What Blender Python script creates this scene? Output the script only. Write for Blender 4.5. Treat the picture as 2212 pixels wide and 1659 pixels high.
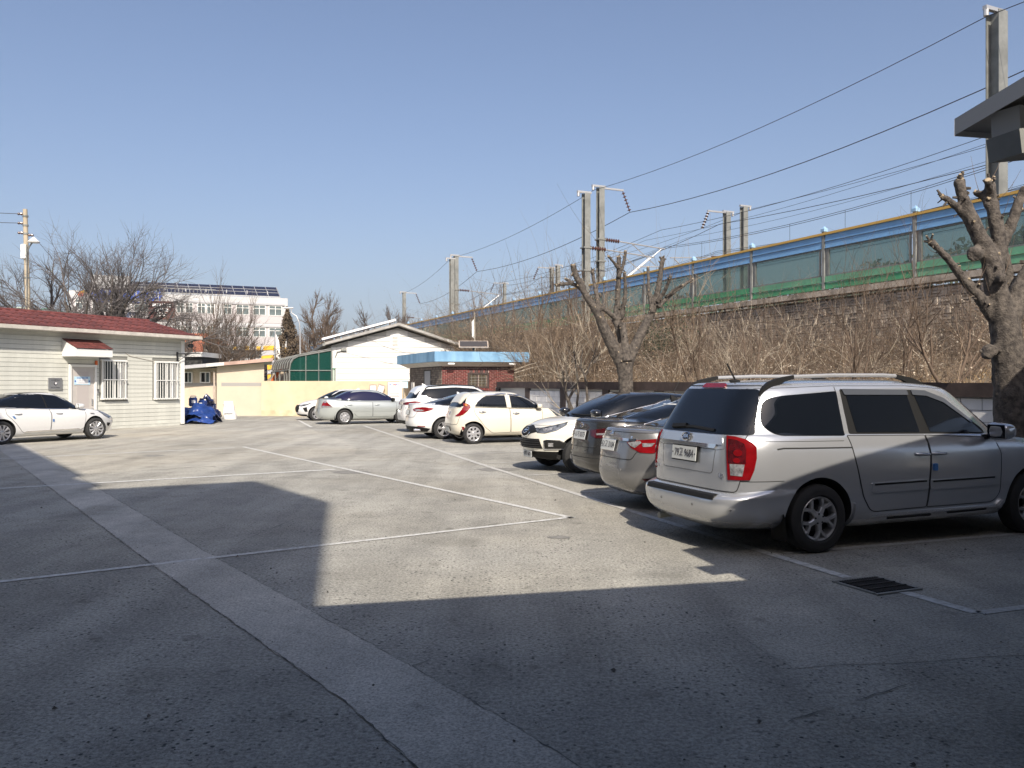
import bpy, bmesh, math, random
import numpy as np
from mathutils import Vector, Matrix, noise
from mathutils.bvhtree import BVHTree
R = math.radians
rnd = random.Random(7)
npr = np.random.default_rng(7)

for o in list(bpy.data.objects): bpy.data.objects.remove(o)
sc = bpy.context.scene
col = sc.collection

# ------------------------------------------------------------------ camera, sky, sun, exposure
EYE = 1.72
cam_d = bpy.data.cameras.new('camera'); cam = bpy.data.objects.new('camera', cam_d); col.objects.link(cam)
cam.location = (0, 0, EYE); cam.rotation_euler = (R(90), 0, 0)
cam_d.sensor_width = 36; cam_d.lens = 36*1789/2212; cam_d.clip_end = 9000; cam_d.clip_start = .05
sc.camera = cam
SUN_EL, SUN_AZ = 39.5, 168.5          # degrees; azimuth clockwise from +Y towards +X
sd = Vector((math.sin(R(SUN_AZ))*math.cos(R(SUN_EL)), math.cos(R(SUN_AZ))*math.cos(R(SUN_EL)), math.sin(R(SUN_EL))))
w = bpy.data.worlds.new('World'); sc.world = w; w.use_nodes = True
nt = w.node_tree; nt.nodes.clear()
sky = nt.nodes.new('ShaderNodeTexSky'); sky.sky_type = 'NISHITA'; sky.sun_disc = False
sky.sun_elevation = R(SUN_EL); sky.sun_rotation = R(SUN_AZ); sky.altitude = 0
sky.air_density = 1.0; sky.dust_density = 3.2; sky.ozone_density = .8
bg = nt.nodes.new('ShaderNodeBackground'); bg.inputs['Strength'].default_value = .113
wo = nt.nodes.new('ShaderNodeOutputWorld')
tint = nt.nodes.new('ShaderNodeMix'); tint.data_type = 'RGBA'; tint.blend_type = 'MULTIPLY'; tint.inputs[0].default_value = 1; tint.inputs[7].default_value = (.905, .935, 1.05, 1)
nt.links.new(sky.outputs[0], tint.inputs[6]); nt.links.new(tint.outputs[2], bg.inputs[0]); nt.links.new(bg.outputs[0], wo.inputs[0])
sl = bpy.data.lights.new('sun', 'SUN'); sl.energy = 5.0; sl.angle = R(.53); sl.color = (1, .91, .79)
so = bpy.data.objects.new('sun', sl); col.objects.link(so)
so.rotation_euler = (-sd).to_track_quat('-Z', 'Y').to_euler(); so.location = sd*60
sc.view_settings.view_transform = 'Standard'; sc.view_settings.look = 'None'
sc.view_settings.gamma = 1; sc.view_settings.exposure = .33; sc.view_settings.use_curve_mapping = False
sc.render.engine = 'CYCLES'

# ------------------------------------------------------------------ helpers
FPX, CU, CV = 1789.0, 1106.0, 829.5
def ground(u, v, z=0.0):
    Y = (EYE-z)*FPX/(v-CV); return Vector(((u-CU)/FPX*Y, Y, z))
def at(u, v, Y): return Vector(((u-CU)/FPX*Y, Y, EYE+(CV-v)/FPX*Y))

def tag(o, label=None, cat=None, group=None, kind=None):
    if label: o['label'] = label
    if cat: o['category'] = cat
    if group: o['group'] = group
    if kind: o['kind'] = kind
    return o
def empty(name, loc=(0,0,0), rz=0.0, parent=None):
    o = bpy.data.objects.new(name, None); col.objects.link(o); o.location = loc; o.rotation_euler = (0,0,rz)
    o.empty_display_size = .1
    if parent: o.parent = parent
    return o
def thing(name, label, cat, loc=(0,0,0), rz=0.0, group=None):
    return tag(empty(name, loc, rz), label, cat, group)
def link(name, me, mats, parent=None, loc=None, rz=None):
    o = bpy.data.objects.new(name, me); col.objects.link(o)
    if mats is not None and len(me.materials) == 0:
        for m in (mats if isinstance(mats, (list, tuple)) else [mats]): me.materials.append(m)
    if parent: o.parent = parent
    if loc is not None: o.location = loc
    if rz is not None: o.rotation_euler = (0,0,rz)
    return o

class MB:
    """collects simple shapes; build() links them as one mesh object"""
    def __init__(s): s.v=[]; s.f=[]; s.m=[]; s.mi=0
    def add(s, vs, fs):
        b=len(s.v); s.v+= [tuple(p) for p in vs]
        for f in fs: s.f.append([b+i for i in f]); s.m.append(s.mi)
        return s
    def box(s, c, d, rot=None):
        x,y,z=d[0]/2,d[1]/2,d[2]/2
        vs=[Vector(p) for p in ((-x,-y,-z),(x,-y,-z),(x,y,-z),(-x,y,-z),(-x,-y,z),(x,-y,z),(x,y,z),(-x,y,z))]
        if rot is not None: vs=[rot@p for p in vs]
        c=Vector(c)
        return s.add([p+c for p in vs],[(0,3,2,1),(4,5,6,7),(0,1,5,4),(1,2,6,5),(2,3,7,6),(3,0,4,7)])
    def cbox(s, c, d, b, rot=None):
        """box with chamfered vertical edges and rounded look"""
        x,y,z=d[0]/2,d[1]/2,d[2]/2; b=min(b,x*.9,y*.9,z*.9)
        ring=[(-x+b,-y),(x-b,-y),(x,-y+b),(x,y-b),(x-b,y),(-x+b,y),(-x,y-b),(-x,-y+b)]
        rin=[(p[0]*(1-b/x),p[1]*(1-b/y)) for p in ring]
        vs=[(p[0],p[1],-z) for p in rin]+[(p[0],p[1],-z+b) for p in ring]+[(p[0],p[1],z-b) for p in ring]+[(p[0],p[1],z) for p in rin]
        vs=[Vector(p) for p in vs]
        if rot is not None: vs=[rot@p for p in vs]
        c=Vector(c); fs=[tuple(range(7,-1,-1)),tuple(range(24,32))]
        for k in range(3):
            for i in range(8):
                j=(i+1)%8; fs.append((k*8+i,k*8+j,k*8+8+j,k*8+8+i))
        return s.add([p+c for p in vs],fs)
    def bar(s, a, b, w, h=None, up=(0,0,1)):
        """rectangular bar from a to b"""
        a,b=Vector(a),Vector(b); h=h or w; t=(b-a).normalized(); u=Vector(up)
        if abs(t.dot(u))>.98: u=Vector((1,0,0))
        sx=t.cross(u).normalized(); sz=sx.cross(t).normalized()
        vs=[]
        for p in (a,b):
            for i,j in ((-1,-1),(1,-1),(1,1),(-1,1)): vs.append(p+sx*(w/2*i)+sz*(h/2*j))
        return s.add(vs,[(3,2,1,0),(4,5,6,7),(0,1,5,4),(1,2,6,5),(2,3,7,6),(3,0,4,7)])
    def tube(s, pts, rad, n=8, cap=True):
        pts=[Vector(p) for p in pts]; K=len(pts)
        if not isinstance(rad,(list,tuple)): rad=[rad]*K
        vs=[]; prev=None
        for i,p in enumerate(pts):
            t=(pts[min(i+1,K-1)]-pts[max(i-1,0)]).normalized()
            if prev is None:
                u=Vector((0,0,1)) if abs(t.z)<.9 else Vector((1,0,0)); a=t.cross(u).normalized()
            else: a=(prev-t*prev.dot(t)).normalized()
            prev=a; b=t.cross(a)
            for k in range(n):
                q=2*math.pi*k/n; vs.append(p+(a*math.cos(q)+b*math.sin(q))*rad[i])
        fs=[]
        for i in range(K-1):
            for k in range(n):
                j=(k+1)%n; fs.append((i*n+k,i*n+j,(i+1)*n+j,(i+1)*n+k))
        if cap: fs.append(tuple(range(n-1,-1,-1))); fs.append(tuple(range((K-1)*n,K*n)))
        return s.add(vs,fs)
    def lathe(s, prof, n=32, axis='y', c=(0,0,0), closed=False, cap=True):
        vs=[]; K=len(prof); c=Vector(c)
        for (h,r) in prof:
            for k in range(n):
                q=2*math.pi*k/n; a,b=r*math.cos(q),r*math.sin(q)
                vs.append(c+Vector((a,h,b) if axis=='y' else ((h,a,b) if axis=='x' else (a,b,h))))
        fs=[]
        for i in range(K-1 if not closed else K):
            i2=(i+1)%K
            for k in range(n):
                j=(k+1)%n; fs.append((i*n+k,i*n+j,i2*n+j,i2*n+k))
        if not closed and cap:
            if prof[0][1]>1e-6: fs.append(tuple(range(n)))
            if prof[-1][1]>1e-6: fs.append(tuple(range((K-1)*n,K*n)))
        return s.add(vs,fs)
    def prism(s, poly, z0, z1, M=None):
        """polygon (x,y) extruded along z, optional matrix"""
        n=len(poly); vs=[Vector((p[0],p[1],z0)) for p in poly]+[Vector((p[0],p[1],z1)) for p in poly]
        if M is not None: vs=[M@p for p in vs]
        fs=[tuple(range(n-1,-1,-1)),tuple(range(n,2*n))]+[(i,(i+1)%n,n+(i+1)%n,n+i) for i in range(n)]
        return s.add(vs,fs)
    def mesh(s, name, smooth=None):
        me=bpy.data.meshes.new(name); me.from_pydata(s.v,[],s.f)
        me.polygons.foreach_set('material_index', s.m)
        me.update()
        bm=bmesh.new(); bm.from_mesh(me); bmesh.ops.recalc_face_normals(bm,faces=bm.faces); bm.to_mesh(me); bm.free()
        if smooth: me.shade_smooth(); me.set_sharp_from_angle(angle=R(smooth))
        return me
    def build(s, name, mats, parent=None, smooth=None, loc=None, rz=None):
        return link(name, s.mesh(name,smooth), mats, parent, loc, rz)
XZ = Matrix(((1,0,0,0),(0,0,1,0),(0,1,0,0),(0,0,0,1)))   # prism polygon (x,z) extruded along y

_pc={}
def piece(name, d, loc, m, parent=None, rz=0.0, bev=0.0, rx=0.0):
    """box piece, mesh data shared by equal pieces"""
    k=(name,round(d[0],2),round(d[1],3),round(d[2],3),m.name,bev)
    me=_pc.get(k)
    if me is None:
        b=MB()
        if bev: b.cbox((0,0,0),d,bev)
        else: b.box((0,0,0),(round(d[0],2),d[1],d[2]))
        me=b.mesh(name); me.materials.append(m); _pc[k]=me
    o=bpy.data.objects.new(name,me); col.objects.link(o); o.location=loc; o.rotation_euler=(rx,0,rz)
    if parent: o.parent=parent
    return o

def fast_mesh(name, V, Q):
    V=np.asarray(V,np.float32); Q=np.asarray(Q,np.int32); k=Q.shape[1]
    me=bpy.data.meshes.new(name); me.vertices.add(len(V)); me.vertices.foreach_set('co',V.ravel())
    me.loops.add(Q.size); me.loops.foreach_set('vertex_index',Q.ravel())
    me.polygons.add(len(Q)); me.polygons.foreach_set('loop_start',np.arange(0,Q.size,k,dtype=np.int32))
    me.update(calc_edges=True); return me

# ------------------------------------------------------------------ materials
def mat(name, c, rough=.5, metal=0.0, var=0.0, vs=3.0, bump=0.0, bs=40.0, coat=0.0, spec=.5, c2=None, rv=0.0, lo=.35, hi=.65, coords='Object', stretch=None, extra=None):
    m=bpy.data.materials.new(name); m.use_nodes=True; n=m.node_tree.nodes; l=m.node_tree.links
    b=n['Principled BSDF']; b.inputs['Roughness'].default_value=rough; b.inputs['Metallic'].default_value=metal
    b.inputs['Coat Weight'].default_value=coat; b.inputs['Coat Roughness'].default_value=.05
    b.inputs['Specular IOR Level'].default_value=spec
    c=tuple(c)+(1,)
    tc=n.new('ShaderNodeTexCoord'); src=tc.outputs[coords]
    if stretch:
        mp=n.new('ShaderNodeMapping'); mp.inputs['Scale'].default_value=stretch; l.new(src,mp.inputs['Vector']); src=mp.outputs[0]
    out=None
    if var or c2:
        t=n.new('ShaderNodeTexNoise'); t.inputs['Scale'].default_value=vs; t.inputs['Detail'].default_value=6; t.inputs['Roughness'].default_value=.6
        l.new(src,t.inputs['Vector'])
        r=n.new('ShaderNodeValToRGB'); l.new(t.outputs[0],r.inputs[0])
        r.color_ramp.elements[0].position=lo; r.color_ramp.elements[1].position=hi
        r.color_ramp.elements[0].color=tuple(x*(1-var) for x in c[:3])+(1,)
        r.color_ramp.elements[1].color=(tuple(c2)+(1,)) if c2 else tuple(min(1,x*(1+var)) for x in c[:3])+(1,)
        out=r.outputs[0]
    if rv:
        oi=n.new('ShaderNodeObjectInfo'); mr=n.new('ShaderNodeMapRange'); mr.inputs[3].default_value=1-rv; mr.inputs[4].default_value=1+rv
        l.new(oi.outputs['Random'],mr.inputs[0]); mx=n.new('ShaderNodeMix'); mx.data_type='RGBA'; mx.blend_type='MULTIPLY'; mx.inputs[0].default_value=1
        if out is None: mx.inputs[6].default_value=c
        else: l.new(out,mx.inputs[6])
        l.new(mr.outputs[0],mx.inputs[7]); out=mx.outputs[2]
    if out is None: b.inputs['Base Color'].default_value=c
    else: l.new(out,b.inputs['Base Color'])
    if bump:
        t=n.new('ShaderNodeTexNoise'); t.inputs['Scale'].default_value=bs; t.inputs['Detail'].default_value=5
        l.new(src,t.inputs['Vector']); bp=n.new('ShaderNodeBump'); bp.inputs['Strength'].default_value=bump; bp.inputs['Distance'].default_value=.02
        l.new(t.outputs[0],bp.inputs['Height']); l.new(bp.outputs[0],b.inputs['Normal'])
    return m

def ground_mat(name, base, dark, light, grain, stain=.35, pebble=.5, bump=.5, warm=None):
    """worn concrete: big stains, mottling, dark and pale stones showing at the surface"""
    m=bpy.data.materials.new(name); m.use_nodes=True; n=m.node_tree.nodes; l=m.node_tree.links
    b=n['Principled BSDF']; b.inputs['Roughness'].default_value=.9; b.inputs['Specular IOR Level'].default_value=.25
    tc=n.new('ShaderNodeTexCoord').outputs['Object']
    def nz(scale,det=5,ro=.6):
        t=n.new('ShaderNodeTexNoise'); t.inputs['Scale'].default_value=scale; t.inputs['Detail'].default_value=det; t.inputs['Roughness'].default_value=ro
        l.new(tc,t.inputs['Vector']); return t.outputs[0]
    def ramp(x,p0,c0,p1,c1):
        r=n.new('ShaderNodeValToRGB'); l.new(x,r.inputs[0]); e=r.color_ramp.elements
        e[0].position,e[1].position=p0,p1; e[0].color=tuple(c0)+(1,); e[1].color=tuple(c1)+(1,); return r.outputs[0]
    def mixc(f,a,c,mode='MIX'):
        x=n.new('ShaderNodeMix'); x.data_type='RGBA'; x.blend_type=mode
        if isinstance(f,float): x.inputs[0].default_value=f
        else: l.new(f,x.inputs[0])
        for s,i in ((a,6),(c,7)):
            if isinstance(s,tuple): x.inputs[i].default_value=s+(1,)
            else: l.new(s,x.inputs[i])
        return x.outputs[2]
    c=ramp(nz(.22,6),.3,tuple(x*(1-stain) for x in base),.7,tuple(x*(1+stain*.55) for x in base))
    c=mixc(1.0,c,ramp(nz(1.7,6,.7),.3,(.82,.82,.82),.7,(1.14,1.13,1.12)),'MULTIPLY')
    if warm: c=mixc(ramp(nz(.13,3),.45,(0,0,0),.7,(1,1,1)),c,mixc(1.0,c,warm,'MULTIPLY'))
    c=mixc(1.0,c,ramp(nz(.75,3,.5),.60,(1,1,1),.70,(.80,.80,.79)),'MULTIPLY')
    c=mixc(1.0,c,ramp(nz(3.1,2,.5),.66,(1,1,1),.74,(.70,.70,.69)),'MULTIPLY')
    mp=n.new('ShaderNodeMapping'); mp.inputs['Scale'].default_value=(1.5,.10,1); mp.inputs['Rotation'].default_value=(0,0,R(-19)); l.new(tc,mp.inputs['Vector']); tt=n.new('ShaderNodeTexNoise'); tt.inputs['Scale'].default_value=1.0; tt.inputs['Detail'].default_value=5; l.new(mp.outputs[0],tt.inputs['Vector'])
    c=mixc(1.0,c,ramp(tt.outputs[0],.40,(.87,.87,.87),.60,(1.07,1.07,1.07)),'MULTIPLY')
    # stones: two sizes, clustered
    for sc_,th,colr,k in ((grain,.30,dark,pebble),(grain*1.9,.25,dark,pebble*.8),(grain*1.4,.2,light,pebble*.8)):
        v=n.new('ShaderNodeTexVoronoi'); v.inputs['Scale'].default_value=sc_; v.inputs['Randomness'].default_value=1; l.new(tc,v.inputs['Vector'])
        cl=ramp(nz(.9 if colr is dark else 1.6,4),.36,(.12,.12,.12),.60,(1,1,1))
        s=ramp(v.outputs['Distance'],th*.6,(1,1,1),th,(0,0,0))
        # keep only some of the cells
        wn=n.new('ShaderNodeSeparateColor'); l.new(v.outputs['Color'],wn.inputs[0])
        g=n.new('ShaderNodeMath'); g.operation='GREATER_THAN'; g.inputs[1].default_value=.5; l.new(wn.outputs[0],g.inputs[0])
        a=n.new('ShaderNodeMath'); a.operation='MULTIPLY'; l.new(s,a.inputs[0]); l.new(g.outputs[0],a.inputs[1])
        a2=n.new('ShaderNodeMath'); a2.operation='MULTIPLY'; l.new(a.outputs[0],a2.inputs[0]); l.new(cl,a2.inputs[1])
        a3=n.new('ShaderNodeMath'); a3.operation='MULTIPLY'; l.new(a2.outputs[0],a3.inputs[0]); a3.inputs[1].default_value=k
        c=mixc(a3.outputs[0],c,colr)
    c=mixc(1.0,c,ramp(nz(grain*1.7,4,.85),.38,(.60,.60,.60),.62,(1.30,1.30,1.30)),'MULTIPLY')
    l.new(c,b.inputs['Base Color'])
    bp=n.new('ShaderNodeBump'); bp.inputs['Strength'].default_value=bump; bp.inputs['Distance'].default_value=.02
    l.new(nz(grain,4,.7),bp.inputs['Height']); l.new(bp.outputs[0],b.inputs['Normal'])
    return m

def worn_paint(name, c, under, scale=9., cut=.42):
    m=mat(name,c,.8); n=m.node_tree.nodes; l=m.node_tree.links; b=n['Principled BSDF']
    t=n.new('ShaderNodeTexNoise'); t.inputs['Scale'].default_value=scale; t.inputs['Detail'].default_value=8; t.inputs['Roughness'].default_value=.75
    l.new(n.new('ShaderNodeTexCoord').outputs['Object'],t.inputs['Vector'])
    r=n.new('ShaderNodeValToRGB'); l.new(t.outputs[0],r.inputs[0]); e=r.color_ramp.elements
    e[0].position,e[1].position=cut-.07,cut+.1; e[0].color=tuple(under)+(1,); e[1].color=tuple(c)+(1,)
    l.new(r.outputs[0],b.inputs['Base Color']); return m

M={}
M['ground']=ground_mat('lot_concrete',(.40,.391,.352),(.055,.06,.056),(.48,.46,.42),22,.26,1.0,1.0,(1.04,1.0,.93))
M['slab']=ground_mat('smooth_slab',(.43,.418,.374),(.12,.115,.10),(.48,.46,.41),26,.22,.7,.6,(1.05,1.0,.92))
M['strip']=ground_mat('strip_concrete',(.50,.483,.435),(.17,.17,.165),(.5,.49,.46),34,.16,.5,.3)
M['line']=worn_paint('road_paint',(.62,.62,.60),(.39,.38,.34),17,.46)
M['line_faint']=worn_paint('faint_road_paint',(.54,.535,.52),(.40,.39,.35),14,.50)
M['asphalt']=mat('asphalt',(.06,.06,.06),.9,var=.2,vs=4)
M['soil']=mat('dry_soil',(.20,.155,.105),.95,var=.35,vs=1.2,bump=.6,bs=12)
M['white']=mat('white_paint',(.78,.78,.76),.45,var=.04,vs=2)
M['siding']=mat('siding_cream',(.58,.585,.53),.5,var=.09,vs=1.6,rv=.05,stretch=(1,1,.3))
M['siding_white']=mat('siding_white',(.74,.74,.71),.5,var=.03,vs=1.,rv=.02)
M['trim']=mat('white_trim',(.78,.78,.75),.45)
M['redroof']=mat('red_tile',(.12,.034,.029),.65,var=.35,vs=5,rv=.28,bump=.2)
M['gutter']=mat('gutter',(.46,.43,.38),.5,var=.15,vs=4)
M['doorgrey']=mat('door_grey',(.50,.47,.44),.45,var=.06)
M['steel']=mat('brushed_steel',(.6,.61,.62),.3,metal=.85,var=.1)
M['chrome']=mat('chrome',(.8,.8,.82),.08,metal=1.)
M['black']=mat('black_plastic',(.02,.02,.022),.45)
M['rubber']=mat('rubber',(.022,.022,.022),.8,bump=.15,bs=90)
M['dark']=mat('dark_void',(.012,.012,.012),.9)
M['winglass']=mat('window_glass',(.035,.045,.05),.04,spec=.6)
M['schoolglass']=mat('school_glass',(.11,.14,.145),.12,var=.25,vs=.4,spec=.5)  # lighter bluish base stands in for sky mirrored in the panes
M['orange']=mat('orange_plastic',(.65,.14,.03),.4)
M['concrete']=mat('concrete',(.36,.35,.33),.9,var=.18,vs=2,bump=.3)
M['concrete_dark']=mat('weathered_concrete',(.32,.275,.225),.92,var=.45,vs=2.2,bump=.5,rv=.22)
M['cream']=mat('cream_render',(.56,.48,.37),.85,var=.06,vs=.8,bump=.1)
M['cream2']=mat('yellow_render',(.60,.485,.33),.85,var=.09,vs=.9,bump=.1)
M['greyband']=mat('grey_band',(.33,.32,.30),.8)
M['rust']=mat('pinkish_flashing',(.45,.31,.25),.6,var=.2,vs=1.5)
M['mint']=mat('mint_sheet',(.55,.64,.55),.5)
M['pipe']=mat('drain_pipe',(.42,.35,.29),.6,var=.2)
M['tarp']=mat('blue_tarp',(.016,.045,.19),.32,var=.3,vs=4,spec=.6)
M['tarp2']=mat('dark_blue_bag',(.014,.022,.075),.2,var=.3,vs=4,spec=.6)
M['sack']=mat('white_sack',(.75,.74,.70),.7,var=.06,vs=10)
M['brick']=mat('red_brick',(.155,.043,.038),.85,var=.3,vs=9,rv=.35,bump=.3,bs=60)
M['brickdark']=mat('dark_brick',(.05,.03,.03),.85,var=.3,vs=9,rv=.3)
M['mortar']=mat('mortar',(.46,.34,.30),.95,var=.15,vs=12)
M['stone']=mat('tan_brick',(.19,.155,.125),.9,var=.35,vs=6,rv=.35,bump=.5,bs=30)
M['mortar2']=mat('dark_mortar',(.07,.06,.055),.95)
M['bluepaint']=mat('faded_blue_paint',(.16,.36,.60),.7,var=.3,vs=1.1,c2=(.33,.56,.74),lo=.3,hi=.75,stretch=(1,1,.35))
M['soffit']=mat('soffit_white',(.62,.60,.56),.8,var=.08)
M['brown']=mat('brown_paint',(.055,.038,.034),.8,var=.3,vs=3,bump=.2)
M['block']=mat('painted_block',(.82,.805,.785),.85,var=.10,vs=1.5,rv=.05,bump=.3,bs=50)
M['mortarw']=mat('painted_mortar',(.50,.49,.47),.9)
M['green']=mat('green_panel',(.06,.27,.13),.5,var=.25,vs=.8)
M['green_pale']=mat('pale_green_panel',(.13,.33,.20),.5,var=.2,vs=.8)
M['bluep']=mat('blue_panel',(.18,.36,.59),.45,var=.14,vs=.7)
M['ylw']=mat('yellow_cap',(.55,.34,.08),.6)
M['galv']=mat('galvanised_steel',(.215,.22,.205),.5,metal=.25,var=.2,vs=2)
M['galvd']=mat('grey_steel',(.22,.225,.21),.55,var=.25,vs=1.5)
M['insul']=mat('brown_insulator',(.09,.04,.03),.25)
M['wire']=mat('wire',(.035,.035,.04),.6)
M['solar']=mat('solar_panel',(.018,.022,.045),.12,spec=.6)
M['alu']=mat('aluminium',(.45,.45,.45),.4,metal=.5)
M['pv']=mat('white_rail',(.8,.8,.8),.4)
M['roofgrey']=mat('grey_roof',(.26,.25,.23),.7,var=.2,vs=3)
M['bark']=mat('bark',(.055,.046,.04),.9,var=.3,vs=12,bump=1.,bs=40,c2=(.135,.115,.096),lo=.36,hi=.66)
M['bark_dark']=mat('dark_bark',(.055,.045,.04),.9,var=.3,vs=6,bump=.5)
M['bark_grey']=mat('grey_twigs',(.13,.115,.11),.9,var=.3,vs=2)
M['bark_tan']=mat('tan_twigs',(.255,.19,.13),.9,var=.35,vs=.8)
M['bark_brown']=mat('brown_twigs',(.125,.09,.065),.9,var=.4,vs=.7)
M['bark_pale']=mat('pale_twigs',(.36,.31,.24),.9,var=.3,vs=1.5)
M['deadleaf']=mat('dry_leaves',(.28,.205,.125),.8,var=.35,vs=1.2)
M['drygrass']=mat('dry_grass',(.30,.205,.10),.9,var=.35,vs=.9)
M['cut']=mat('cut_wood',(.36,.285,.19),.8,var=.2,vs=20)
M['conifer']=mat('brown_conifer',(.115,.085,.055),.9,var=.4,vs=1.)
M['evergreen']=mat('evergreen',(.035,.055,.03),.9,var=.4,vs=.4)
M['bld']=mat('rendered_wall',(.30,.29,.27),.85,var=.06)
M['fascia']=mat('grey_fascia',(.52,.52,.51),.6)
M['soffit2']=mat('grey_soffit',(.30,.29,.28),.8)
M['yellow']=mat('yellow_paint',(.72,.42,.03),.6)
M['greypaint']=mat('grey_paint',(.42,.42,.43),.7)
M['school']=mat('school_white',(.50,.50,.495),.75,var=.04,vs=.3)
M['schoolpink']=mat('school_offwhite',(.47,.44,.44),.75)
M['brickpanel']=mat('maroon_panel',(.115,.04,.035),.8)
M['lettblue']=mat('blue_letter',(.04,.10,.45),.4)
M['red']=mat('red_print',(.55,.03,.04),.5)
M['ink']=mat('dark_print',(.05,.05,.06),.6)
M['greyink']=mat('grey_print',(.45,.46,.50),.6)
M['paper']=mat('white_board',(.78,.78,.79),.5)
M['bluebanner']=mat('banner_blue',(.50,.70,.82),.5)
M['hill']=mat('far_hill',(.09,.085,.06),.95,var=.3,vs=.004)
M['greenroof']=mat('green_vault',(.10,.25,.18),.5)

def gmat(name, tint, mixf=.5, rough=.05):
    """see-through tinted sheet"""
    m=bpy.data.materials.new(name); m.use_nodes=True; n=m.node_tree.nodes; l=m.node_tree.links
    b=n['Principled BSDF']; b.inputs['Base Color'].default_value=tuple(tint)+(1,); b.inputs['Roughness'].default_value=rough
    t=n.new('ShaderNodeBsdfTransparent'); t.inputs[0].default_value=tuple(min(1,x*2.2+.15) for x in tint)+(1,)
    x=n.new('ShaderNodeMixShader'); x.inputs[0].default_value=mixf
    l.new(b.outputs[0],x.inputs[1]); l.new(t.outputs[0],x.inputs[2]); l.new(x.outputs[0],n['Material Output'].inputs[0])
    return m
M['barrierglass']=gmat('barrier_pane',(.21,.255,.235),.68,.08)
M['polygreen']=gmat('green_polycarbonate',(.009,.064,.05),.25,.15)
M['polysmoke']=gmat('smoked_polycarbonate',(.05,.05,.05),.35,.2)

def text(name, s, size, m, parent, loc, rot=(R(90),0,0), sx=1.0, ext=.002, shear=0.0, bold=0.0, align='CENTER'):
    cu=bpy.data.curves.new(name,'FONT'); cu.body=s; cu.size=size; cu.align_x=align; cu.align_y='CENTER'; cu.extrude=ext; cu.shear=shear; cu.offset=bold
    cu.resolution_u=3
    o=bpy.data.objects.new(name,cu); me=bpy.data.meshes.new_from_object(o); bpy.data.objects.remove(o)
    me.materials.clear(); me.materials.append(m)
    q=bpy.data.objects.new(name,me); col.objects.link(q); q.parent=parent; q.location=loc; q.rotation_euler=rot; q.scale=(sx,1,1)
    return q

class Frame:
    """upright wall plane through p, local x along the wall, local -y facing out"""
    def __init__(s,p,ang): s.p=Vector((p[0],p[1],0)); s.a=ang; s.x=Vector((math.cos(ang),math.sin(ang),0)); s.y=Vector((-math.sin(ang),math.cos(ang),0))
    def hit(s,u,v,y=0.0):
        d=Vector(((u-CU)/FPX,1,(CV-v)/FPX)); o=Vector((0,0,EYE))-s.p-s.y*y
        t=-o.dot(s.y)/d.dot(s.y); q=Vector((0,0,EYE))+d*t-s.p
        return q.dot(s.x), q.z
# ------------------------------------------------------------------ ground, strip, markings
def sheet(name, pts, z, m, kind='structure'):
    o=MB().add([(p[0],p[1],z) for p in pts],[tuple(range(len(pts)))]).build(name,m); o['kind']=kind; return o
def gp(*uv): return [ground(u,v) for u,v in uv]
g=MB(); N=40
big=3200
g.add([(-big,-60,0),(big,-60,0),(big,big,0),(-big,big,0)],[(0,1,2,3)])
tag(g.build('ground',M['ground']),kind='structure')
def ribbon(name, a, b, wd, z, m, jit=0.0, step=.35):
    a,b=Vector((a[0],a[1],0)),Vector((b[0],b[1],0)); t=(b-a); L=t.length; t/=L; nrm=Vector((-t.y,t.x,0)); k=max(1,int(L/step)) if jit else 1
    vs=[];fs=[]
    for i in range(k+1):
        p=a+t*(L*i/k); q=rnd.uniform(-jit,jit)
        vs+= [p+nrm*(wd/2+q+rnd.uniform(-jit,jit)*.5),p+nrm*(-wd/2+q+rnd.uniform(-jit,jit)*.5)]
        if i: fs.append((2*i-2,2*i,2*i+1,2*i-1))
    return tag(MB().add([(p.x,p.y,z) for p in vs],fs).build(name,m),kind='structure')
def jag(pts, j=.05, step=.4):
    out=[]
    for i,p in enumerate(pts):
        q=pts[(i+1)%len(pts)]; L=(q-p).length; k=max(1,min(60,int(L/step)))
        for s in range(k): out.append(p.lerp(q,s/k)+Vector((rnd.uniform(-j,j),rnd.uniform(-j,j),0))*(1 if s else .3))
    return out
# smoother, paler slab of the far half of the yard
sheet('yard_slab',jag(gp((-500,1052),(180,1024),(480,1006),(770,983),(765,962),(640,915),(560,906),(250,928),(-500,965)),.06,.5),.002,M['slab'])
sheet('yard_slab',jag([Vector((3.2,7.6,0)),Vector((1.55,6.0,0)),Vector((1.7,5.0,0)),Vector((3.6,5.3,0)),Vector((6.5,6.6,0)),Vector((6.3,8.9,0))],.05,.3),.002,M['slab'])
sheet('apron',jag(gp((397,920),(470,905),(560,901),(640,899),(640,892),(397,900)),.03,.6),.012,M['slab'])
# concrete strip across the yard, narrow crack along each side
SR=gp((20,939.4),(92,983.8),(222,1061.5),(468.7,1207),(890,1441),(1078,1549),(1265,1665)); SL=gp((-44,939.4),(15,984),(104,1051),(333,1223),(604.7,1418),(764.3,1532),(905,1665))
SR.append(SR[-1]+(SR[-1]-SR[-2])*2.2); SL.append(SL[-1]+(SL[-1]-SL[-2])*2.2)
def dens(P,k=40):
    L=[0]
    for a,b_ in zip(P[:-1],P[1:]): L.append(L[-1]+(b_-a).length)
    out=[]
    for i in range(k*6+1):
        d=L[-1]*i/(k*6); j=0
        while j<len(P)-2 and L[j+1]<d: j+=1
        q=P[j].lerp(P[j+1],(d-L[j])/(L[j+1]-L[j])); out.append(q+Vector((rnd.uniform(-.012,.012),rnd.uniform(-.012,.012),0)))
    return out
_a,_b=dens(SR),dens(SL); n_=len(_a)
tag(MB().add([(p.x,p.y,.004) for p in _a+_b],[(i,n_+i,n_+i+1,i+1) for i in range(n_-1)]).build('concrete_strip',M['strip']),kind='structure')
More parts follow.
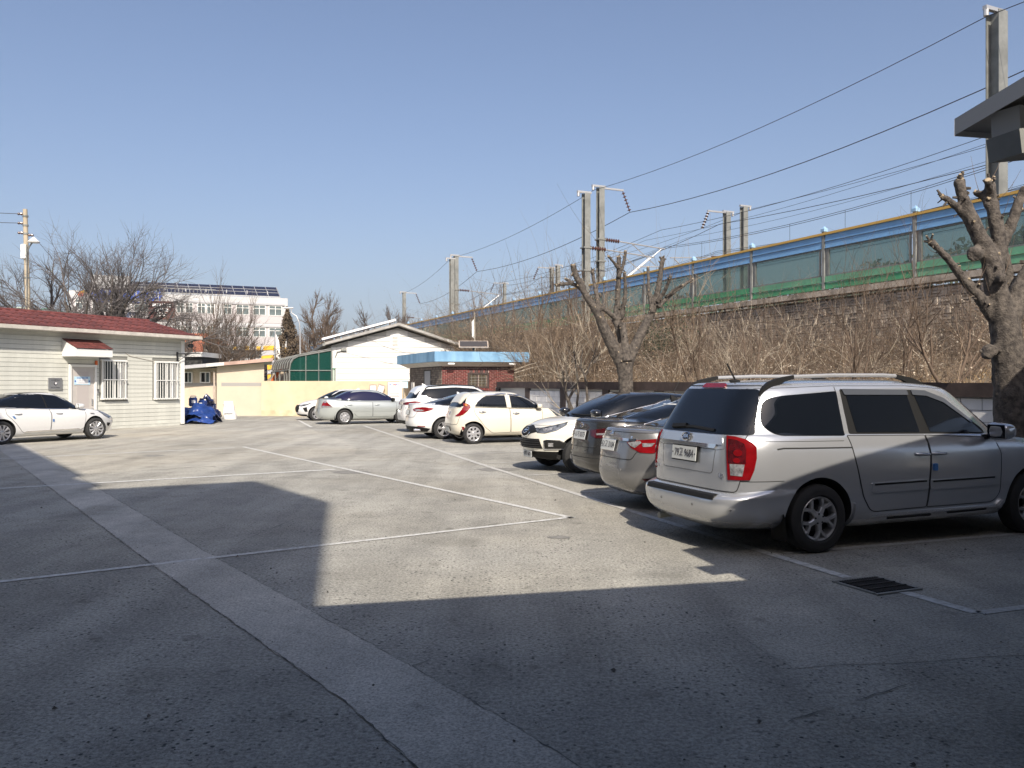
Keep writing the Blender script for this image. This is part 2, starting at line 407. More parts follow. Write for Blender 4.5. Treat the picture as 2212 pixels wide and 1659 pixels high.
M['crack']=mat('crack',(.10,.10,.095),.95,var=.5,vs=3)
for e in (SR,SL):
    for a,b in zip(e[1:-1],e[2:]): ribbon('crack',a,b,.003 if e is SR else .005,.0062,M['crack'],.009,.06)
for (a,b) in (((890,1440),(1010,1400)),((640,1120),(520,1170)),((1700,1560),(1960,1480)),((180,1024),(470,1006)),((480,1006),(765,984))):
    A,B=ground(*a),ground(*b); ribbon('crack',A,B,.004,.0060,M['crack'],.008,.07)
def line(a,b,wd=.1,m=None): return ribbon('parking_line',ground(*a),ground(*b),wd,.0062,m or M['line'])
line((-40,1262),(1237,1117.6),.085); line((-200,1067),(725,1014.4),.17); line((-100,996),(507,967.5),.2,M['line_faint'])
line((525,965.5),(1237,1119.5),.10)

RD=Vector((-.3266,.945,0)); A0=ground(2110,1325)
RL=lambda s: A0+RD*s
CD=Vector((.94,.342,0))
ribbon('parking_line',RL(0),ground(1948,1279),.11,.0062,M['line'])
ribbon('parking_line',ground(1832,1249),ground(1640,1190),.11,.0062,M['line'])
ribbon('parking_line',ground(1640,1190),ground(1060,1010),.11,.0062,M['line_faint'])
ribbon('parking_line',ground(1060,1010),ground(786,920),.12,.0062,M['line_faint'])
line((645,908),(673,923),.12)
ribbon('parking_line',RL(0)+Vector((.02,.0,0)),RL(0)+CD*5,.09,.0062,M['line_faint'])
for s in (2.3,4.8,7.35,9.9,12.4,14.9,17.4,19.9,22.4):
    ribbon('parking_line',RL(s)+CD*.03,RL(s)+CD*4.8,.09,.0062,M['line_faint'])
M['oil']=mat('oil_stain',(.215,.208,.188),.8,var=.25,vs=9)
for (u,v,s_) in ((1208,1161,.10),(760,1020,.3),(1075,1014,.35),(330,985,.2)):
    c=ground(u,v); sheet('oil_stain',[c+Vector((s_*math.cos(q)*(1.3+.7*noise.noise(Vector((q*1.3,u,0)))),s_*.8*math.sin(q)*(1.2+.7*noise.noise(Vector((q*1.7,v,3)))),0)) for q in [k*.314 for k in range(20)]],.0035,M['oil'])
# drain grate
gc=(ground(1805.3,1259.5)+ground(1984,1273.6))/2
gr=thing('drain_grate','rusty black steel drain grate set in the yard across the broken white line','grate',(gc.x,gc.y,0),R(23))
S=.47
b=MB()
for sx,sy,dx,dy in ((0,-S/2,S,.03),(0,S/2,S,.03),(-S/2,0,.03,S-.06),(S/2,0,.03,S-.06)): b.box((sx,sy,.009),(dx+(.03 if dy==.03 else 0)-(0 if dy==.03 else 0),dy,.014))
b.build('frame',M['galvd'],gr)
piece('pit_dark_sheet',(S-.034,S-.034,.002),(0,0,.0055),M['dark'],gr)  # flat black sheet painted in for the dark of the pit
M['ironbar']=mat('iron_bar',(.045,.042,.04),.55,metal=.3,var=.4,vs=20)
for i in range(15): piece('bar',(.013,S-.05,.012),(-S/2+.035+i*(S-.07)/14,0,.014),M['ironbar'],gr)
for i in range(3): piece('cross_bar',(S-.05,.014,.012),(0,-S/4+i*S/4,.0205),M['ironbar'],gr)
# leaf litter and grit lying about
lit=MB()
for i in range(900):
    Y=rnd.uniform(2.2,26); X=rnd.uniform(-.62,.62)*Y; s=rnd.uniform(.004,.011)*(1 if rnd.random()<.93 else 2)
    a=rnd.uniform(0,6.3); z=.0065
    lit.add([(X+s*math.cos(a+k*2.09)*rnd.uniform(.6,1.2),Y+s*math.sin(a+k*2.09)*rnd.uniform(.6,1.2),z) for k in range(3)]+[(X,Y,z+s*.8)],[(0,1,3),(1,2,3),(2,0,3)])
tag(lit.build('gravel',mat('grit',(.10,.095,.085),.9,var=.5,vs=3)),'loose dark grit scattered over the yard surface','gravel',kind='stuff')

# ------------------------------------------------------------------ building and canopy that shade the yard (mostly behind the camera)
HB=14.0; K=1/math.tan(R(SUN_EL)); lx,ly=-math.sin(R(SUN_AZ)),-math.cos(R(SUN_AZ))
def caster(p,h): return Vector((p.x-lx*K*h,p.y-ly*K*h,h))
B_,C_,N3,N2,E2,E1=[caster(ground(*q),HB) for q in ((713.5,1085.7),(552,1039),(196,1058),(220,1047.5),(180.5,1026.7),(45,962.5))]
N1=caster(ground(158,1032),HB)
ft=[B_,C_,N3,N2,N1,E2,E1,E1+(E1-E2).normalized()*9,Vector((-34,2,0)),Vector((-26,-34,0)),Vector((3,-40,0)),B_+Vector((-lx,-ly,0))*22]
bl=thing('building','tall pale building beside the yard that throws its shadow over the parking lines','building',(B_.x,B_.y,0))
MB().prism([(p.x-B_.x,p.y-B_.y) for p in ft],0,HB).build('wall',M['bld'],bl)
cp=thing('canopy','grey flat canopy edge jutting out overhead beside the tall railway mast','canopy',(3.6,-1.2,0))
def cth(P): return [(p[0]-3.6,p[1]+1.2,p[2]) for p in P]
A_=caster(ground(701,1315),3.39)
tip=Vector((2.54,4.735,3.17)); P1=Vector((2.89,3.145,3.39))
up=[tip,Vector((5.54,6.37,3.51)),Vector((8.4,10.2,4.05)),Vector((14,12.0,4.3)),Vector((16,4,4.3)),Vector((9.5,.2,4.0)),Vector((2.9,-2.4,3.5)),Vector((-.9,-3.2,3.45)),A_+(A_-P1).normalized()*.9,P1]  # unseen outer edges extended to shade the tree and close a light gap
n=len(up); T=.055
vs=cth([tuple(p) for p in up])+cth([(p.x,p.y,p.z+T) for p in up])
tri=[(0,1,9),(1,2,3),(1,3,4),(1,4,5),(1,5,6),(1,6,9),(6,7,8),(6,8,9)]
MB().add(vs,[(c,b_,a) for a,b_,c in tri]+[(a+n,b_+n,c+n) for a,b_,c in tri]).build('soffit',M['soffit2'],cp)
fb=MB()
for i in range(n):
    p,q=up[i],up[(i+1)%n]
    d=(q-p).normalized(); o=Vector((d.y,-d.x,0)).normalized()*-.012
    fb.add(cth([p+o+Vector((0,0,-.03)),q+o+Vector((0,0,-.03)),q+o+Vector((0,0,T+.01)),p+o+Vector((0,0,T+.01))]),[(0,1,2,3)])
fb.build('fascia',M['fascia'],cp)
bm=MB(); bm.bar(cth([at(2172,268,4.45)])[0],cth([at(2420,296,4.9)])[0],.16,.16); bm.build('beam',M['fascia'],cp)
bm=MB(); bm.bar(cth([at(2168,316,4.15)])[0],cth([at(2420,296,4.35)])[0],.20,.12); bm.build('gutter',M['galvd'],cp)
wl=Vector((.6,-3.2)); wd_=Vector((.875,.485))
q=[wl,wl+wd_*16,wl+wd_*16+Vector((.485,-.875))*8,wl+Vector((.485,-.875))*8]
MB().prism([(p.x-3.6,p.y+1.2) for p in q],0,3.4).build('wall',M['bld'],cp)

# ------------------------------------------------------------------ clad house on the left
def boards(parent, x0, x1, z0, z1, pitch, m, openings, name='siding_board', tilt=.05, top=None, gap=.012):
    z=z0
    while z<z1-.02:
        h=min(pitch,z1-z); zc=z+h/2; segs=[(x0,x1)] if top is None else [top(zc+h*.45)]
        if top is not None: segs=[(max(x0,segs[0][0]),min(x1,segs[0][1]))]
        for (a,b_,c,d) in openings:
            if c<zc<d:
                ns=[]
                for s,e in segs:
                    if b_<=s or a>=e: ns.append((s,e)); continue
                    if a>s: ns.append((s,a))
                    if b_<e: ns.append((b_,e))
                segs=ns
        for s,e in segs:
            if e-s>.06: piece(name,(e-s,.018,h-gap),((s+e)/2,-.014,zc),m,parent,rx=-tilt)
        z+=pitch
FH=Frame((-13.8,34.8),math.atan2(.888,.46))
hs=thing('clad_house','single storey cream clapboard house with red tiled roof and barred windows','house',(FH.p.x,FH.p.y,0),FH.a)
HX=-13.6; HD=5.2; HZ=3.58
M['backing']=mat('board_backing',(.22,.22,.20),.9)  # backing coloured dark so the gaps between boards read as shadow
MB().prism([(HX,0),(0,0),(0,HD),(HX,HD)],0,HZ).build('wall',M['backing'],hs)
MB().box((HX/2-.1,-.007,.05),(-HX-.2,.02,.1)).build('base_board',M['siding'],hs)
wins=[]
for (u0,v0,u1,v1) in ((219,779,269,861.5),(333.7,782.4,381,861.4)):
    xa,za=FH.hit(u0,v1); xb,zb=FH.hit(u1,v0); zt=(zb+FH.hit(u0,v0)[1])/2; zl=(za+FH.hit(u1,v1)[1])/2; wins.append((xa,xb,zl,zt))
dx0,_=FH.hit(151.5,850); dx1,dzt=FH.hit(201.5,793.5); dzt=FH.hit(176,793)[1]
boards(hs,HX,-.16,.10,HZ-.12,.158,M['siding'],[(a-.12,b_+.12,c-.1,d+.1) for a,b_,c,d in wins]+[(dx0-.1,dx1+.1,-.1,dzt+.12)])
piece('corner_trim',(.17,.05,HZ-.1),(-.075,-.026,HZ/2),M['trim'],hs)
piece('frieze',(-HX+.1,.03,.13),(HX/2,-.02,HZ-.055),M['siding'],hs)
for (a,b_,c,d) in wins:
    wdt=b_-a; h=d-c; xc=(a+b_)/2; zc=(c+d)/2
    f=MB()
    for z in (c,d): f.box((xc,-.05,z),(wdt+.12,.09,.06))
    for x in (a,b_): f.box((x,-.05,zc),(.06,.085,h-.06))
    f.box((xc,-.03,zc),(.06,.06,h-.06))
    wf=f.build('window',M['trim'],hs)
    for sgn in (-1,1): piece('pane',(wdt/2-.06,.012,h-.06),(xc+sgn*wdt/4,-.012,zc),M['winglass'],wf)
    piece('curtain',(wdt*.16,.006,h-.1),(xc+wdt*.28,-.021,zc),M['white'],wf)
    for i in range(9): piece('window_bar',(.022,.022,h+.02),(a+wdt*(i+.5)/9,-.13,zc),M['trim'],wf)
    for z in (c+.02,zc,d-.02): piece('bar_rail',(wdt+.02,.022,.03),(xc,-.155,z),M['trim'],wf)
# door
dw=dx1-dx0; dc=(dx0+dx1)/2
dp=piece('door',(dw,.05,dzt),(dc,-.02,dzt/2+.02),M['doorgrey'],hs)
df=MB(); df.box((dx0-.04,-.045,dzt/2),(.08,.10,dzt)); df.box((dx1+.04,-.045,dzt/2),(.08,.10,dzt)); df.box((dc,-.045,dzt+.05),(dw+.16,.10,.09)); df.build('door_frame',M['trim'],hs)
zi=dzt/2+.02
piece('door_inset',(dw*.52,.012,dzt*.86),(0,-.028,-.02),mat('door_inset',(.47,.43,.41),.45),dp)
hb=MB(); hb.cbox((dw*.40,-.05,-.14),(.06,.05,.24),.015); hb.bar((dw*.42,-.06,-.42),(dw*.28,-.075,-.42),.03); hb.cbox((dw*.42,-.045,-.42),(.06,.03,.10),.01); hb.build('handle',M['steel'],dp)
bu0,bz0=FH.hit(158,831); bu1,bz1=FH.hit(192.5,815)
bz0=(FH.hit(175,831)[1]); bz1=FH.hit(175,813.5)[1]
sg=piece('banner',(bu1-bu0,.008,bz1-bz0),((bu0+bu1)/2,-.062,(bz0+bz1)/2),M['bluebanner'],None); sg.parent=None
bc=FH.p+FH.x*((bu0+bu1)/2)+FH.y*-.062; sg.location=(bc.x,bc.y,(bz0+bz1)/2); sg.rotation_euler=(0,0,FH.a)
tag(sg,'pale blue printed notice stuck on the grey house door','notice')
bw=bu1-bu0; bh=bz1-bz0
piece('white_panel',(bw*.72,.004,bh*.62),(.0,-.006,-bh*.10),M['paper'],sg)
text('lettering','신나는 예술 여행',bh*.20,M['lettblue'],sg,(0,-.009,bh*.32),sx=1.1)
text('lettering','접 견 중',bh*.25,M['greyink'],sg,(0,-.010,bh*.03),sx=1.1)
for k,wk in enumerate((.5,.6)): piece('print_line',(bw*wk,.002,bh*.03),(0,-.009,-bh*(.22+.09*k)),M['greyink'],sg)
for sx_ in (-1,1): MB().lathe([(-.004,.001),(-.004,bh*.1),(0,bh*.1)],14,'y',(sx_*bw*.44,-.006,-.02)).build('badge_dot',M['lettblue'],sg)
# plaque
pu0,pz0=FH.hit(101.5,841); pu1,pz1=FH.hit(131.5,816.5)
pc=FH.p+FH.x*((pu0+pu1)/2)+FH.y*-.06; pz=(FH.hit(116.5,841.5)[1]+FH.hit(116.5,816)[1])/2; ph=FH.hit(116.5,816)[1]-FH.hit(116.5,841.5)[1]; pw=pu1-pu0
pl=MB().cbox((0,0,0),(pw,.05,ph),.01).build('plaque',M['steel']); pl.location=(pc.x,pc.y,pz); pl.rotation_euler=(0,0,FH.a)
tag(pl,'square brushed steel plaque fixed to the clapboard wall behind the white saloon','plaque')
text('lettering','지역행복문',ph*.17,M['ink'],pl,(0,-.027,ph*.28)); text('lettering','클린넷 지역행복',ph*.12,M['ink'],pl,(0,-.027,-ph*.34))
e=MB(); e.lathe([(-.003,.001),(-.003,ph*.16),(0,ph*.16)],16,'y',(0,-.026,0)); e.build('emblem',M['ink'],pl)
e=MB(); e.lathe([(-.003,.001),(-.003,ph*.09),(0,ph*.09)],12,'y',(.012,-.0295,.015)); e.build('emblem',M['paper'],pl)
# door canopy
cx0,_=FH.hit(133,770); cx1,_=FH.hit(243.4,768,-.8)
cz=FH.hit(190,770,-.8)[1]
can=MB(); can.add([(cx0,-.03,cz),(cx1,-.03,cz),(cx1,-.8,cz),(cx0,-.8,cz),(cx0,-.03,cz+.62),(cx1,-.03,cz+.62),(cx1,-.8,cz+.27),(cx0,-.8,cz+.27)],[(3,2,1,0),(0,1,5,4),(2,3,7,6),(1,2,6,5),(3,0,4,7),(4,5,6,7)])
cn=can.build('door_canopy',M['trim'],hs)
for r_ in range(4):
    for k in range(6):
        t0=r_/4; y0=-.83+.8*t0; z0=cz+.285+.35*t0
        x=cx0+(cx1-cx0)*(k+.5)/6
        piece('shingle',((cx1-cx0)/6-.008,.235,.014),(x+rnd.uniform(-.01,.01),y0+.1,z0+.06),M['redroof'],cn,rx=.41)
# orange siren, keypad, wall light
for nm,lb,ct,u,v,d,m in (('siren','small orange alarm box beside the top of the house door','alarm',205.5,784,(.09,.07,.17),'orange'),('keypad','grey door keypad on the wall under the orange alarm','keypad',208.5,846,(.09,.05,.17),'steel')):
    x,z=FH.hit(u,v); p=FH.p+FH.x*x+FH.y*-.07
    o=MB().cbox((0,0,0),d,.015).build(nm,M[m]); o.location=(p.x,p.y,z); o.rotation_euler=(0,0,FH.a); tag(o,lb,ct)
    if nm=='siren': piece('conduit',(.025,.025,1.1),(0,.02,-.65),M['trim'],o)
    else: piece('visor',(.11,.06,.02),(0,-.03,.07),M['black'],o)
x,z=FH.hit(387,775); p=FH.p+FH.x*x+FH.y*-.05
cc=thing('wall_bracket','black steel bracket with a small lamp at the house corner','bracket',(p.x,p.y,z),FH.a)
b=MB(); b.box((-.15,-.02,0),(.06,.04,.55)); b.bar((-.15,-.03,.2),(.75,-.3,.25),.035); b.bar((-.15,-.03,-.12),(.3,-.18,.2),.02); b.build('arm',M['black'],cc)
MB().lathe([(-.14,.02),(-.1,.07),(.06,.09),(.1,.05)],12,'x',(.35,-.25,.55)).build('lamp',M['black'],cc); MB().tube([(.35,-.25,.5),(.6,-.28,.25)],.012,6).build('stem',M['black'],cc)
xs0,zs0=FH.hit(270,769); xs1,zs1=FH.hit(333,778); xs2,zs2=FH.hit(375,780)
cb=MB(); cb.tube([(xs0,-.035,zs0+.12),(xs0+.2,-.035,zs0),(xs1,-.035,zs1-.05),(xs2,-.035,zs2-.02)],.014,6); cb.build('cable',M['gutter'],hs)
# roof
rf=MB()
EY,EZ,RY,RZ=-.42,3.70,2.6,4.44; RX0,RX1=HX-.3,.38
rf.add([(RX0,EY,EZ),(RX1,EY,EZ),(RX1,RY,RZ),(RX0,RY,RZ),(RX0,HD+.4,EZ),(RX1,HD+.4,EZ),(RX0,EY,EZ-.1),(RX1,EY,EZ-.1),(RX0,HD+.4,EZ-.1),(RX1,HD+.4,EZ-.1)],[(0,1,2,3),(3,2,5,4),(6,8,9,7),(6,7,1,0),(8,4,5,9),(1,7,9,5,2),(0,3,4,8,6)])
roof=rf.build('roof',M['gutter'],hs)
sl_=math.atan2(RZ-EZ,RY-EY); ncol=46; rows_=4; LR=math.hypot(RZ-EZ,RY-EY)
b=MB(); w_=(RX1-RX0)/ncol; dl=LR/rows_+.05
prof=[(-w_/2,0),(-w_*.30,.006),(-w_*.18,.035),(w_*.0,.045),(w_*.18,.035),(w_*.30,.006),(w_/2,0)]
vs=[(x,-dl/2,z+.03) for x,z in prof]+[(x,dl/2,z+.004) for x,z in prof]+[(x,-dl/2,-.012) for x,z in prof]
b.add(vs,[(i,i+1,i+8,i+7) for i in range(6)]+[(i+14,i+15,i+1,i) for i in range(6)])
tme=b.mesh('roof_tile'); tme.materials.append(M['redroof'])
for r_ in range(rows_):
    for k in range(ncol):
        q=(r_+.5)/rows_; o=bpy.data.objects.new('roof_tile',tme); col.objects.link(o); o.parent=roof
        o.location=(RX0+w_*(k+.5),EY+(RY-EY)*q,EZ+(RZ-EZ)*q+.02); o.rotation_euler=(sl_,0,0)
MB().tube([(RX0,RY,RZ+.05),(RX1,RY,RZ+.05)],.07,8).build('ridge_cap',M['redroof'],roof)
gt=MB(); gp_=[(-.02,.02),(-.12,.03),(-.15,-.10),(-.10,-.13),(0,-.13)]
gt.add([(RX0-.05,EY+a,EZ+c) for a,c in gp_]+[(RX1+.12,EY+a,EZ+c) for a,c in gp_],[(i,i+1,i+6,i+5) for i in range(4)]+[(0,1,2,3,4),(9,8,7,6,5)]); gt.build('gutter',M['gutter'],hs)
piece('soffit',(-HX+.3,.42,.02),(HX/2,-.21,HZ+.01),M['gutter'],hs)
MB().box((-8,-.35,.05),(16,.5,.1)).build('plinth',M['concrete'],hs) if False else None
st=piece('step',(1.4,.7,.1),(dc,-.37,.05),M['concrete'],hs)

# ------------------------------------------------------------------ shed, yellow wall, rubbish
SHX,SHY=-13.35,44.6
sh=thing('shed','low cream rendered outbuilding with sloping mint roof and two small windows','shed',(SHX,SHY,0))
MB().prism([(-2.55,0),(0,0),(0,-.02),(0,3.4),(-2.55,3.4)],0,2.55).build('wall',M['cream'],sh) if False else None
b=MB(); b.add([(-2.55,0,0),(0,0,0),(0,0,2.86),(-2.55,0,2.66),(-2.55,3.2,0),(-1.3,3.2,0),(-1.3,3.2,2.8),(-2.55,3.2,2.66)],[(0,1,2,3),(5,4,7,6),(1,5,6,2),(4,0,3,7),(3,2,6,7)])
b.build('wall',M['cream'],sh)
b=MB(); b.add([(-6,.75,0),(-2.55,.75,0),(-2.55,.75,2.62),(-6,.75,2.45),(-6,3.2,0),(-2.55,3.2,0),(-2.55,3.2,2.62),(-6,3.2,2.45)],[(0,1,2,3),(1,5,6,2),(4,0,3,7),(3,2,6,7)]); b.build('wall',M['cream'],sh)
piece('painted_band',(2.2,.006,.18),(-1.2,-.004,1.70),M['greyband'],sh); piece('painted_band',(3.4,.006,.18),(-4.27,.746,1.70),M['greyband'],sh)
rb=MB()
zr=lambda x: 2.86+.085*(x)+.05
rb.add([(x,y,zr(x)+dz) for dz in (0,.13) for x,y in ((-6,-.4),(.55,-.4),(-.6,3.5),(-6,3.5))],[(3,2,1,0),(4,5,6,7)]); rb.build('roof',M['mint'],sh)
for xa,xb,m in ((-6,-2.95,'greypaint'),(-2.95,-2.0,'soffit'),(-2.0,.6,'rust')):
    f=MB(); f.add([(xa,-.42,zr(xa)-.03),(xb,-.42,zr(xb)-.03),(xb,-.42,zr(xb)+.15),(xa,-.42,zr(xa)+.15),(xa,-.45,zr(xa)-.03),(xb,-.45,zr(xb)-.03),(xb,-.45,zr(xb)+.15),(xa,-.45,zr(xa)+.15)],[(0,1,2,3),(7,6,5,4),(0,4,5,1),(3,2,6,7),(0,3,7,4),(1,5,6,2)]); f.build('fascia',M[m],sh)
for u0,u1 in ((398,415.5),(434,454)):
    xa=(u0-CU)/FPX*45.3-SHX; xb=(u1-CU)/FPX*45.3-SHX; xc=(xa+xb)/2; wd=xb-xa
    f=MB()
    for s in (-1,1): f.box((xc+s*wd/2,.68,2.08),(.05,.16,.56)); f.box((xc,.68,2.08+s*.28),(wd+.05,.165,.05))
    f.box((xc,.70,2.08),(.04,.1,.5)); wf=f.build('window',M['trim'],sh)
    for s,m in ((-1,'dark'),(1,'schoolglass')): piece('pane',(wd/2-.05,.01,.5),(xc+s*wd/4,.74,2.08),M[m],wf)
pb=MB(); pb.tube([(-3.1,.6,2.45),(-2.72,.1,2.42),(-2.66,-.07,2.3),(-2.66,-.07,.02)],.05,8); pb.build('drain_pipe',M['pipe'],sh,40)
yw=thing('yellow_wall','long yellow rendered wall behind the parked cars','wall',(SHX-.05,44.3,0))
piece('wall',(8.4,.2,1.88),(4.2,.1,.94),M['cream2'],yw); piece('base_course',(8.4,.03,.32),(4.2,-.016,.16),mat('stained_render',(.58,.47,.31),.9,var=.25,vs=1.5),yw)
# rubbish under the blue sheet
def cloth(name, parent, W, D, H, seed, m, n=34, loc=(0,0,0)):
    vs=[];fs=[];rr=random.Random(seed); off=Vector((rr.uniform(0,50),rr.uniform(0,50),0))
    for j in range(n+1):
        for i in range(n+1):
            a=i/n*2-1; b_=j/n*2-1; r_=max(abs(a),abs(b_)); r2=math.hypot(a,b_)/1.2
            h=H*max(0,1-r2**2.2)**.6*(.75+.5*noise.noise(Vector((a*1.6,b_*1.6,0))+off))
            p=Vector((a*W/2,b_*D/2,max(.01,h)))
            q=noise.noise(p*3.2+off); q2=noise.noise(p*8+off)
            p.z+=.10*abs(q)+.04*abs(q2); p.x+=.08*noise.noise(p*4+off*2); p.y+=.08*noise.noise(p*4+off*3)
            vs.append(p)
    for j in range(n):
        for i in range(n): k=j*(n+1)+i; fs.append((k,k+1,k+n+2,k+n+1))
    return MB().add(vs,fs).build(name,m,parent,35,loc=loc)
tb=ground(423,917)
t_=thing('tarpaulin','crumpled blue tarpaulin heaped over rubbish against the house corner','tarpaulin',(-13.75,36.3,0))
cloth('sheet',t_,1.65,1.7,1.0,3,M['tarp'],44); cloth('fold',t_,1.3,.7,.26,5,M['tarp'],28,(.30,-.65,0))
def bag(name, lab, p, s, seed, m):
    vs=[];fs=[];n=18;off=Vector((seed*7.3,seed*3.1,0))
    for j in range(n+1):
        th=math.pi*j/n
        for i in range(n):
            ph_=2*math.pi*i/n; d=Vector((math.sin(th)*math.cos(ph_),math.sin(th)*math.sin(ph_),math.cos(th)))
            r_=1+.28*noise.noise(d*2.2+off)+.12*abs(noise.noise(d*6+off)); 
            if th<.35: r_*=1+.35*(1-th/.35)
            vs.append((d.x*s*r_,d.y*s*r_,max(0,(d.z*.8+.78)*s*r_)))
    for j in range(n):
        for i in range(n): fs.append((j*n+i,j*n+(i+1)%n,(j+1)*n+(i+1)%n,(j+1)*n+i))
    o=MB().add(vs,fs).build(name,m,None,40); o.location=p; return tag(o,lab,'rubbish bag','rubbish bags by the tarpaulin')
bag('rubbish_bag','large dark blue rubbish bag heaped nearest the tarpaulin',(-14.15,38.3,0),.50,1,M['tarp2'])
bag('rubbish_bag','rounded dark blue rubbish bag at the outer end of the heap',(-13.55,37.6,0),.34,2,M['tarp2'])
bag('rubbish_bag','dark blue rubbish bag slumped on top of the heap of bags',(-14.2,38.5,.55),.34,3,M['tarp2'])
for p,rz,lb in (((-14.25,37.0,.72),.5,'blue plastic jerrycan lying on the tarpaulin heap nearest the house'),((-13.95,37.35,.60),-.3,'blue plastic jerrycan with white label on the heap beside the bags')):
    j=thing('jerrycan',lb,'can',p,rz,'jerrycans on the rubbish heap')
    MB().cbox((0,0,.2),(.34,.28,.4),.05).build('body',M['tarp'],j); MB().tube([(-.1,0,.38),(-.1,0,.46),(.1,0,.46),(.1,0,.38)],.02,6).build('handle',M['tarp'],j); MB().lathe([(.38,.04),(.44,.04)],10,'z',(.12,0,0)).build('cap',M['white'],j)
    piece('label',(.16,.004,.12),(0,-.143,.22),M['paper'],j)
sk=ground(497.5,905.5)
s_=MB(); n=20; vs=[];fs=[]
for j in range(n+1):
    q=j/n; z=q*.88; wv=.29*(1-.32*q**3)*(1.0+.06*math.sin(q*7)); dv=.24*max(.12,(1-q**2.4)); ln=.10*q*q
    for i in range(24):
        a=2*math.pi*i/24; sx_=math.copysign(abs(math.cos(a))**.6,math.cos(a)); sy_=math.copysign(abs(math.sin(a))**.7,math.sin(a))
        nn=1+.08*noise.noise(Vector((sx_*2,sy_*2,z*4)))
        vs.append((sx_*wv*nn-.12*q,sy_*dv*nn+ln,z))
for j in range(n):
    for i in range(24): fs.append((j*24+i,j*24+(i+1)%24,(j+1)*24+(i+1)%24,(j+1)*24+i))
fs.append(tuple(range(24*n,24*n+24)))
s0=thing('sack','full white woven sack with dark bands leaning on the shed wall','sack',(sk.x,sk.y,0),.1)
s_.add(vs,fs).build('sack_body',M['sack'],s0,50)
for z in (.28,.70): piece('printed_band',(.4,.008,.03),(-.12*z,-.27+.1*z,z),M['ink'],s0,rx=-.12)
# dry weeds at the apron edge
# notice board and small framed boards at the yellow wall
p=at(853,842,44.1); sg=thing('notice_board','white board forbidding rubbish dumping, red and blue heading, against the wall','sign',(p.x,p.y,0))
piece('board',(.74,.03,1.0),(0,0,1.32),M['paper'],sg); fb=MB()
for s in (-1,1): fb.box((s*.38,0,1.32),(.025,.04,1.03)); fb.box((0,0,1.32+s*.51),(.785,.042,.025)); fb.box((s*.3,.03,.4),(.03,.03,.8))
fb.build('frame',M['alu'],sg)
for s,x,m in (('쓰레기',-.235,'lettblue'),('불법',-.01,'red'),('투기금지',.21,'lettblue')): text('lettering',s,.105,M[m],sg,(x,-.018,1.68),sx=.78,bold=.002)
for k in range(7): piece('print_line',(.56-(.1 if k%3==2 else 0),.003,.022),(-.02,-.017,1.50-k*.075),M['greyink' if k<4 else 'red'],sg)
for u,lb in ((822,'small empty wooden frame standing on the car side of the yellow wall, upright one'),(836,'small wooden frame leaning askew beside the notice board')):
    p=at(u-16,838,44.05); fr_=thing('picture_frame',lb,'frame',(p.x,p.y,1.25),0); fr_.rotation_euler=(0,.0 if u==822 else .3,0)
    b=MB(); 
    for s in (-1,1): b.box((s*.17,0,.2),(.05,.03,.5)); b.box((0,0,.2+s*.23),(.29,.03,.05))
    b.build('frame_border',M['pipe'],fr_); piece('frame_backing',(.29,.01,.42),(0,.012,.2),M['paper'],fr_)
    pp=piece('prop',(.03,.03,1.3),(0,.03,-.62),M['pipe'],fr_)
bx=thing('blue_box','small pale blue sign box on a post beside the notice board','sign',(at(872,836,41.5).x,41.5,0)); piece('board',(.42,.06,.32),(0,0,1.68),M['bluebanner'],bx); piece('post',(.05,.05,1.5),(0,.05,.75),M['galv'],bx)

# ------------------------------------------------------------------ green shelter
SX,SY=-12.9,48.0
gs=thing('green_shelter','curved green polycarbonate lean-to shelter on steel posts beyond the yellow wall','shelter',(SX,SY,0))
arc=[(0,1.1),(0,2.55),(.06,2.9),(.22,3.16),(.5,3.32),(1.1,3.44),(2.45,3.68)]
def sp(u): return (u-CU)/FPX*SY-SX
fbm=MB(); fbm.tube([(x,0,z) for x,z in arc[0:1]]+[(x,0,z) for x,z in arc[1:]],.045,8); fbm.tube([(0,0,0),(0,0,2.55)],.05,8); fbm.tube([(2.45,0,0),(2.45,0,3.68)],.05,8); fbm.tube([(0,0,2.5),(2.45,0,2.5)],.03,6); fbm.tube([(.95,0,.2),(.95,0,3.40)],.03,6); fbm.tube([(1.7,0,.2),(1.7,0,3.55)],.03,6)
fbm.build('frame',M['galv'],gs)
pts=[(0,0)]+[(x,z) for x,z in arc]+[(2.45,0)]
MB().add([(x,.03,z) for x,z in pts],[tuple(range(len(pts)))]).build('end_panel',M['polygreen'],gs)
rv=MB(); Lr=8.0; q=[(x,z) for x,z in arc[1:]]
sk_=-.42
vs=[(x+sk_*y,y,z+.05) for y in (0,Lr) for x,z in q]; k=len(q); rv.add(vs,[(i,i+1,k+i+1,k+i) for i in range(k-1)]); rv.build('roof_sheet',M['polysmoke'],gs)
for j in range(9):
    y=Lr*j/8; MB().tube([(x+sk_*y,y,z+.09) for x,z in q],.03,5).build('rib',M['galvd'],gs)
    if j in (1,2,4,6,8): MB().tube([(sk_*y,y,0),(sk_*y,y,2.55)],.045,6).build('post',M['galvd'],gs)
MB().tube([(0,0,2.53),(sk_*Lr,Lr,2.53)],.05,6).build('eave_rail',M['galvd'],gs)
for x_,lb in ((.55,'pale green bin'),(1.25,'green crate'),(2.2,'tall green locker')):
    h={.55:1.75,1.25:1.9,2.2:2.6}[x_]
    c_=thing('storage_box',lb+' seen through the green sheet of the shelter','box',(SX+x_,SY+.9,0),0,'boxes stored in the green shelter')
    MB().cbox((0,0,h/2),(.5,.5,h),.04).build('body',M['mint'],c_); piece('lid',(.54,.54,.05),(0,0,h+.027),M['green'],c_)
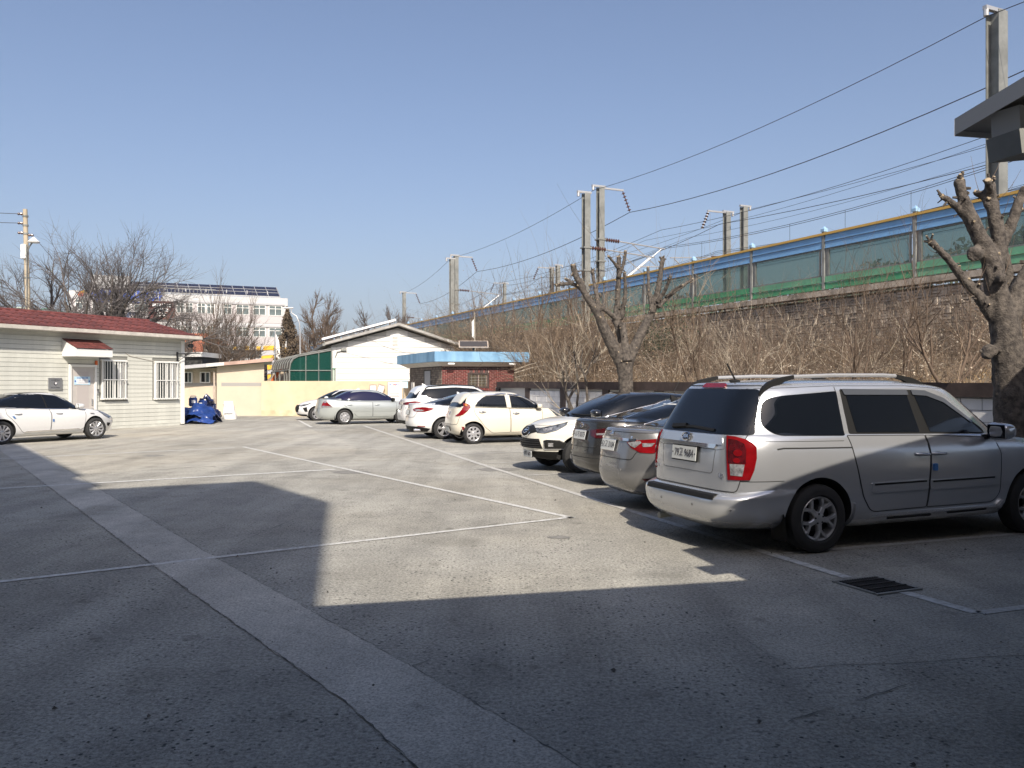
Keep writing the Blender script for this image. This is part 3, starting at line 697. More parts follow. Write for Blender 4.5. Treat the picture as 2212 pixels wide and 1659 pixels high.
# heap with tarpaulin behind shelter
hp=thing('soil_heap','heap of sandy soil under a black sheet behind the shelter posts','heap',(-16.2,58,0)); cloth('heap',hp,7,5,2.6,9,M['cut']); cloth('cover',hp,4.5,3,1.9,11,M['black'],24,(.6,-2.2,0))

# ------------------------------------------------------------------ white gable house
GY=52.0; GA=math.atan2(.29,.957); FG=Frame(((716-CU)/FPX*GY,GY),GA)
gh=thing('gable_house','white clapboard house with low gable, small louvre and solar panels on its roof','house',(FG.p.x,FG.p.y,0),GA)
gw,_=FG.hit(982.4,760); ax,az=FG.hit(858.6,705); elx,elz=FG.hit(700,747); erx,erz=FG.hit(993.5,750)
zl=elz+(az-elz)*(0-elx)/(ax-elx); zr_=erz+(az-erz)*(gw-erx)/(ax-erx)
D=14
b=MB(); b.prism([(0,0),(gw,0),(gw,zr_-.1),(ax,az-.1),(0,zl-.1)],0,D,XZ); b.build('wall',mat('gable_backing',(.55,.55,.53),.9),gh)
def topf(z):
    a=0 if z<zl-.1 else ax*(z-(zl-.1))/(az-zl); b_=gw if z<zr_-.1 else gw-(gw-ax)*(z-(zr_-.1))/(az-zr_); return (a+.02,b_-.02)
vx,vz=FG.hit(853,737); 
boards(gh,.32,gw-.05,.3,az-.25,.345,M['siding_white'],[(vx-.3,vx+.3,vz-.5,vz+.48)],top=topf,tilt=.0,gap=.0)
M['lapshade']=mat('lap_gap_shade',(.30,.30,.285),.9)  # grey strips painted in for the gap and shadow under each board
z=.3
while z<az-.3:
    a,b_=topf(z); a=max(a,.32)
    for s,e in (((a,vx-.3),(vx+.3,min(b_,gw-.05))) if vz-.5<z<vz+.48 else ((a,min(b_,gw-.05)),)):
        if e-s>.1: piece('lap_shade_strip',(e-s,.012,.032),((s+e)/2,-.024,z),M['lapshade'],gh)
    z+=.345
piece('corner_trim',(.3,.05,zl-.2),(.15,-.03,(zl-.2)/2),M['trim'],gh)
v_=MB(); v_.box((vx,-.04,vz),(.6,.06,.95)); v=v_.build('vent',M['trim'],gh)
for i in range(7): piece('louvre',(.36,.03,.06),(vx,-.085,vz-.26+i*.09),M['soffit'],v,rx=-.5)
# roof slabs with overhang
OH=.6
for s,(x0,z0,x1,z1) in enumerate(((elx,elz,ax,az),(ax,az,erx,erz))):
    r_=MB(); r_.prism([(x0,z0),(x1,z1),(x1,z1+.2),(x0,z0+.2)],-OH,D,XZ); r_.build('roof',M['roofgrey'],gh)
b=MB(); b.prism([(elx,elz+.03),(ax,az+.03),(ax,az+.17),(elx,elz+.17)],-OH-.03,-OH-.003,XZ); b.prism([(ax,az+.03),(erx,erz+.03),(erx,erz+.17),(ax,az+.17)],-OH-.03,-OH-.003,XZ); b.build('barge_board',M['concrete'],gh)
MB().bar((elx-.05,-OH,elz+.05),(elx-.05,D,elz+.05),.16).build('gutter',M['galvd'],gh)
# solar panels laid on the left slope
sa=math.atan2(az-elz,ax-elx); Ls=math.hypot(ax-elx,az-elz)
for i in range(5):
    for j in range(3):
        t=(i+.5)/5; x=elx-.1+(ax-elx)*t*.98; z=elz+(az-elz)*t+.42
        o=bpy.data.objects.new('solar_panel',None) if False else None
        b=MB(); b.box((0,0,0),(Ls/5-.03,1.6,.04)); b.box((0,-.815,0),(Ls/5,.03,.09)); 
        o=b.build('solar_panel',M['solar'],gh); o.location=(x,.55+j*1.7,z); o.rotation_euler=(0,-sa,0)
b=MB(); b.bar((elx-.15,-.32,elz+.40),(ax-.15,-.32,az+.40),.05,.13); b.build('panel_rail',M['pv'],gh)
b=MB()
for k in range(6):
    t=k/5; x=elx+(ax-elx)*t*.95; z=elz+(az-elz)*t*.95; b.bar((x,-.2,z+.2),(x,-.2,z+.38),.05)
b.build('panel_stand',M['galvd'],gh)
# meter, conduits and sagging cables on the gable
b=MB(); b.cbox((.75,-.1,zl-.35),(.35,.15,.2),.03); b.tube([(.2,-.06,zl-.9),(.35,-.1,zl-.5),(.6,-.08,zl-.45),(.8,-.05,zl-.3)],.03,6); b.build('service_box',M['galvd'],gh)
b=MB(); P=[]
for k in range(13):
    t=k/12; P.append((2.0+(gw-2.6)*t,-.05,zl+.55-.9*t+(-1.3)*4*t*(1-t)*.45)); 
b.tube(P,.009,5); b.tube([(.7+3.2*t/8,-.05,zl-.5-.75*(t/8)) for t in range(9)],.008,5); b.build('cable',M['gutter'],gh)
b=MB(); b.tube([(gw-.7,-.07,zr_-.25),(gw-.55,-.12,zr_-.45),(gw-.75,-.08,zr_-.7)],.03,5); b.tube([(gw-.3,-.07,zr_-.2),(gw-.35,-.1,zr_-.5)],.025,5); b.build('service_box',M['galvd'],gh)

# ------------------------------------------------------------------ brick hut
HU=Vector((-3.28,38.8,0)); fa=math.atan2(.283,.959); f_=Vector((.959,.283,0)); g_=Vector((-.387,.922,0))
W1,L1,WZ=3.5,5.4,2.56
hut=thing('brick_hut','small red brick hut with a faded blue concrete roof edge','hut',(HU.x,HU.y,0),fa)
gl=Vector((g_.dot(f_),g_.dot(Vector((-f_.y,f_.x,0))),0))   # side direction in local axes
ga=math.atan2(gl.y,gl.x)
c1=Vector((W1,0,0))
MB().prism([(0,0),(W1,0),(W1+gl.x*L1,gl.y*L1),(gl.x*L1,gl.y*L1)],0,WZ).build('wall',M['mortar'],hut)
# front bricks; the window opening: u 1014-1054, v 806-836
FU=Frame((HU.x,HU.y),fa)
wx0,wz1=FU.hit(1012,807); wx1,wz0=FU.hit(1054,836.5); 
ch=.0745; bl_=.215; cnt=0; stuffb=MB()
for r_ in range(int(WZ/ch)-1,-1,-1):
    z=(r_+.5)*ch; off=(r_%2)*bl_/2; k=-1
    while True:
        x=off+bl_*k+bl_/2; k+=1
        a,b_=max(0.0,x-bl_/2+.008),min(W1,x+bl_/2-.008)
        if x-bl_/2>W1: break
        if b_-a<.03: continue
        if wz0-.1<z<wz1+.14 and b_>wx0-.05 and a<wx1+.05:
            if a<wx0-.08: b_=wx0-.055
            elif b_>wx1+.08: a=wx1+.055
            else: continue
        m=M['brickdark'] if z>WZ-.2 else M['brick']
        if cnt<300: piece('brick',(b_-a,.03,ch-.018),((a+b_)/2,-.006-rnd.uniform(0,.006),z),m,hut); cnt+=1
        else: stuffb.box(((a+b_)/2,-.006,z),(b_-a,.03,ch-.014))
tag(stuffb.build('brick',M['brick'],hut),kind='stuff')
nsol=int((wx1-wx0+.1)/.085)
for i in range(nsol):
    x=wx0-.05+(i+.5)*.085; piece('header_brick',(.07,.03,.17),(x,-.012,wz1+.11),M['brickdark'] if i%3 else M['brick'],hut); piece('header_brick',(.07,.05,.09),(x,-.02,wz0-.075),M['brick'],hut)
f=MB()
for s in (wx0,wx1): f.box((s,.0,(wz0+wz1)/2),(.09,.09,wz1-wz0+.09))
for s in (wz0,wz1): f.box(((wx0+wx1)/2,.0,s),(wx1-wx0-.09,.09,.09))
f.box(((wx0+wx1)/2-.05,.01,(wz0+wz1)/2),(.07,.06,wz1-wz0-.09)); wf=f.build('window',M['brown'],hut)
for sx_ in (-.27,.22): piece('pane',((wx1-wx0)/2-.1,.012,wz1-wz0-.09),((wx0+wx1)/2+sx_,-.002,(wz0+wz1)/2),mat('dusty_pane',(.09,.075,.055),.12,var=.4,vs=6),wf)
for k in range(5): piece('window_bar',(.012,.012,wz1-wz0-.09),(wx0+.14+k*(wx1-wx0-.28)/4,-.03,(wz0+wz1)/2),M['galvd'],wf)
for k in range(3): piece('window_bar',(wx1-wx0-.12,.012,.012),((wx0+wx1)/2,-.045,wz0+.2+k*(wz1-wz0-.4)/2),M['galvd'],wf)
# side stones with the doorway
FS=Frame((HU.x,HU.y),fa+ga+math.pi)    # local x runs back towards the corner
sd_=empty('side_wall',(0,0,0),ga+math.pi,hut)
dxa=-2.75; dxb=-1.75
sb=MB(); sb.box((-L1/2,-.012,WZ/2),(L1,.02,WZ)); sb.build('mortar_bed',M['mortar2'],sd_)
ch=.105; cnt=0; st2=MB()
for r_ in range(int(WZ/ch)-1,-1,-1):
    z=(r_+.5)*ch; k=0; x=-L1+(r_%2)*.1-.1
    while x<0:
        wv=rnd.uniform(.18,.27); a=max(-L1,x+.006); b_=min(0,x+wv-.006); x+=wv
        if b_-a<.05 or (b_>dxa-.06 and a<dxb+.06 and z<2.4): continue
        d=(round((b_-a)/.02)*.02,.03+rnd.choice((0,.008,.016)),ch-.014)
        if cnt<290: piece('stone',d,((a+b_)/2,-.028,z),M['stone'],sd_); cnt+=1
        else: st2.box(((a+b_)/2,-.028,z),d)
tag(st2.build('stone',M['stone'],sd_),kind='stuff')
dd=piece('door',(dxb-dxa-.1,.04,2.36),((dxa+dxb)/2+.04,-.03,1.18),M['greypaint'],sd_); piece('jamb',(.09,.05,2.4),(dxa,-.03,1.2),M['black'],sd_)
bb=MB(); bb.box((-3.9,-.3,1.25),(.42,.06,1.1)); bb.build('leaning_board',M['soffit'],sd_)
# roof slab
F0=Vector((-3.57-HU.x,38.2-HU.y,0)); to=lambda v:Vector((v.dot(f_),v.dot(Vector((-f_.y,f_.x,0)))))
o0=to(F0); a1=o0+Vector((4.6,0)); b1=o0+Vector((gl.x,gl.y))*6.7; c1=b1+Vector((4.6,0))
MB().prism([(o0.x,o0.y),(a1.x,a1.y),(c1.x,c1.y),(b1.x,b1.y)],2.76,3.235).build('roof_slab',M['bluepaint'],hut)
s_=MB(); low=[(.0,.0),(W1,0),(W1+gl.x*L1,gl.y*L1),(gl.x*L1,gl.y*L1)]; hi=[(o0.x+.12,o0.y+.12),(a1.x-.12,a1.y+.12),(c1.x-.12,c1.y-.12),(b1.x+.12,b1.y-.12)]
low=[(-.12,-.12),(W1+.12,-.12),(W1+gl.x*L1+.12,gl.y*L1+.12),(gl.x*L1-.12,gl.y*L1+.12)]
s_.add([(x,y,WZ+.0) for x,y in low]+[(x,y,2.757) for x,y in hi],[(3,2,1,0),(4,5,6,7)]+[(i,(i+1)%4,4+(i+1)%4,4+i) for i in range(4)]); s_.build('soffit',M['soffit'],hut)
for x in (.35,3.3): MB().cbox((x,-.42,2.66),(.32,.14,.09),.02).build('lamp',M['white'],hut)
# solar panel and pole on / behind the hut roof
p=at(1023,748,40.4)
sp_=thing('rooftop_collector','small tilted solar panel standing on the blue edged hut roof','solar panel',(p.x,p.y,3.235),.1)
b=MB(); b.tube([(0,0,0),(0,0,.3)],.06,8); b.build('stand',M['black'],sp_)
pn=empty('panel',(0,0,.42),0,sp_); pn.rotation_euler=(R(38),0,0)
piece('frame',(1.44,.55,.04),(0,0,0),M['pipe'],pn); piece('cell_sheet',(1.34,.46,.012),(0,0,.024),mat('dusty_cells',(.06,.055,.055),.3),pn)
p=at(1027,800,45)
fp=thing('wooden_pole','thin bare wooden pole rising behind the solar panel','pole',(p.x,p.y,0)); MB().tube([(0,0,0),(-.05,0,5.6)],[.05,.035],8).build('shaft',M['bark_pale'],fp)
cloth_=MB(); cloth_.add([(-.05,0,5.3),(-.2,.02,5.1),(-.18,0,4.3),(-.06,0,4.2)],[(0,1,2,3)]); cloth_.build('rag',M['sack'],fp)
# ------------------------------------------------------------------ welfare centre (three storey white building)
SP=at(147.7,800,124); SA=math.atan2(12,29.5); FSc=Frame((SP.x,SP.y),SA)
swid,_=FSc.hit(621.3,700); sx=lambda zx:FSc.hit(137.1+.2356*zx,700)[0]
def sz(zx,zy): return FSc.hit(137.1+.2356*zx,548.6+.2356*zy)[1]
sc_b=thing('office_building','long white three storey building with blue rooftop letters behind the bare trees','building',(SP.x,SP.y,0),SA)
ZT=sz(1000,368)
MB().prism([(0,0),(swid,0),(swid,13),(0,13)],0,ZT).build('wall',M['school'],sc_b)
# the two recessed window rows; grey top band painted in for shade, columns between
def row(za,zb,cols,xa,xb):
    piece('window_recess',(xb-xa,.05,zb-za),((xa+xb)/2,-.03,(za+zb)/2),M['schoolpink'],sc_b)
    b=MB(); b.box(((xa+xb)/2,-.10,zb+.15),(xb-xa+.6,.3,.3)); b.build('painted_shade_band',M['greypaint'],sc_b)
    for i,(c0,c1) in enumerate(cols):
        x0,x1=sx(c0),sx(c1); xc=(x0+x1)/2; wd=x1-x0; z0=za+(zb-za)*.42; h=zb-z0-.05; zc=z0+h/2
        f=MB()
        for s in (-1,0,1): f.box((xc+s*wd/2*(1 if s else .0)+(-wd*.0),-.10,zc),(.09,.08,h))
        for z in (zc-h/2+.05,zc+h*.18,zc+h/2-.05): f.box((xc,-.095,z),(wd,.07,.08))
        wf=f.build('window',M['trim'],sc_b)
        for s in (-1,1):
            piece('pane',(wd/2-.09,.02,h*.66),(xc+s*wd/4,-.075,zc-h*.15),M['schoolglass'],wf); piece('pane',(wd/2-.09,.02,h*.26),(xc+s*wd/4,-.075,zc+h*.33),M['schoolglass'],wf)
    for (c0,c1),(d0,d1) in zip(cols[:-1],cols[1:]):
        a,b_=sx(c1)+.25,sx(d0)-.25
        if .3<b_-a<2.5: piece('column',(round(b_-a,1),.34,zb-za),((a+b_)/2,-.17,(za+zb)/2),M['school'],sc_b)
xr=[(1040,1105),(1120,1185),(1230,1300),(1315,1385),(1470,1540),(1585,1700),(1740,1850),(1885,2000)]
xl=[(110,240),(265,390),(460,575),(650,775)]
for zy0,zy1 in ((470,635),(672,832)):
    zb=sz(1885,zy0); za=sz(1885,zy1); row(za,zb,xr,sx(1025),sx(2008)); row(za,zb,xl,sx(85),sx(778))
bp=piece('brick_panel',(sx(1020)-sx(780),.5,sz(900,435)-sz(900,600)),((sx(780)+sx(1020))/2,-.26,(sz(900,435)+sz(900,600))/2),M['brickpanel'],sc_b)
bpx=(sx(780)+sx(1020))/2; bpz=(sz(900,435)+sz(900,600))/2
for zx,zy in ((832,472),(876,472),(920,473),(968,475),(855,514),(898,514),(942,515),(876,556),(920,556)):
    piece('square_opening',(.55,.1,.55),(sx(zx)-bpx,-.28,sz(zx,zy)-bpz),M['white'],bp); piece('opening_void',(.28,.1,.28),(sx(zx)-bpx,-.31,sz(zx,zy)-bpz),M['greyink'],bp)
# roof plant, solar row
piece('stair_tower',(sx(600)-sx(240),5,sz(400,185)-ZT),((sx(600)+sx(240))/2,4,(ZT+sz(400,185))/2),M['school'],sc_b)
np_=16
for i in range(np_):
    c0=330+(1990-330)*i/np_; c1=330+(1990-330)*(i+1)/np_; x0,x1=sx(c0),sx(c1)
    t=(i+.5)/np_; zt=sz((c0+c1)/2,236+(305-236)*t); zb=sz((c0+c1)/2,310+(380-310)*t)
    b=MB(); d=2.4; b.add([(x0+.08,1.2,zb),(x1-.02,1.2,zb),(x1-.35,1.2+d,zt+.35),(x0-.25,1.2+d,zt+.35),(x0+.08,1.25,zb-.1),(x1-.02,1.25,zb-.1),(x1-.35,1.25+d,zt+.25),(x0-.25,1.25+d,zt+.25)],[(0,1,2,3),(7,6,5,4),(0,4,5,1),(1,5,6,2),(2,6,7,3),(3,7,4,0)]); b.mi=1
    for q in (.33,.66): z=zb+(zt+.35-zb)*q; b.bar((x0+.08-.33*q,1.2+d*q-.03,z+.03),(x1-.02-.33*q,1.2+d*q-.03,z+.03),.05)
    b.bar((x1+.02,1.2-.02,zb+.02),(x1-.31,1.2+d-.02,zt+.37),.09); b.build('solar_panel',[M['solar'],M['alu']],sc_b)
b=MB(); b.bar((sx(330),1.2,sz(330,315)-.15),(sx(1995),1.2,sz(1995,384)-.12),.18)
for k in range(9): x=sx(360+k*190); b.box((x,1.6,ZT+.4),(.15,.15,1.6))
b.build('panel_stand',M['alu'],sc_b)
b=MB()
for k in range(30): b.box((sx(340)+k*.55,.4,ZT+.5),(.06,.06,1.1))
b.box((sx(340)+8,.4,ZT+1.0),(17,.06,.08)); b.build('railing',M['galv'],sc_b)
# letters
s='밀양시장애인복지관'; xa,xb=sx(278),sx(880); 
for i,ch_ in enumerate(s):
    x=xa+(xb-xa)*(i+.5)/len(s); text('letter',ch_,2.15,M['lettblue'],sc_b,(x,-.25,sz(278,392)+(sz(880,410)-sz(278,392))*(i+.5)/len(s)),ext=.10,bold=.0)
for zx,zy,r_,m in ((160,365,.42,'orange'),(182,358,.42,'yellow'),(172,385,.45,'red'),(196,385,.42,'white'),(225,388,.40,'red'),(243,388,.35,'sack')):
    MB().lathe([(-.1,.02),(-.1,r_),(0,r_)],12,'y',(sx(zx),-.12,sz(zx,zy))).build('emblem_petal',M[m],sc_b)
# ground floor: white band with yellow squares, dark glazing, wave mural
z0,z1=sz(1800,882),sz(1800,848); piece('fascia',(sx(1830)-sx(1280),.5,z1-z0),((sx(1830)+sx(1280))/2,-.25,(z0+z1)/2),M['school'],sc_b)
for c in (1290,1360,1460,1575,1680,1785): piece('yellow_square',(.62,.06,z1-z0+.02),(sx(c),-.53,(z0+z1)/2),M['yellow'],sc_b)
z2=sz(1800,952); piece('glazed_front',(sx(1820)-sx(1280),.06,z0-z2),((sx(1820)+sx(1280))/2,-.05,(z0+z2)/2),M['winglass'],sc_b)
for k in range(13): piece('mullion',(.10,.1,z0-z2),(sx(1285+k*44),-.12,(z0+z2)/2),M['galv'],sc_b)
piece('transom',(sx(1820)-sx(1280),.08,.12),((sx(1820)+sx(1280))/2,-.13,z2+(z0-z2)*.35),M['galv'],sc_b)
zz=sz(1900,850); mx0,mx1=sx(1812),swid-.1
for k in range(9):
    top_=zz-k*.78; b=MB(); P=[]; nn=14
    up_=[(mx0+(mx1-mx0)*i/nn, top_+.28*math.sin(i/nn*3.0)-(.25*i/nn)) for i in range(nn+1)]
    b.prism(up_+[(x,z-.74) for x,z in reversed(up_)],-.14-.012*(k%2),-.02,XZ); b.build('mural_stripe',M[('yellow','greypaint','yellow','greyink')[k%4]],sc_b)
# ------------------------------------------------------------------ other far things
def pole_thing(name,label,cat,p,parts): ...
# steel globe behind the house
p=at(287,690,66); gl_=thing('steel_globe','polished steel globe on a stem behind the red roof','sculpture',(p.x,p.y,0))
MB().lathe([(math.cos(math.pi*(1-k/16))*.62+p.z,max(.001,math.sin(math.pi*k/16)*.62)) for k in range(17)],24,'z').build('globe',mat('mirror_steel',(.75,.68,.62),.15,metal=1.),gl_,60); MB().tube([(0,0,0),(0,0,p.z-.5)],.12,10).build('stem',M['steel'],gl_)
# orange tiled roof peeping out behind the red roof, white hall roof
p=at(400,735,60); oh=thing('small_house','small house with orange tiled roof peeping out past the end of the red roof','house',(p.x,p.y,0),.4)
MB().prism([(-2.5,0),(2.5,0),(2.5,3),(-2.5,3)],0,4.6).build('wall',M['greyband'],oh); b=MB(); b.add([(-3,-.4,4.6),(3,-.4,4.6),(1.6,1.6,5.5),(-1.6,1.6,5.5),(-3,3.4,4.6),(3,3.4,4.6)],[(0,1,2,3),(3,2,5,4),(0,3,4),(1,5,2)]); b.build('roof',mat('orange_tile',(.42,.13,.06),.7,var=.2,vs=4),oh)
p=at(415,775,50); dk=thing('store_room','dark walled store with white roof edge between the house and the shed','shed',(p.x-.6,p.y,0))
MB().prism([(-2.2,0),(1.2,0),(1.2,3),(-2.2,3)],0,3.35).build('wall',mat('dark_wall',(.06,.06,.06),.9),dk); piece('roof_edge',(3.6,3.3,.28),(-.5,1.4,3.5),M['white'],dk)
# green vaulted roofs far left
for k,(u0,u1,v,Y,lb) in enumerate(((0,92,664,150,'pale green vaulted roof at the far end beside the pole'),(70,135,666,158,'darker green vaulted roof behind the left bare tree'))):
    a,b_=at(u0,v,Y),at(u1,v,Y); wv=b_.x-a.x
    vh=thing('vaulted_hall',lb,'hall',((a.x+b_.x)/2,Y,0),.15); 
    prof=[(-wv/2*math.cos(math.pi*i/14),a.z-3+3*math.sin(math.pi*i/14)) for i in range(15)]
    MB().prism([(-wv/2,0)]+prof+[(wv/2,0)],0,14,XZ).build('wall',M['greypaint'],vh); b=MB(); b.prism([(x,z+.05) for x,z in prof]+[(x*.97,z-.1) for x,z in reversed(prof)],-.4,14.3,XZ); b.build('roof',M['mint'] if k==0 else M['greenroof'],vh)
# utility pole
p=at(62,675,52); base=at(64.5,760,52)
up=thing('utility_pole','tall tan concrete utility pole with a lamp behind the red roof','utility pole',(base.x,52,0))
topz=at(55,452,52).z; sh_=MB(); sh_.tube([(0,0,0),(-.12,0,topz*.5),(-.30,0,topz)],[.19,.155,.13],14); sh_.build('shaft',mat('tan_concrete',(.40,.34,.25),.9,var=.1,vs=2),up,40)
for v in (467,487,505,600): z=at(60,v,52).z; MB().lathe([(z-.05,.175),(z+.05,.175)],12,'z',(-.29*z/topz,0,0)).build('band',M['galv'],up)
for v,s in ((462,-1),(482,-1),(503,-1),(508,1)): z=at(60,v,52).z; MB().lathe([(-.2,.03),(-.12,.09),(-.04,.05),(.05,.10),(.14,.06)],10,'x',(-.28*z/topz+s*.32,0,z)).build('insulator',M['insul'],up)
zl_=at(60,516,52).z; b=MB(); b.tube([(-.2,-.1,zl_-1.6),(-.1,-.15,zl_-.9),(.1,-.2,zl_-.5),(.28,-.2,zl_-.25)],.04,6); b.build('lamp_arm',M['galv'],up)
MB().lathe([(zl_-.28,.32),(zl_-.22,.36),(zl_-.1,.22),(zl_+.08,.05)],14,'z',(.36,-.2,0)).build('lamp_shade',M['white'],up,40)
MB().cbox((-.3,-.15,at(60,544,52).z),(.32,.2,.9),.03).build('junction_box',M['white'],up); MB().tube([(-.08,-.2,at(60,530,52).z),(-.06,-.2,1)],.03,6).build('conduit',M['galv'],up)
def wire(name, label, pts, sag, r=.012, group=None, n=10):
    P=[]
    for a,b_ in zip(pts[:-1],pts[1:]):
        for k in range(n): t=k/n; q=a.lerp(b_,t); q.z-=sag*4*t*(1-t); P.append(q)
    P.append(pts[-1])
    o=MB().tube(P,r,5).build(name,M['wire'],None); return tag(o,label,'wire',group)
q0=at(54,462,52); wire('overhead_wire','upper black wire running off from the utility pole top',[Vector((q0.x-.15,52,q0.z)),Vector((q0.x-30,38,q0.z+.3))],.5,.02)
q0=at(54,482,52); wire('overhead_wire','lower black wire running off from the utility pole',[Vector((q0.x-.15,52,q0.z)),Vector((q0.x-30,38,q0.z+.1))],.5,.02)
q0=at(60,508,52); q1=at(640,700,90); wire('overhead_wire','long thin wire sagging from the utility pole past the bare trees',[Vector((q0.x+.3,52,q0.z)),at(330,742,56),at(640,745,62)],.6,.014)
# street light and flag pole
p=at(649.5,764,70); sl_=thing('street_lamp','slim grey street lamp with curved arm before the brown conifer','street lamp',(p.x,p.y,0))
zt=at(645,668,70).z; ax0=at(617,667,70).x-p.x
b=MB(); b.tube([(0,0,0),(-.05,0,zt-2.0)],[.09,.06],10); b.tube([(-.05,0,zt-2.0),(-.10,0,zt-1.2),(-.35,0,zt-.6),(-.8,0,zt-.28),(ax0+.5,0,zt+.08)],.045,8); b.build('post',M['alu'],sl_,40); MB().cbox((ax0+.25,0,zt+.1),(.85,.25,.12),.05).build('lamp_head',M['white'],sl_)
p=at(594,795,75); fl=thing('flag_pole','steel flag pole with a limp white flag before the mural','flag pole',(p.x,p.y,0)); zt=at(594,715,75).z
MB().tube([(0,0,0),(.0,0,zt)],[.08,.05],10).build('pole',M['steel'],fl); MB().lathe([(zt,.02),(zt+.1,.1),(zt+.2,.02)],10,'z').build('finial',M['steel'],fl)
b=MB(); b.add([(.05,0,zt-.2),(.35,.05,zt-.9),(.55,0,zt-2.6),(.1,.05,zt-2.4)],[(0,1,2,3)]); b.build('flag',M['sack'],fl)
# blue panels and orange machine behind shed end
p=at(577,800,60); bp_=thing('solar_board','dark blue solar board on a stand between the shed and the shelter','solar panel',(p.x-.2,60,0)); o=piece('board',(.42,.06,1.7),(0,0,2.6),M['solar'],bp_); o.rotation_euler=(.3,0,.2); piece('stand',(.1,.1,2.2),(0,.1,1.1),M['galv'],bp_)
b=MB()
for k in range(3): b.box((0,-.04,-.8+k*.8),(.42,.01,.03))
g2=b.build('grid_line',M['alu'],o)
p=at(584,815,56); om=thing('digger_arm','orange machine arm behind the shed corner','machine',(p.x,56,0)); b=MB(); b.bar((-.6,0,.3),(.4,0,2.3),.25); b.bar((.4,0,2.3),(.9,0,3.0),.18); b.bar((-.5,0,.9),(.5,0,1.6),.12); b.build('arm',M['orange'],om)
MB().cbox((-.9,.5,.7),(1.2,1.2,1.4),.1).build('cab',M['orange'],om)
# painted figure board left of the bushes
p=at(423,775,56); mb=thing('painted_board','orange and red painted figure board behind the shed roof','board',(p.x,56,0))
MB().prism([(-.5,2.9),(.1,2.9),(.15,3.5),(.5,3.9),(.45,4.5),(.1,4.8),(-.35,4.6),(-.5,4.0),(-.35,3.6)],0,.06,XZ).build('upper_shape',mat('salmon_paint',(.6,.22,.13),.6),mb); MB().prism([(-.5,0),(.1,0),(.1,2.9),(-.5,2.9)],0,.06,XZ).build('lower_shape',M['red'],mb)

# ------------------------------------------------------------------ boundary wall of painted blocks (parallel to the railway)
W0=Vector((.61,30.4,0)); WD=Vector((7.29,-16.8,0)).normalized(); wang=math.atan2(WD.y,WD.x)
BW=thing('boundary_wall','white painted block boundary wall in brown posts and coping below the scrub','wall',(W0.x,W0.y,0),wang)
WL0,WL1=-3.2,26; pit=2.86; 
def wz(x): return 1.80-.0035*x
MB().prism([(WL0,0),(WL1,0),(WL1,.15),(WL0,.15)],0,1.6).build('wall_core',M['mortarw'],BW)
nb=0; stb=MB()
for i in range(-1,9):
    x0=i*pit; zt=wz(x0)
    piece('post',(.36,.26,1.6),(x0,.06,.78),M['brown'],BW); piece('coping',(pit-.006,.32,.24),(x0+pit/2,.06,zt-.12),M['brown'],BW)
    if i==-1: 
        continue
    if i in(1,): continue_dark=True
    for r_ in range(7,-1,-1):
        z=.10+r_*.198; off=(r_%2)*.2
        if z>zt-.33: continue
        x=x0+.19-off
        while x<x0+pit-.19:
            a=max(x,x0+.19); b_=min(x+.392,x0+pit-.19); x+=.40
            if b_-a<.06: continue
            h=min(.186,zt-.25-z)
            if nb<300 and r_>2: piece('block',(b_-a-.008,.03,h),((a+b_)/2,-.018-rnd.uniform(0,.008),z+h/2),M['block'],BW); nb+=1
            else: stb.box(((a+b_)/2,-.018,z+h/2),(b_-a-.008,.03,h))
tag(stb.build('block',M['block'],BW),kind='stuff')

# ------------------------------------------------------------------ embankment, retaining wall, noise barrier
BP=Vector((13.4,27.5,0)); BD=Vector((-.4147,.91,0)); BN=Vector((.91,.4147,0))   # along, and away from the yard
bang=math.atan2(BD.y,BD.x)
def B(s,n,z=0.0): 
    p=BP+BD*s+BN*n; return Vector((p.x,p.y,z))
ZR=5.25; ZTOP=7.32
S0,S1=-16,92
# slope between the boundary wall and the retaining wall
vs=[];fs=[];NS,NN=70,14
wn=(W0-BP).dot(BN)+.25
for i in range(NS+1):
    s=S0+(S1-S0)*i/NS
    for j in range(NN+1):
        t=j/NN; n_=wn+(-.1-wn)*t; z=.75+2.0*t**.8+.18*noise.noise(Vector((s*.4,n_*.6,0)))
        if s>42: z*=max(.15,1-(s-42)/25)
        vs.append(B(s,n_,z))
for i in range(NS):
    for j in range(NN): k=i*(NN+1)+j; fs.append((k,k+1,k+NN+2,k+NN+1))
tag(MB().add(vs,fs).build('slope',M['soil'],None,60),kind='structure')
b=MB(); b.add([B(S0,.3,0),B(S1+40,.3,0),B(S1+40,30,0),B(S0,30,0),B(S0,.3,ZR-.3),B(S1+40,.3,ZR-.3),B(S1+40,30,ZR-.3),B(S0,30,ZR-.3)],[(4,5,6,7),(0,1,5,4),(1,2,6,5),(2,3,7,6),(3,0,4,7)]); tag(b.build('track_bed',M['soil']),kind='structure')
rwl=thing('retaining_wall','weathered grey stone block retaining wall under the noise barrier','wall',tuple(B(0,0)),bang)
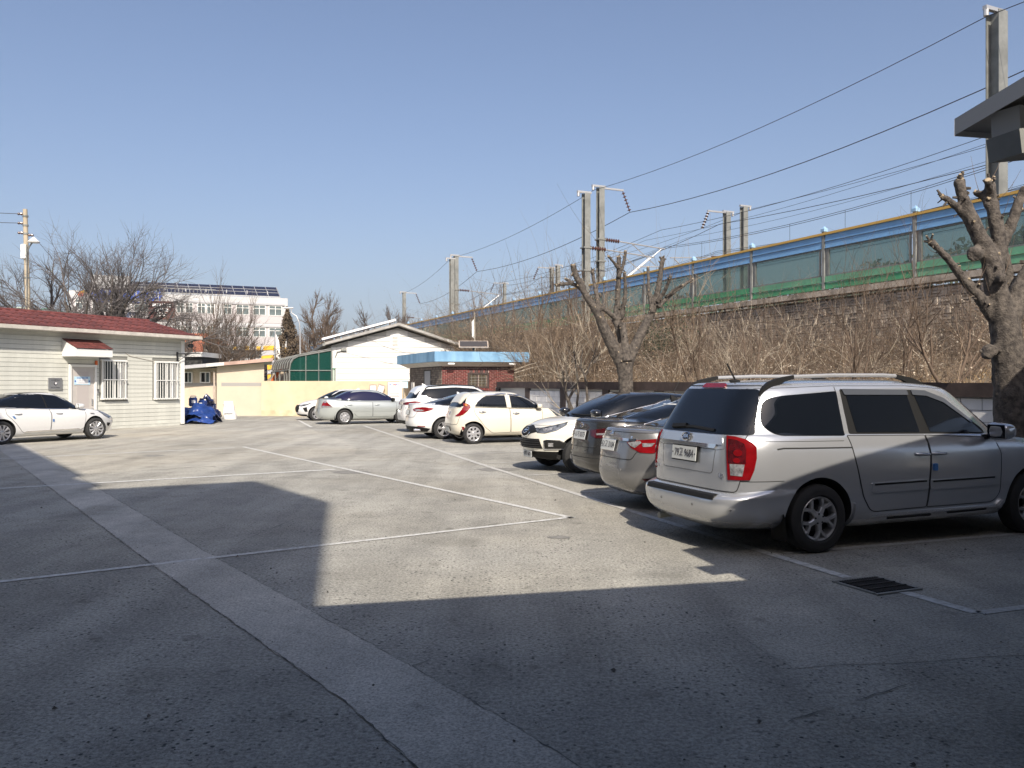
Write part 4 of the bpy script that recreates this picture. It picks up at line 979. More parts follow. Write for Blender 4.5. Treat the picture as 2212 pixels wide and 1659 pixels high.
# local x runs along BD (to the left in view), local -y... outward face is +y side of -BN
MB().box(((S0+S1)/2,.15-.0,ZR/2-.2),(S1-S0,.3,ZR-.4)).build('wall_core',M['concrete_dark'],rwl) if False else None
core=MB(); core.box(((S0+S1)/2,-.15,(ZR-.4)/2),(S1-S0,.3,ZR-.4)); core.build('wall_core',mat('wall_joint',(.055,.048,.042),.95),rwl)
k=MB(); k.box(((S0+S1)/2,.0,ZR-.15),(S1-S0,.5,.2)); k.build('coping',M['concrete_dark'],rwl)
cnt=0; stf=MB()
cells=[]
cw,chh=.34,.29
for i in range(int((62-S0)/cw)):
    for r_ in range(10):
        cells.append((S0+i*cw,ZR-.42-(r_+1)*chh,(i+r_)%2))
cells.sort(key=lambda c:(abs(c[0]-4)+ (ZR-c[1])*1.2))
for (x,z,o_) in cells:
    for q in range(3):
        if o_: c=(x+cw*(q+.5)/3,.02+rnd.uniform(0,.05),z+chh/2); d=(round(cw/3-.022,2),.12,chh-.03)
        else: c=(x+cw/2,.02+rnd.uniform(0,.05),z+chh*(q+.5)/3); d=(cw-.03,.12,chh/3-.022)
        if cnt<300: piece('block',d,c,M['concrete_dark'],rwl); cnt+=1
        else: stf.box(c,d)
tag(stf.build('block',M['concrete_dark'],rwl),kind='stuff')
nbr=thing('noise_barrier','railway noise barrier of blue and green panels with glass between steel posts','noise barrier',tuple(B(0,0)),bang)
rr=random.Random(4)
M['capblue']=mat('post_cap_blue',(.26,.42,.60),.5)
nbays=26
for i in range(-4,nbays):
    x=i*4.0; 
    q=empty('bay',(x,0,0),0,nbr) if False else None
    piece('post',(.12,.13,ZTOP-ZR+.12),(x,.0,(ZTOP+ZR)/2+.06),M['galvd'],nbr)
    cpm=MB(); cpm.add([(-.09,-.1,0),(.09,-.1,0),(.09,.1,0),(-.09,.1,0),(-.09,-.1,.10),(.09,-.1,.10),(.09,.1,.10),(-.09,.1,.10),(0,0,.22)],[(3,2,1,0),(0,1,5,4),(1,2,6,5),(2,3,7,6),(3,0,4,7),(4,5,8),(5,6,8),(6,7,8),(7,4,8)]); cpm.build('post_cap',M['capblue'],nbr,loc=(x,0,ZTOP+.12))
    for z0,z1,m,nm in ((ZTOP-.26,ZTOP-.02,'bluep','panel'),(ZTOP-.52,ZTOP-.28,'bluep','panel'),(ZR+.27,ZR+.50,'green' if rr.random()<.5 else 'green_pale','panel'),(ZR+.02,ZR+.25,'green' if rr.random()<.4 else 'green_pale','panel')):
        piece(nm,(3.82,.09,z1-z0),(x+2,.0,(z0+z1)/2),M[m],nbr); piece('rib',(3.82,.03,.03),(x+2,.06,z0+.015),M[m],nbr)
    piece('cap_strip',(4.0,.20,.085),(x+2,0,ZTOP+.025),M['ylw'],nbr)
    piece('pane',(3.66,.02,ZTOP-ZR-1.04),(x+2,0,(ZTOP+ZR)/2),M['barrierglass'],nbr)
    f=MB()
    for zz_ in (ZR+.53,ZTOP-.55): f.box((0,0,zz_),(3.8,.06,.05))
    f.box((-1.8,0,(ZTOP+ZR)/2),(.06,.07,ZTOP-ZR-1.1)); f.box((1.8,0,(ZTOP+ZR)/2),(.12,.07,ZTOP-ZR-1.1))
    if i==-4: pf=f.mesh('pane_frame'); pf.materials.append(M['galv'])
    o=bpy.data.objects.new('pane_frame',pf); col.objects.link(o); o.parent=nbr; o.location=(x+2,0,0)

# ------------------------------------------------------------------ catenary masts and wires
def sn(u,Y): 
    X=(u-CU)/FPX*Y; d=Vector((X,Y,0))-BP; return d.dot(BD),d.dot(BN)
def insul(b,a,c,n=6,r=.11):
    a,c=Vector(a),Vector(c); d=(c-a); L=d.length; t=d/L
    for k in range(n):
        p=a+t*(L*(k+.5)/n); b.tube([p-t*.03,p+t*.02,p+t*.05],[r*.45,r,r*.4],8)
    b.tube([a,c],.03,6)
def mast(u,vtop,Y,label,flip=1,arm=True,cant=True,wdt=.36,group='railway masts beyond the barrier'):
    p=at(u,vtop,Y); zt=p.z; m=thing('railway_mast',label,'mast',(p.x,Y,0),bang+math.pi/2+ (0 if flip>0 else math.pi))
    # local -x points to the track (flip>0: towards +BN)
    b=MB()
    for s in (-1,1): b.box((0,s*wdt/2,zt/2),(wdt,.03,zt))
    b.box((0,0,zt/2),(.03,wdt-.03,zt)); b.build('column',M['galv'],m)
    tx=-1
    tb=MB(); tb.box((.12,0,zt+.06),(.9,.14,.12)); 
    tb.build('top_bracket',M['alu'],m)
    ib=MB(); ib.tube([(.5,0,zt+.02),(.5,0,zt-.2)],.08,8); ib.build('clamp',M['alu'],m)
    out={'top':m,'zt':zt}
    if arm:
        a=MB(); a.box((tx*.85,0,zt-.02),(1.5,.1,.1)); a.build('arm',M['alu'],m)
        i_=MB(); insul(i_,(tx*1.55,0,zt-.1),(tx*2.05,0,zt-1.25),6,.13); i_.build('insulator',M['insul'],m)
    if cant:
        zb=zt-3.1
        for dz,L in ((0,4.6),(-.15,3.9)):
            pass
        c_=MB(); c_.tube([(tx*1.3,0,zb-.02),(tx*4.6,0,zb-.25)],.04,6); c_.tube([(tx*1.3,0,zb-2.6),(tx*4.3,0,zb-.3)],.04,6); c_.tube([(tx*2.6,0,zb-1.45),(tx*4.5,0,zb-1.35)],.035,6); c_.tube([(tx*2.2,0,zb-.1),(tx*3.9,0,zb-1.3)],.03,5); c_.build('cantilever',M['alu'],m)
        i_=MB(); insul(i_,(tx*.2,0,zb+.02),(tx*1.3,0,zb-.02),7,.13); i_.build('insulator',M['insul'],m); i_=MB(); insul(i_,(tx*.2,0,zb-3.0),(tx*1.3,0,zb-2.6),7,.13); i_.build('insulator',M['insul'],m)
        for dz in (.0,-1.3,-3.0): piece('band',(wdt+.16,wdt+.12,.08),(0,0,zb+dz),M['galvd'],m)
    return Vector((p.x,Y,zt))
T1=mast(2153,27,26.2,'tall thick steel railway mast standing at the overhead canopy',1,False,False,.42)
T2=mast(1297,405,49.2,'taller of the two near steel masts, with an arm and brown insulator string')
T2b=mast(1266,418,47.2,'plain steel mast just in front of the arm mast, slightly shorter',1,False,True)
T3=mast(985,553,75.5,'steel mast pair behind the gable roof, the one carrying the arm',1)
T3b=mast(976,560,73.5,'steel mast behind the gable roof without arm, close beside its twin',1,False,False)
T4=mast(873,632,104,'most distant steel mast above the gable ridge, in front of the small bare tree',1)
O1=mast(1607,447,54.6,'plain mast of the pair across the tracks above the barrier',-1,False,False)
O1b=mast(1570,459,56,'mast with insulator string across the tracks above the barrier',-1,True,True)
O2=mast(1205,574,82,'far plain mast across the tracks left of the pruned tree',-1,False,False)
O2b=mast(1192,579,84,'far mast with arm across the tracks left of the pruned tree',-1,True,True)
O3=mast(1090,612,112,'small far mast across the tracks above the blue panels',-1,True,True)
def offs(T,n,dz): 
    q=T+BN*n; return Vector((q.x,q.y,T.z+dz))
T0=T1+(T1-T2).normalized()*40; T0.z=T1.z
line1=[T0,T1,T2,T3,T4]
gw_='overhead railway wires'
def rail_wire(label,n,dz,sag,r,pts=line1): wire('railway_wire',label,[offs(T,n,dz) for T in pts],sag,r,gw_,12)
rail_wire('uppermost railway wire, strung along the mast tops',-.45,-.2,.5,.014)
rail_wire('thick black feeder wire hung from the insulator strings',2.05,-1.3,.6,.020)
rail_wire('thin railway wire next below the feeder wire',4.3,-2.2,.45,.013)
for n_,nm in ((4.7,'nearer'),(8.6,'farther')):
    mw=[offs(T,n_,-3.2) for T in line1]; cw_=[offs(T,n_,-4.55) for T in line1]
    for kk in (0,.09):
        wire('railway_wire',nm+' track catenary, upper '+('carrying wire' if kk==0 else 'auxiliary wire beside the carrying wire'),[q+Vector((0,0,-kk)) for q in mw],.55,.013,gw_,12)
    wire('railway_wire',nm+' track lower contact wire',cw_,.05,.014,gw_,12)
    wire('railway_wire',nm+' track second contact wire just under the first',[q+Vector((0,0,-.16)) for q in cw_],.05,.011,gw_,12)
    dr=MB()
    for a,b_,c,d in zip(mw[:-1],mw[1:],cw_[:-1],cw_[1:]):
        for k in range(1,7):
            t=k/7; p=a.lerp(b_,t); p.z-=.55*4*t*(1-t); q=c.lerp(d,t); dr.tube([p,q],.009,4)
    tag(dr.build('dropper',M['wire']),'short vertical droppers between the wires of the '+nm+' track','wire',gw_)
rail_wire('fine railway wire between the feeder and the near catenary',3.2,-2.9,.4,.009)
rail_wire('fine railway wire over the middle of the tracks',6.4,-2.5,.4,.009)
rail_wire('fine railway wire low between the two tracks',7.0,-3.7,.35,.009)
lineo=[O1+(O1-O2).normalized()*45,O1,O2,O3]
for p in lineo: p.z=max(p.z,12)
rail_wire('thin wire along the mast tops across the tracks',.4,-.15,.5,.013,lineo)
rail_wire('dark feeder wire across the tracks, lower one',-2.0,-1.3,.9,.018,lineo)
# second barrier on the far side (blue top seen past the first, far end)
# ------------------------------------------------------------------ hills
def hill(name, pts, m, depth, z0=-2):
    vs=[];fs=[]
    for i,(x,y,h) in enumerate(pts):
        vs+= [(x,y,z0),(x+depth*.02,y+depth*.35,z0+(h-z0)*.75),(x,y+depth*.6,h),(x,y+depth,z0)]
        if i:
            k=4*i
            for j in range(3): fs.append((k-4+j,k+j,k+j+1,k-4+j+1))
    return tag(MB().add(vs,fs).build(name,m,None,70),kind='structure')
hp_=[]
for i in range(120):
    u=-900+i*34; Y=1500; v=690-26*noise.noise(Vector((u*.0035,3,0)))-10*noise.noise(Vector((u*.011,7,0))); 
    if u>1000: v-=min(60,(u-1000)*.06)
    p=at(u,v,Y+500); hp_.append((p.x*.8,Y,max(20,p.z*.8)))
hill('far_hills',hp_,M['hill'],900)
hp_=[]
for i in range(50):
    x=10+i*6; Y=150+i*-.6; h=9+16*min(1,max(0,(i-4)/9))+2.5*noise.noise(Vector((i*.4,1,0)))
    hp_.append((x,Y,h))
hill('wooded_hill',hp_,mat('hill_soil',(.085,.075,.05),.95,var=.4,vs=.15),140,z0=-1)
# ------------------------------------------------------------------ cars
def paint(name,c,metal,rough=.28,fl=.0):
    m=mat(name,c,rough,metal=metal,coat=.9,var=.025,vs=1.2); return m
M['silver']=paint('silver_paint',(.55,.565,.585),.66,.25)
M['silver2']=paint('dark_silver_paint',(.235,.235,.238),.6,.26)
M['greyp']=paint('dark_grey_paint',(.045,.044,.043),.5,.26)
M['greensilver']=paint('pale_silver_paint',(.46,.49,.475),.45,.32)
M['whitep']=paint('white_car_paint',(.70,.70,.69),.0,.3)
M['ivory']=paint('ivory_car_paint',(.66,.62,.515),.0,.3)
M['ivory2']=paint('cream_car_paint',(.71,.685,.60),.0,.3)
M['carglass']=mat('tinted_glass',(.006,.008,.012),.03,spec=.38)
M['blueglass']=mat('blue_tinted_glass',(.015,.015,.045),.03,spec=.38)
M['lampred']=mat('red_lens',(.17,.003,.005),.12,coat=.6,var=.25,vs=6)
M['lampdark']=mat('dark_red_lens',(.06,.004,.006),.12,coat=.6,var=.4,vs=14)
M['lampclear']=mat('clear_lens',(.32,.32,.33),.1,coat=.6,var=.45,vs=22,metal=.4)
M['lampamber']=mat('amber_lens',(.55,.18,.02),.15,coat=.5)
M['headlamp']=mat('headlamp_lens',(.16,.17,.18),.06,coat=.9,var=.8,vs=9,metal=.5)
M['plate']=mat('number_plate',(.62,.64,.62),.5)
M['rimsilver']=mat('wheel_silver',(.55,.55,.56),.32,metal=.7)
M['rimgrey']=mat('wheel_grey',(.46,.46,.465),.35,metal=.7)
M['rimdark']=mat('wheel_dark',(.03,.03,.032),.5)
M['seam']=mat('door_gap',(.015,.015,.015),.8)
M['dullblack']=mat('trim_black',(.014,.014,.014),.6,spec=.2)
M['visor']=mat('smoked_visor',(.10,.11,.13),.1,spec=.6,metal=.3)
M['foam']=mat('blue_foam',(.05,.16,.40),.7)

def pchip_eval(P, sub, crease):
    """P: K,N,3 key rows -> dense rows; crease rows break the tangent"""
    K=len(P); out=[]
    ch=np.maximum(np.linalg.norm(np.diff(P,axis=0),axis=2).mean(1),1e-3)
    D=np.diff(P,axis=0)/ch[:,None,None]
    def slopes(a,b):
        m=np.zeros((b-a+1,)+P.shape[1:]); 
        for k in range(a,b+1):
            if k==a: m[k-a]=D[k] if b-a==1 else ((2*ch[k]+ch[k+1])*D[k]-ch[k]*D[k+1])/(ch[k]+ch[k+1])
            elif k==b: m[k-a]=((2*ch[k-1]+ch[k-2])*D[k-1]-ch[k-1]*D[k-2])/(ch[k-1]+ch[k-2]) if b-a>1 else D[k-1]
            else:
                s=D[k-1]*D[k]>0; w1=2*ch[k]+ch[k-1]; w2=ch[k]+2*ch[k-1]
                with np.errstate(all='ignore'): h=(w1+w2)/(w1/D[k-1]+w2/D[k])
                m[k-a]=np.where(s,np.nan_to_num(h),0)
        for k,q in ((0,a),(b-a,b-1)):
            bad=m[k]*D[min(q,len(D)-1)]<0; m[k]=np.where(bad,0,m[k]); lim=3*np.abs(D[min(q,len(D)-1)]); m[k]=np.clip(m[k],-lim,lim)
        return m
    cuts=[0]+[c for c in crease if 0<c<K-1]+[K-1]
    for a,b in zip(cuts[:-1],cuts[1:]):
        m=slopes(a,b)
        for k in range(a,b):
            n=sub[k]; h=ch[k]
            for i in range(n):
                t=i/n; h00=2*t**3-3*t*t+1; h10=t**3-2*t*t+t; h01=-2*t**3+3*t*t; h11=t**3-t*t
                out.append(h00*P[k]+h10*h*m[k-a]+h01*P[k+1]+h11*h*m[k+1-a])
    out.append(P[-1]); return np.array(out)

_NP=152
def _phis():
    q=np.linspace(0,2*np.pi,8001); n=4.2; c,s=np.cos(q),np.sin(q)
    x=2.3*np.sign(c)*np.abs(c)**(2/n); y=.9*np.sign(s)*np.abs(s)**(2/n); 
    wgt=np.hypot(np.diff(x),np.diff(y))+.0016*np.ones(8000)/1.0
    L=np.concatenate([[0],np.cumsum(wgt)]); return np.interp(np.linspace(0,L[-1],_NP+1)[:-1],L,q)
PHI=_phis()
class Car:
    def __init__(s,name,label,rows,pm,loc,rz,wb,wr,tw,track,sub=None,crease=(),low=None,lowm='dullblack',roofrow=None,roofm=None,cat='car',group=None,arch=.055):
        s.t=thing(name,label,cat,(loc[0],loc[1],0),rz,group); s.pm=pm; s.wb=wb; s.wr=wr; s.rows=rows
        P=[]
        for r in rows:
            c,sn_=np.cos(PHI),np.sin(PHI); xm=r.get('xm',0.0)
            n=np.where(c>=0,r.get('nf',3.4),r.get('nr',4.5)); a=np.where(c>=0,r['xf']-xm,xm-r['xr'])
            x=xm+np.sign(c)*a*np.abs(c)**(2/n); y=r['hw']*np.sign(sn_)*np.abs(sn_)**(2/n)
            if 'taper' in r:     # plan taper: narrower towards nose and tail
                for x0,x1,k in r['taper']: y=y*(1-k*np.clip((x-x0)/(x1-x0),0,1)**2)
            z=r['z']
            if isinstance(z,(list,tuple)):
                zk=sorted(z); z=np.interp(x,[q[0] for q in zk],[q[1] for q in zk])
            else: z=np.full_like(x,z)
            if 'crown' in r: z=z+r['crown']*(1-(y/r['hw'])**2)
            P.append(np.stack([x,y,z],1))
        P=np.array(P); sub=sub or [4]*(len(rows)-1)
        G=pchip_eval(P,sub,crease); Rn=len(G); s.G=G
        V=[tuple(p) for p in G.reshape(-1,3)]; F=[];MI=[]
        rowkey=[k for k,n in enumerate(sub) for _ in range(n)]
        for i in range(Rn-1):
            for k in range(_NP):
                j=(k+1)%_NP; F.append((i*_NP+k,i*_NP+j,(i+1)*_NP+j,(i+1)*_NP+k))
                zc=(G[i][k][2]+G[i+1][k][2])/2; mi=0
                if low is not None and zc<low: mi=2
                if roofrow is not None and rowkey[i]>=roofrow: mi=3
                MI.append(mi)
        V.append(tuple(G[0].mean(0))); V.append(tuple(G[-1].mean(0))); b0=len(V)-2
        for k in range(_NP):
            j=(k+1)%_NP; F.append((j,k,b0)); MI.append(2); F.append(((Rn-1)*_NP+k,(Rn-1)*_NP+j,b0+1)); MI.append(3 if roofrow is not None else 0)
        me=bpy.data.meshes.new('body'); me.from_pydata(V,[],F); me.polygons.foreach_set('material_index',MI)
        for m in (M[pm],M['dark'],M[lowm],M[roofm or pm]): me.materials.append(m)
        me.update(); s.bvh=BVHTree.FromPolygons([Vector(v) for v in V],F)
        o=bpy.data.objects.new('body',me); col.objects.link(o)
        # wheel wells
        cb=MB(); hw=max(r['hw'] for r in rows); s.hw=hw
        for x in (-wb/2,wb/2):
            for sg in (-1,1): cb.lathe([(sg*(hw-.34),wr+arch),(sg*(hw+.3),wr+arch)],40,'y',(x,0,wr+.01))
        cm=cb.mesh('well'); cm.materials.append(M[pm]); cm.materials.append(M['dark']); cm.polygons.foreach_set('material_index',[1]*len(cm.polygons))
        co=bpy.data.objects.new('well',cm); col.objects.link(co)
        md=o.modifiers.new('b','BOOLEAN'); md.operation='DIFFERENCE'; md.object=co; md.solver='EXACT'
        dg=bpy.context.evaluated_depsgraph_get(); m2=bpy.data.meshes.new_from_object(o.evaluated_get(dg)); o.modifiers.clear(); o.data=m2; m2.name='body'
        bpy.data.objects.remove(co)
        m2.shade_smooth(); m2.set_sharp_from_angle(angle=R(38)); o.parent=s.t; s.body=o
        s.track=track; s.tw=tw
    def ray(s,view,a,b,arg=0.0):
        if view=='R': o,d=(a,-4,b),(0,1,0)
        elif view=='L': o,d=(a,4,b),(0,-1,0)
        elif view=='B': o,d=(-6,a,b),(1,0,0)
        elif view=='F': o,d=(6,a,b),(-1,0,0)
        elif view=='T': o,d=(a,b,6),(0,0,-1)
        else:
            q=R(a); o=(arg+6*math.cos(q),6*math.sin(q),b); d=(-math.cos(q),-math.sin(q),0)
        o,d=Vector(o),Vector(d); h=s.bvh.ray_cast(o,d); return (h[0],h[1],d)
    def patch(s,name,poly,view,m,off=.008,parent=None,arg=0.0,step=.045,rim=.014,smooth=40,sc=None):
        bm=bmesh.new(); k=1.0 if view!='W' else 57.3
        vs=[bm.verts.new((p[0]/k,p[1],0)) for p in poly]; bm.faces.new(vs)
        xs=[p[0]/k for p in poly]; zs=[p[1] for p in poly]
        for lo,hi,no in ((min(xs),max(xs),(1,0,0)),(min(zs),max(zs),(0,1,0))):
            n=max(1,int((hi-lo)/step))
            for i in range(1,n):
                c=lo+(hi-lo)*i/n
                bmesh.ops.bisect_plane(bm,geom=bm.verts[:]+bm.edges[:]+bm.faces[:],plane_co=(c if no[0] else 0,c if no[1] else 0,0),plane_no=no,dist=1e-5)
        inner={}; dead=[]
        for v in bm.verts:
            h=s.ray(view,v.co.x*k,v.co.y,arg)
            if h[0] is None: dead.append(v); continue
            n_=h[1]; d=h[2]
            if n_.dot(d)>0: n_=-n_
            e=(n_*.6-d*.4).normalized()
            inner[v]=h[0]-e*rim; v.co=h[0]+e*off
        if dead: bmesh.ops.delete(bm,geom=dead,context='VERTS')
        bd=[e for e in bm.edges if len(e.link_faces)==1]; nv={}
        for e in bd:
            for v in e.verts:
                if v not in nv: nv[v]=bm.verts.new(inner[v])
        for e in bd:
            a,b=e.verts; f=bm.faces.new((a,b,nv[b],nv[a])); 
        bmesh.ops.recalc_face_normals(bm,faces=bm.faces)
        me=bpy.data.meshes.new(name); bm.to_mesh(me); bm.free(); me.shade_smooth(); me.set_sharp_from_angle(angle=R(smooth))
        return link(name,me,M[m] if isinstance(m,str) else m,parent or s.t)
    def strip(s,name,pts,view,m,w=.009,off=.004,parent=None,arg=0.0,closed=False,step=.05,th=0):
        Q=[]; pts=list(pts)+([pts[0]] if closed else [])
        k=1.0 if view!='W' else 57.3
        for (a,b),(c,d) in zip(pts[:-1],pts[1:]):
            L=math.hypot((c-a)/k,d-b); n=max(1,int(L/step))
            for i in range(n): Q.append((a+(c-a)*i/n,b+(d-b)*i/n))
        Q.append(pts[-1]); H=[s.ray(view,a,b,arg) for a,b in Q]; H=[h for h in H if h[0] is not None]
        if len(H)<2: return None
        vs=[];fs=[]
        for i,h in enumerate(H):
            t=(H[min(i+1,len(H)-1)][0]-H[max(i-1,0)][0]).normalized(); n_=h[1]
            if n_.dot(h[2])>0: n_=-n_
            u=n_.cross(t).normalized()*(w/2); p=h[0]+n_*off; q=h[0]-n_*.006
            vs+=[q+u*1.0,p+u*.8,p-u*.8,q-u*1.0]
            if i:
                for j in range(3): fs.append((4*i-4+j,4*i-3+j,4*i+1+j,4*i+j))
        return MB().add(vs,fs).build(name,M[m],parent or s.t,50)
    def pos(s,view,a,b,off=0.0,arg=0.0):
        h=s.ray(view,a,b,arg); 
        n_=h[1]
        if n_.dot(h[2])>0: n_=-n_
        return h[0]+n_*off, n_
    def wheels(s,style,m='rimsilver'):
        key=(repr(style),round(s.wr,3),round(s.tw,3),m)
        if key not in _wheels: _wheels[key]=wheel_mesh(style,s.wr,s.tw,m)
        ty,rm=_wheels[key]
        for x in (-s.wb/2,s.wb/2):
            for sg in (-1,1):
                e=empty('wheel',(x,sg*s.track/2,s.wr),0 if sg<0 else math.pi,s.t)
                for nm,me in (('tyre',ty),('rim',rm)):
                    o=bpy.data.objects.new(nm,me); col.objects.link(o); o.parent=e; o.rotation_euler=(0,rnd.uniform(0,6),0)
    def door(s,side,poly,handle=None,hm='chrome'):
        """door panel with its gap; handle=(x,z)"""
        d=s.patch('door',poly,side,s.pm,.004,None,0,.09,.004)
        s.strip('door_gap',poly,side,'seam',.011,.0052,d,0,True)
        if handle:
            p,n_=s.pos(side,handle[0],handle[1],.03); q,_=s.pos(side,handle[0],handle[1]-.004,.0)
            sg=-1 if side=='R' else 1; hb=MB(); L=.105
            hb.tube([(p.x-L,q.y+sg*.006,p.z+.006),(p.x-L*.7,p.y,p.z+.004),(p.x,p.y+sg*.006,p.z),(p.x+L*.7,p.y,p.z),(p.x+L,q.y+sg*.006,p.z)],[.012,.016,.017,.016,.012],8)
            hb.build('handle',M[hm],d,50)
            s.patch('handle_cup',[(handle[0]+.06*math.cos(a),handle[1]+.034*math.sin(a)) for a in np.linspace(0,6.283,13)[:-1]],side,'dullblack' if hm=='chrome' else s.pm,.0065,d,0,.05,.004)
        return d
    def mirror(s,x,z,m=None,size=(.12,.24,.16),base='dullblack'):
        for sd_,sg in (('R',-1),('L',1)):
            p,_=s.pos(sd_,x,z); y=p.y+sg*(size[1]*.62+.03); b=MB(); n=12
            vs=[];
            for j in range(n+1):
                th=math.pi*j/n
                for i in range(16):
                    a=2*math.pi*i/16; d=[math.sin(th)*math.cos(a),math.cos(th),math.sin(th)*math.sin(a)]
                    d=[math.copysign(abs(q)**.62,q) for q in d]
                    xx=d[0]*size[0]*(1 if d[0]>0 else .45); vs.append((x+.02+xx,y+d[1]*size[1]/2,z+.06+d[2]*size[2]/2*(1-.12*d[1]*sg)))
            fs=[(j*16+i,j*16+(i+1)%16,(j+1)*16+(i+1)%16,(j+1)*16+i) for j in range(n) for i in range(16)]
            mo=b.add(vs,fs).build('mirror',M[m or s.pm],s.t,60)
            MB().bar((x+.03,p.y-sg*.03,z-.01),(x+.03,y,z+.0),.07,.05).build('mirror_arm',M[base],mo)
            MB().cbox((x-.036,y,z+.06),(.012,size[1]*.82,size[2]*.78),.005).build('mirror_glass',M['carglass'],mo)
    def plate(s,view,a,z,txt,w=.44,h=.135,frame=.012,ring='dullblack',tilt=None):
        p,n_=s.pos(view,a,z,.02); q=empty('license_plate',p,0,s.t)
        yaw=math.pi/2 if view=='F' else -math.pi/2
        n2,_=s.pos(view,a,z+.1,.02); n1,_=s.pos(view,a,z-.1,.02); lean=math.atan2((n2.x-n1.x)*(1 if view=='B' else -1),.2)
        q.rotation_euler=(-lean if tilt is None else tilt,0,yaw)
        f=MB(); f.cbox((0,0,0),(w+2*frame,.018,h+2*frame),.006); f.build('plate_frame',M[ring],q); piece('plate_face',(w,.008,h),(0,-.011,0),M['plate'],q)
        text('lettering',txt,h*.80,M['ink'],q,(0.005,-.017,-.002),sx=.74,bold=-.0008)
        for x in (-w*.46,w*.46): MB().lathe([(-.003,.001),(-.003,.008),(0,.008)],8,'y',(x,-.0155,0)).build('bolt',M['dullblack'],q)
        return q
    def badge(s,view,a,z,kind,size=.06,off=.006):
        p,n_=s.pos(view,a,z,off); q=empty('emblem',p,0,s.t); yaw=math.pi/2 if view=='F' else -math.pi/2
        n2,_=s.pos(view,a,z+.06,.0); n1,_=s.pos(view,a,z-.06,.0); lean=math.atan2((n2.x-n1.x)*(1 if view=='B' else -1),.12); q.rotation_euler=(-lean,0,yaw)
        asp=1.55 if kind in('kia','h') else (1.25 if kind=='eye' else 1.1)
        ring=MB(); n=28; vs=[];R0=size
        for r_,y in ((1.0,0),(1.0,-.010),(.86,-.014),(.78,-.008),(.78,0)): vs+=[(R0*asp*r_*math.cos(6.2832*i/n),y,R0*r_*math.sin(6.2832*i/n)) for i in range(n)]
        if kind in ('kia','eye'): fs=[(k*n+i,k*n+(i+1)%n,(k+1)*n+(i+1)%n,(k+1)*n+i) for k in range(4) for i in range(n)]; ring.add(vs,fs); ring.build('badge_ring',M['chrome'],q)
        else:
            fs=[(k*n+i,k*n+(i+1)%n,(k+1)*n+(i+1)%n,(k+1)*n+i) for k in range(4) for i in range(n)]; ring.add([(v[0],v[1],v[2]) for v in vs],fs); ring.build('badge_ring',M['chrome'],q)
        if kind=='kia':
            f=MB(); f.add([(R0*asp*.85*math.cos(6.2832*i/n),-.005,R0*.85*math.sin(6.2832*i/n)) for i in range(n)],[tuple(range(n))]); f.build('badge_field',M['ink'],q)
            text('lettering','KIA',size*1.15,M['chrome'],q,(0,-.008,0),sx=1.0,bold=.001)
        elif kind=='h': text('lettering','H',size*1.9,M['chrome'],q,(0,-.006,0),sx=1.25,shear=.35,bold=.003)
        else: b=MB(); b.add([(-size*asp*.95,-.008,-size*.25),(size*asp*.3,-.02,-size*.3),(size*asp*.95,-.008,size*.25),(-size*asp*.3,-.02,size*.3)],[(0,1,2,3)]); b.build('badge_bar',M['chrome'],q)
        return q
    def lettering(s,view,a,z,txt,size,m='chrome'):
        p,n_=s.pos(view,a,z,.004); n2,_=s.pos(view,a,z+.05); n1,_=s.pos(view,a,z-.05); lean=math.atan2((n2.x-n1.x)*(1 if view=='B' else -1),.1)
        yaw={'B':-math.pi/2,'F':math.pi/2,'R':0,'L':math.pi}[view]
        return text('lettering',txt,size,M[m],s.t,p,(R(90)-lean if view in 'BF' else R(90),0,yaw),ext=.003,bold=.001)
    def wiper(s,pts,view,w=.022):
        return s.strip('wiper',pts,view,'dullblack',w,.022)
    def fin(s,x,m=None,h=.07):
        p,_=s.pos('T',x,0); b=MB(); b.add([(x+.11,-.028,p.z-.004),(x+.11,.028,p.z-.004),(x-.07,.032,p.z-.004),(x-.07,-.032,p.z-.004),(x-.075,-.006,p.z+h),(x-.075,.006,p.z+h),(x-.03,-.006,p.z+h*.8),(x-.03,.006,p.z+h*.8)],[(0,1,7,6),(6,7,5,4),(1,2,5,7),(3,0,6,4),(2,3,4,5)]); return b.build('antenna',M[m or s.pm],s.t,50)
_wheels={}
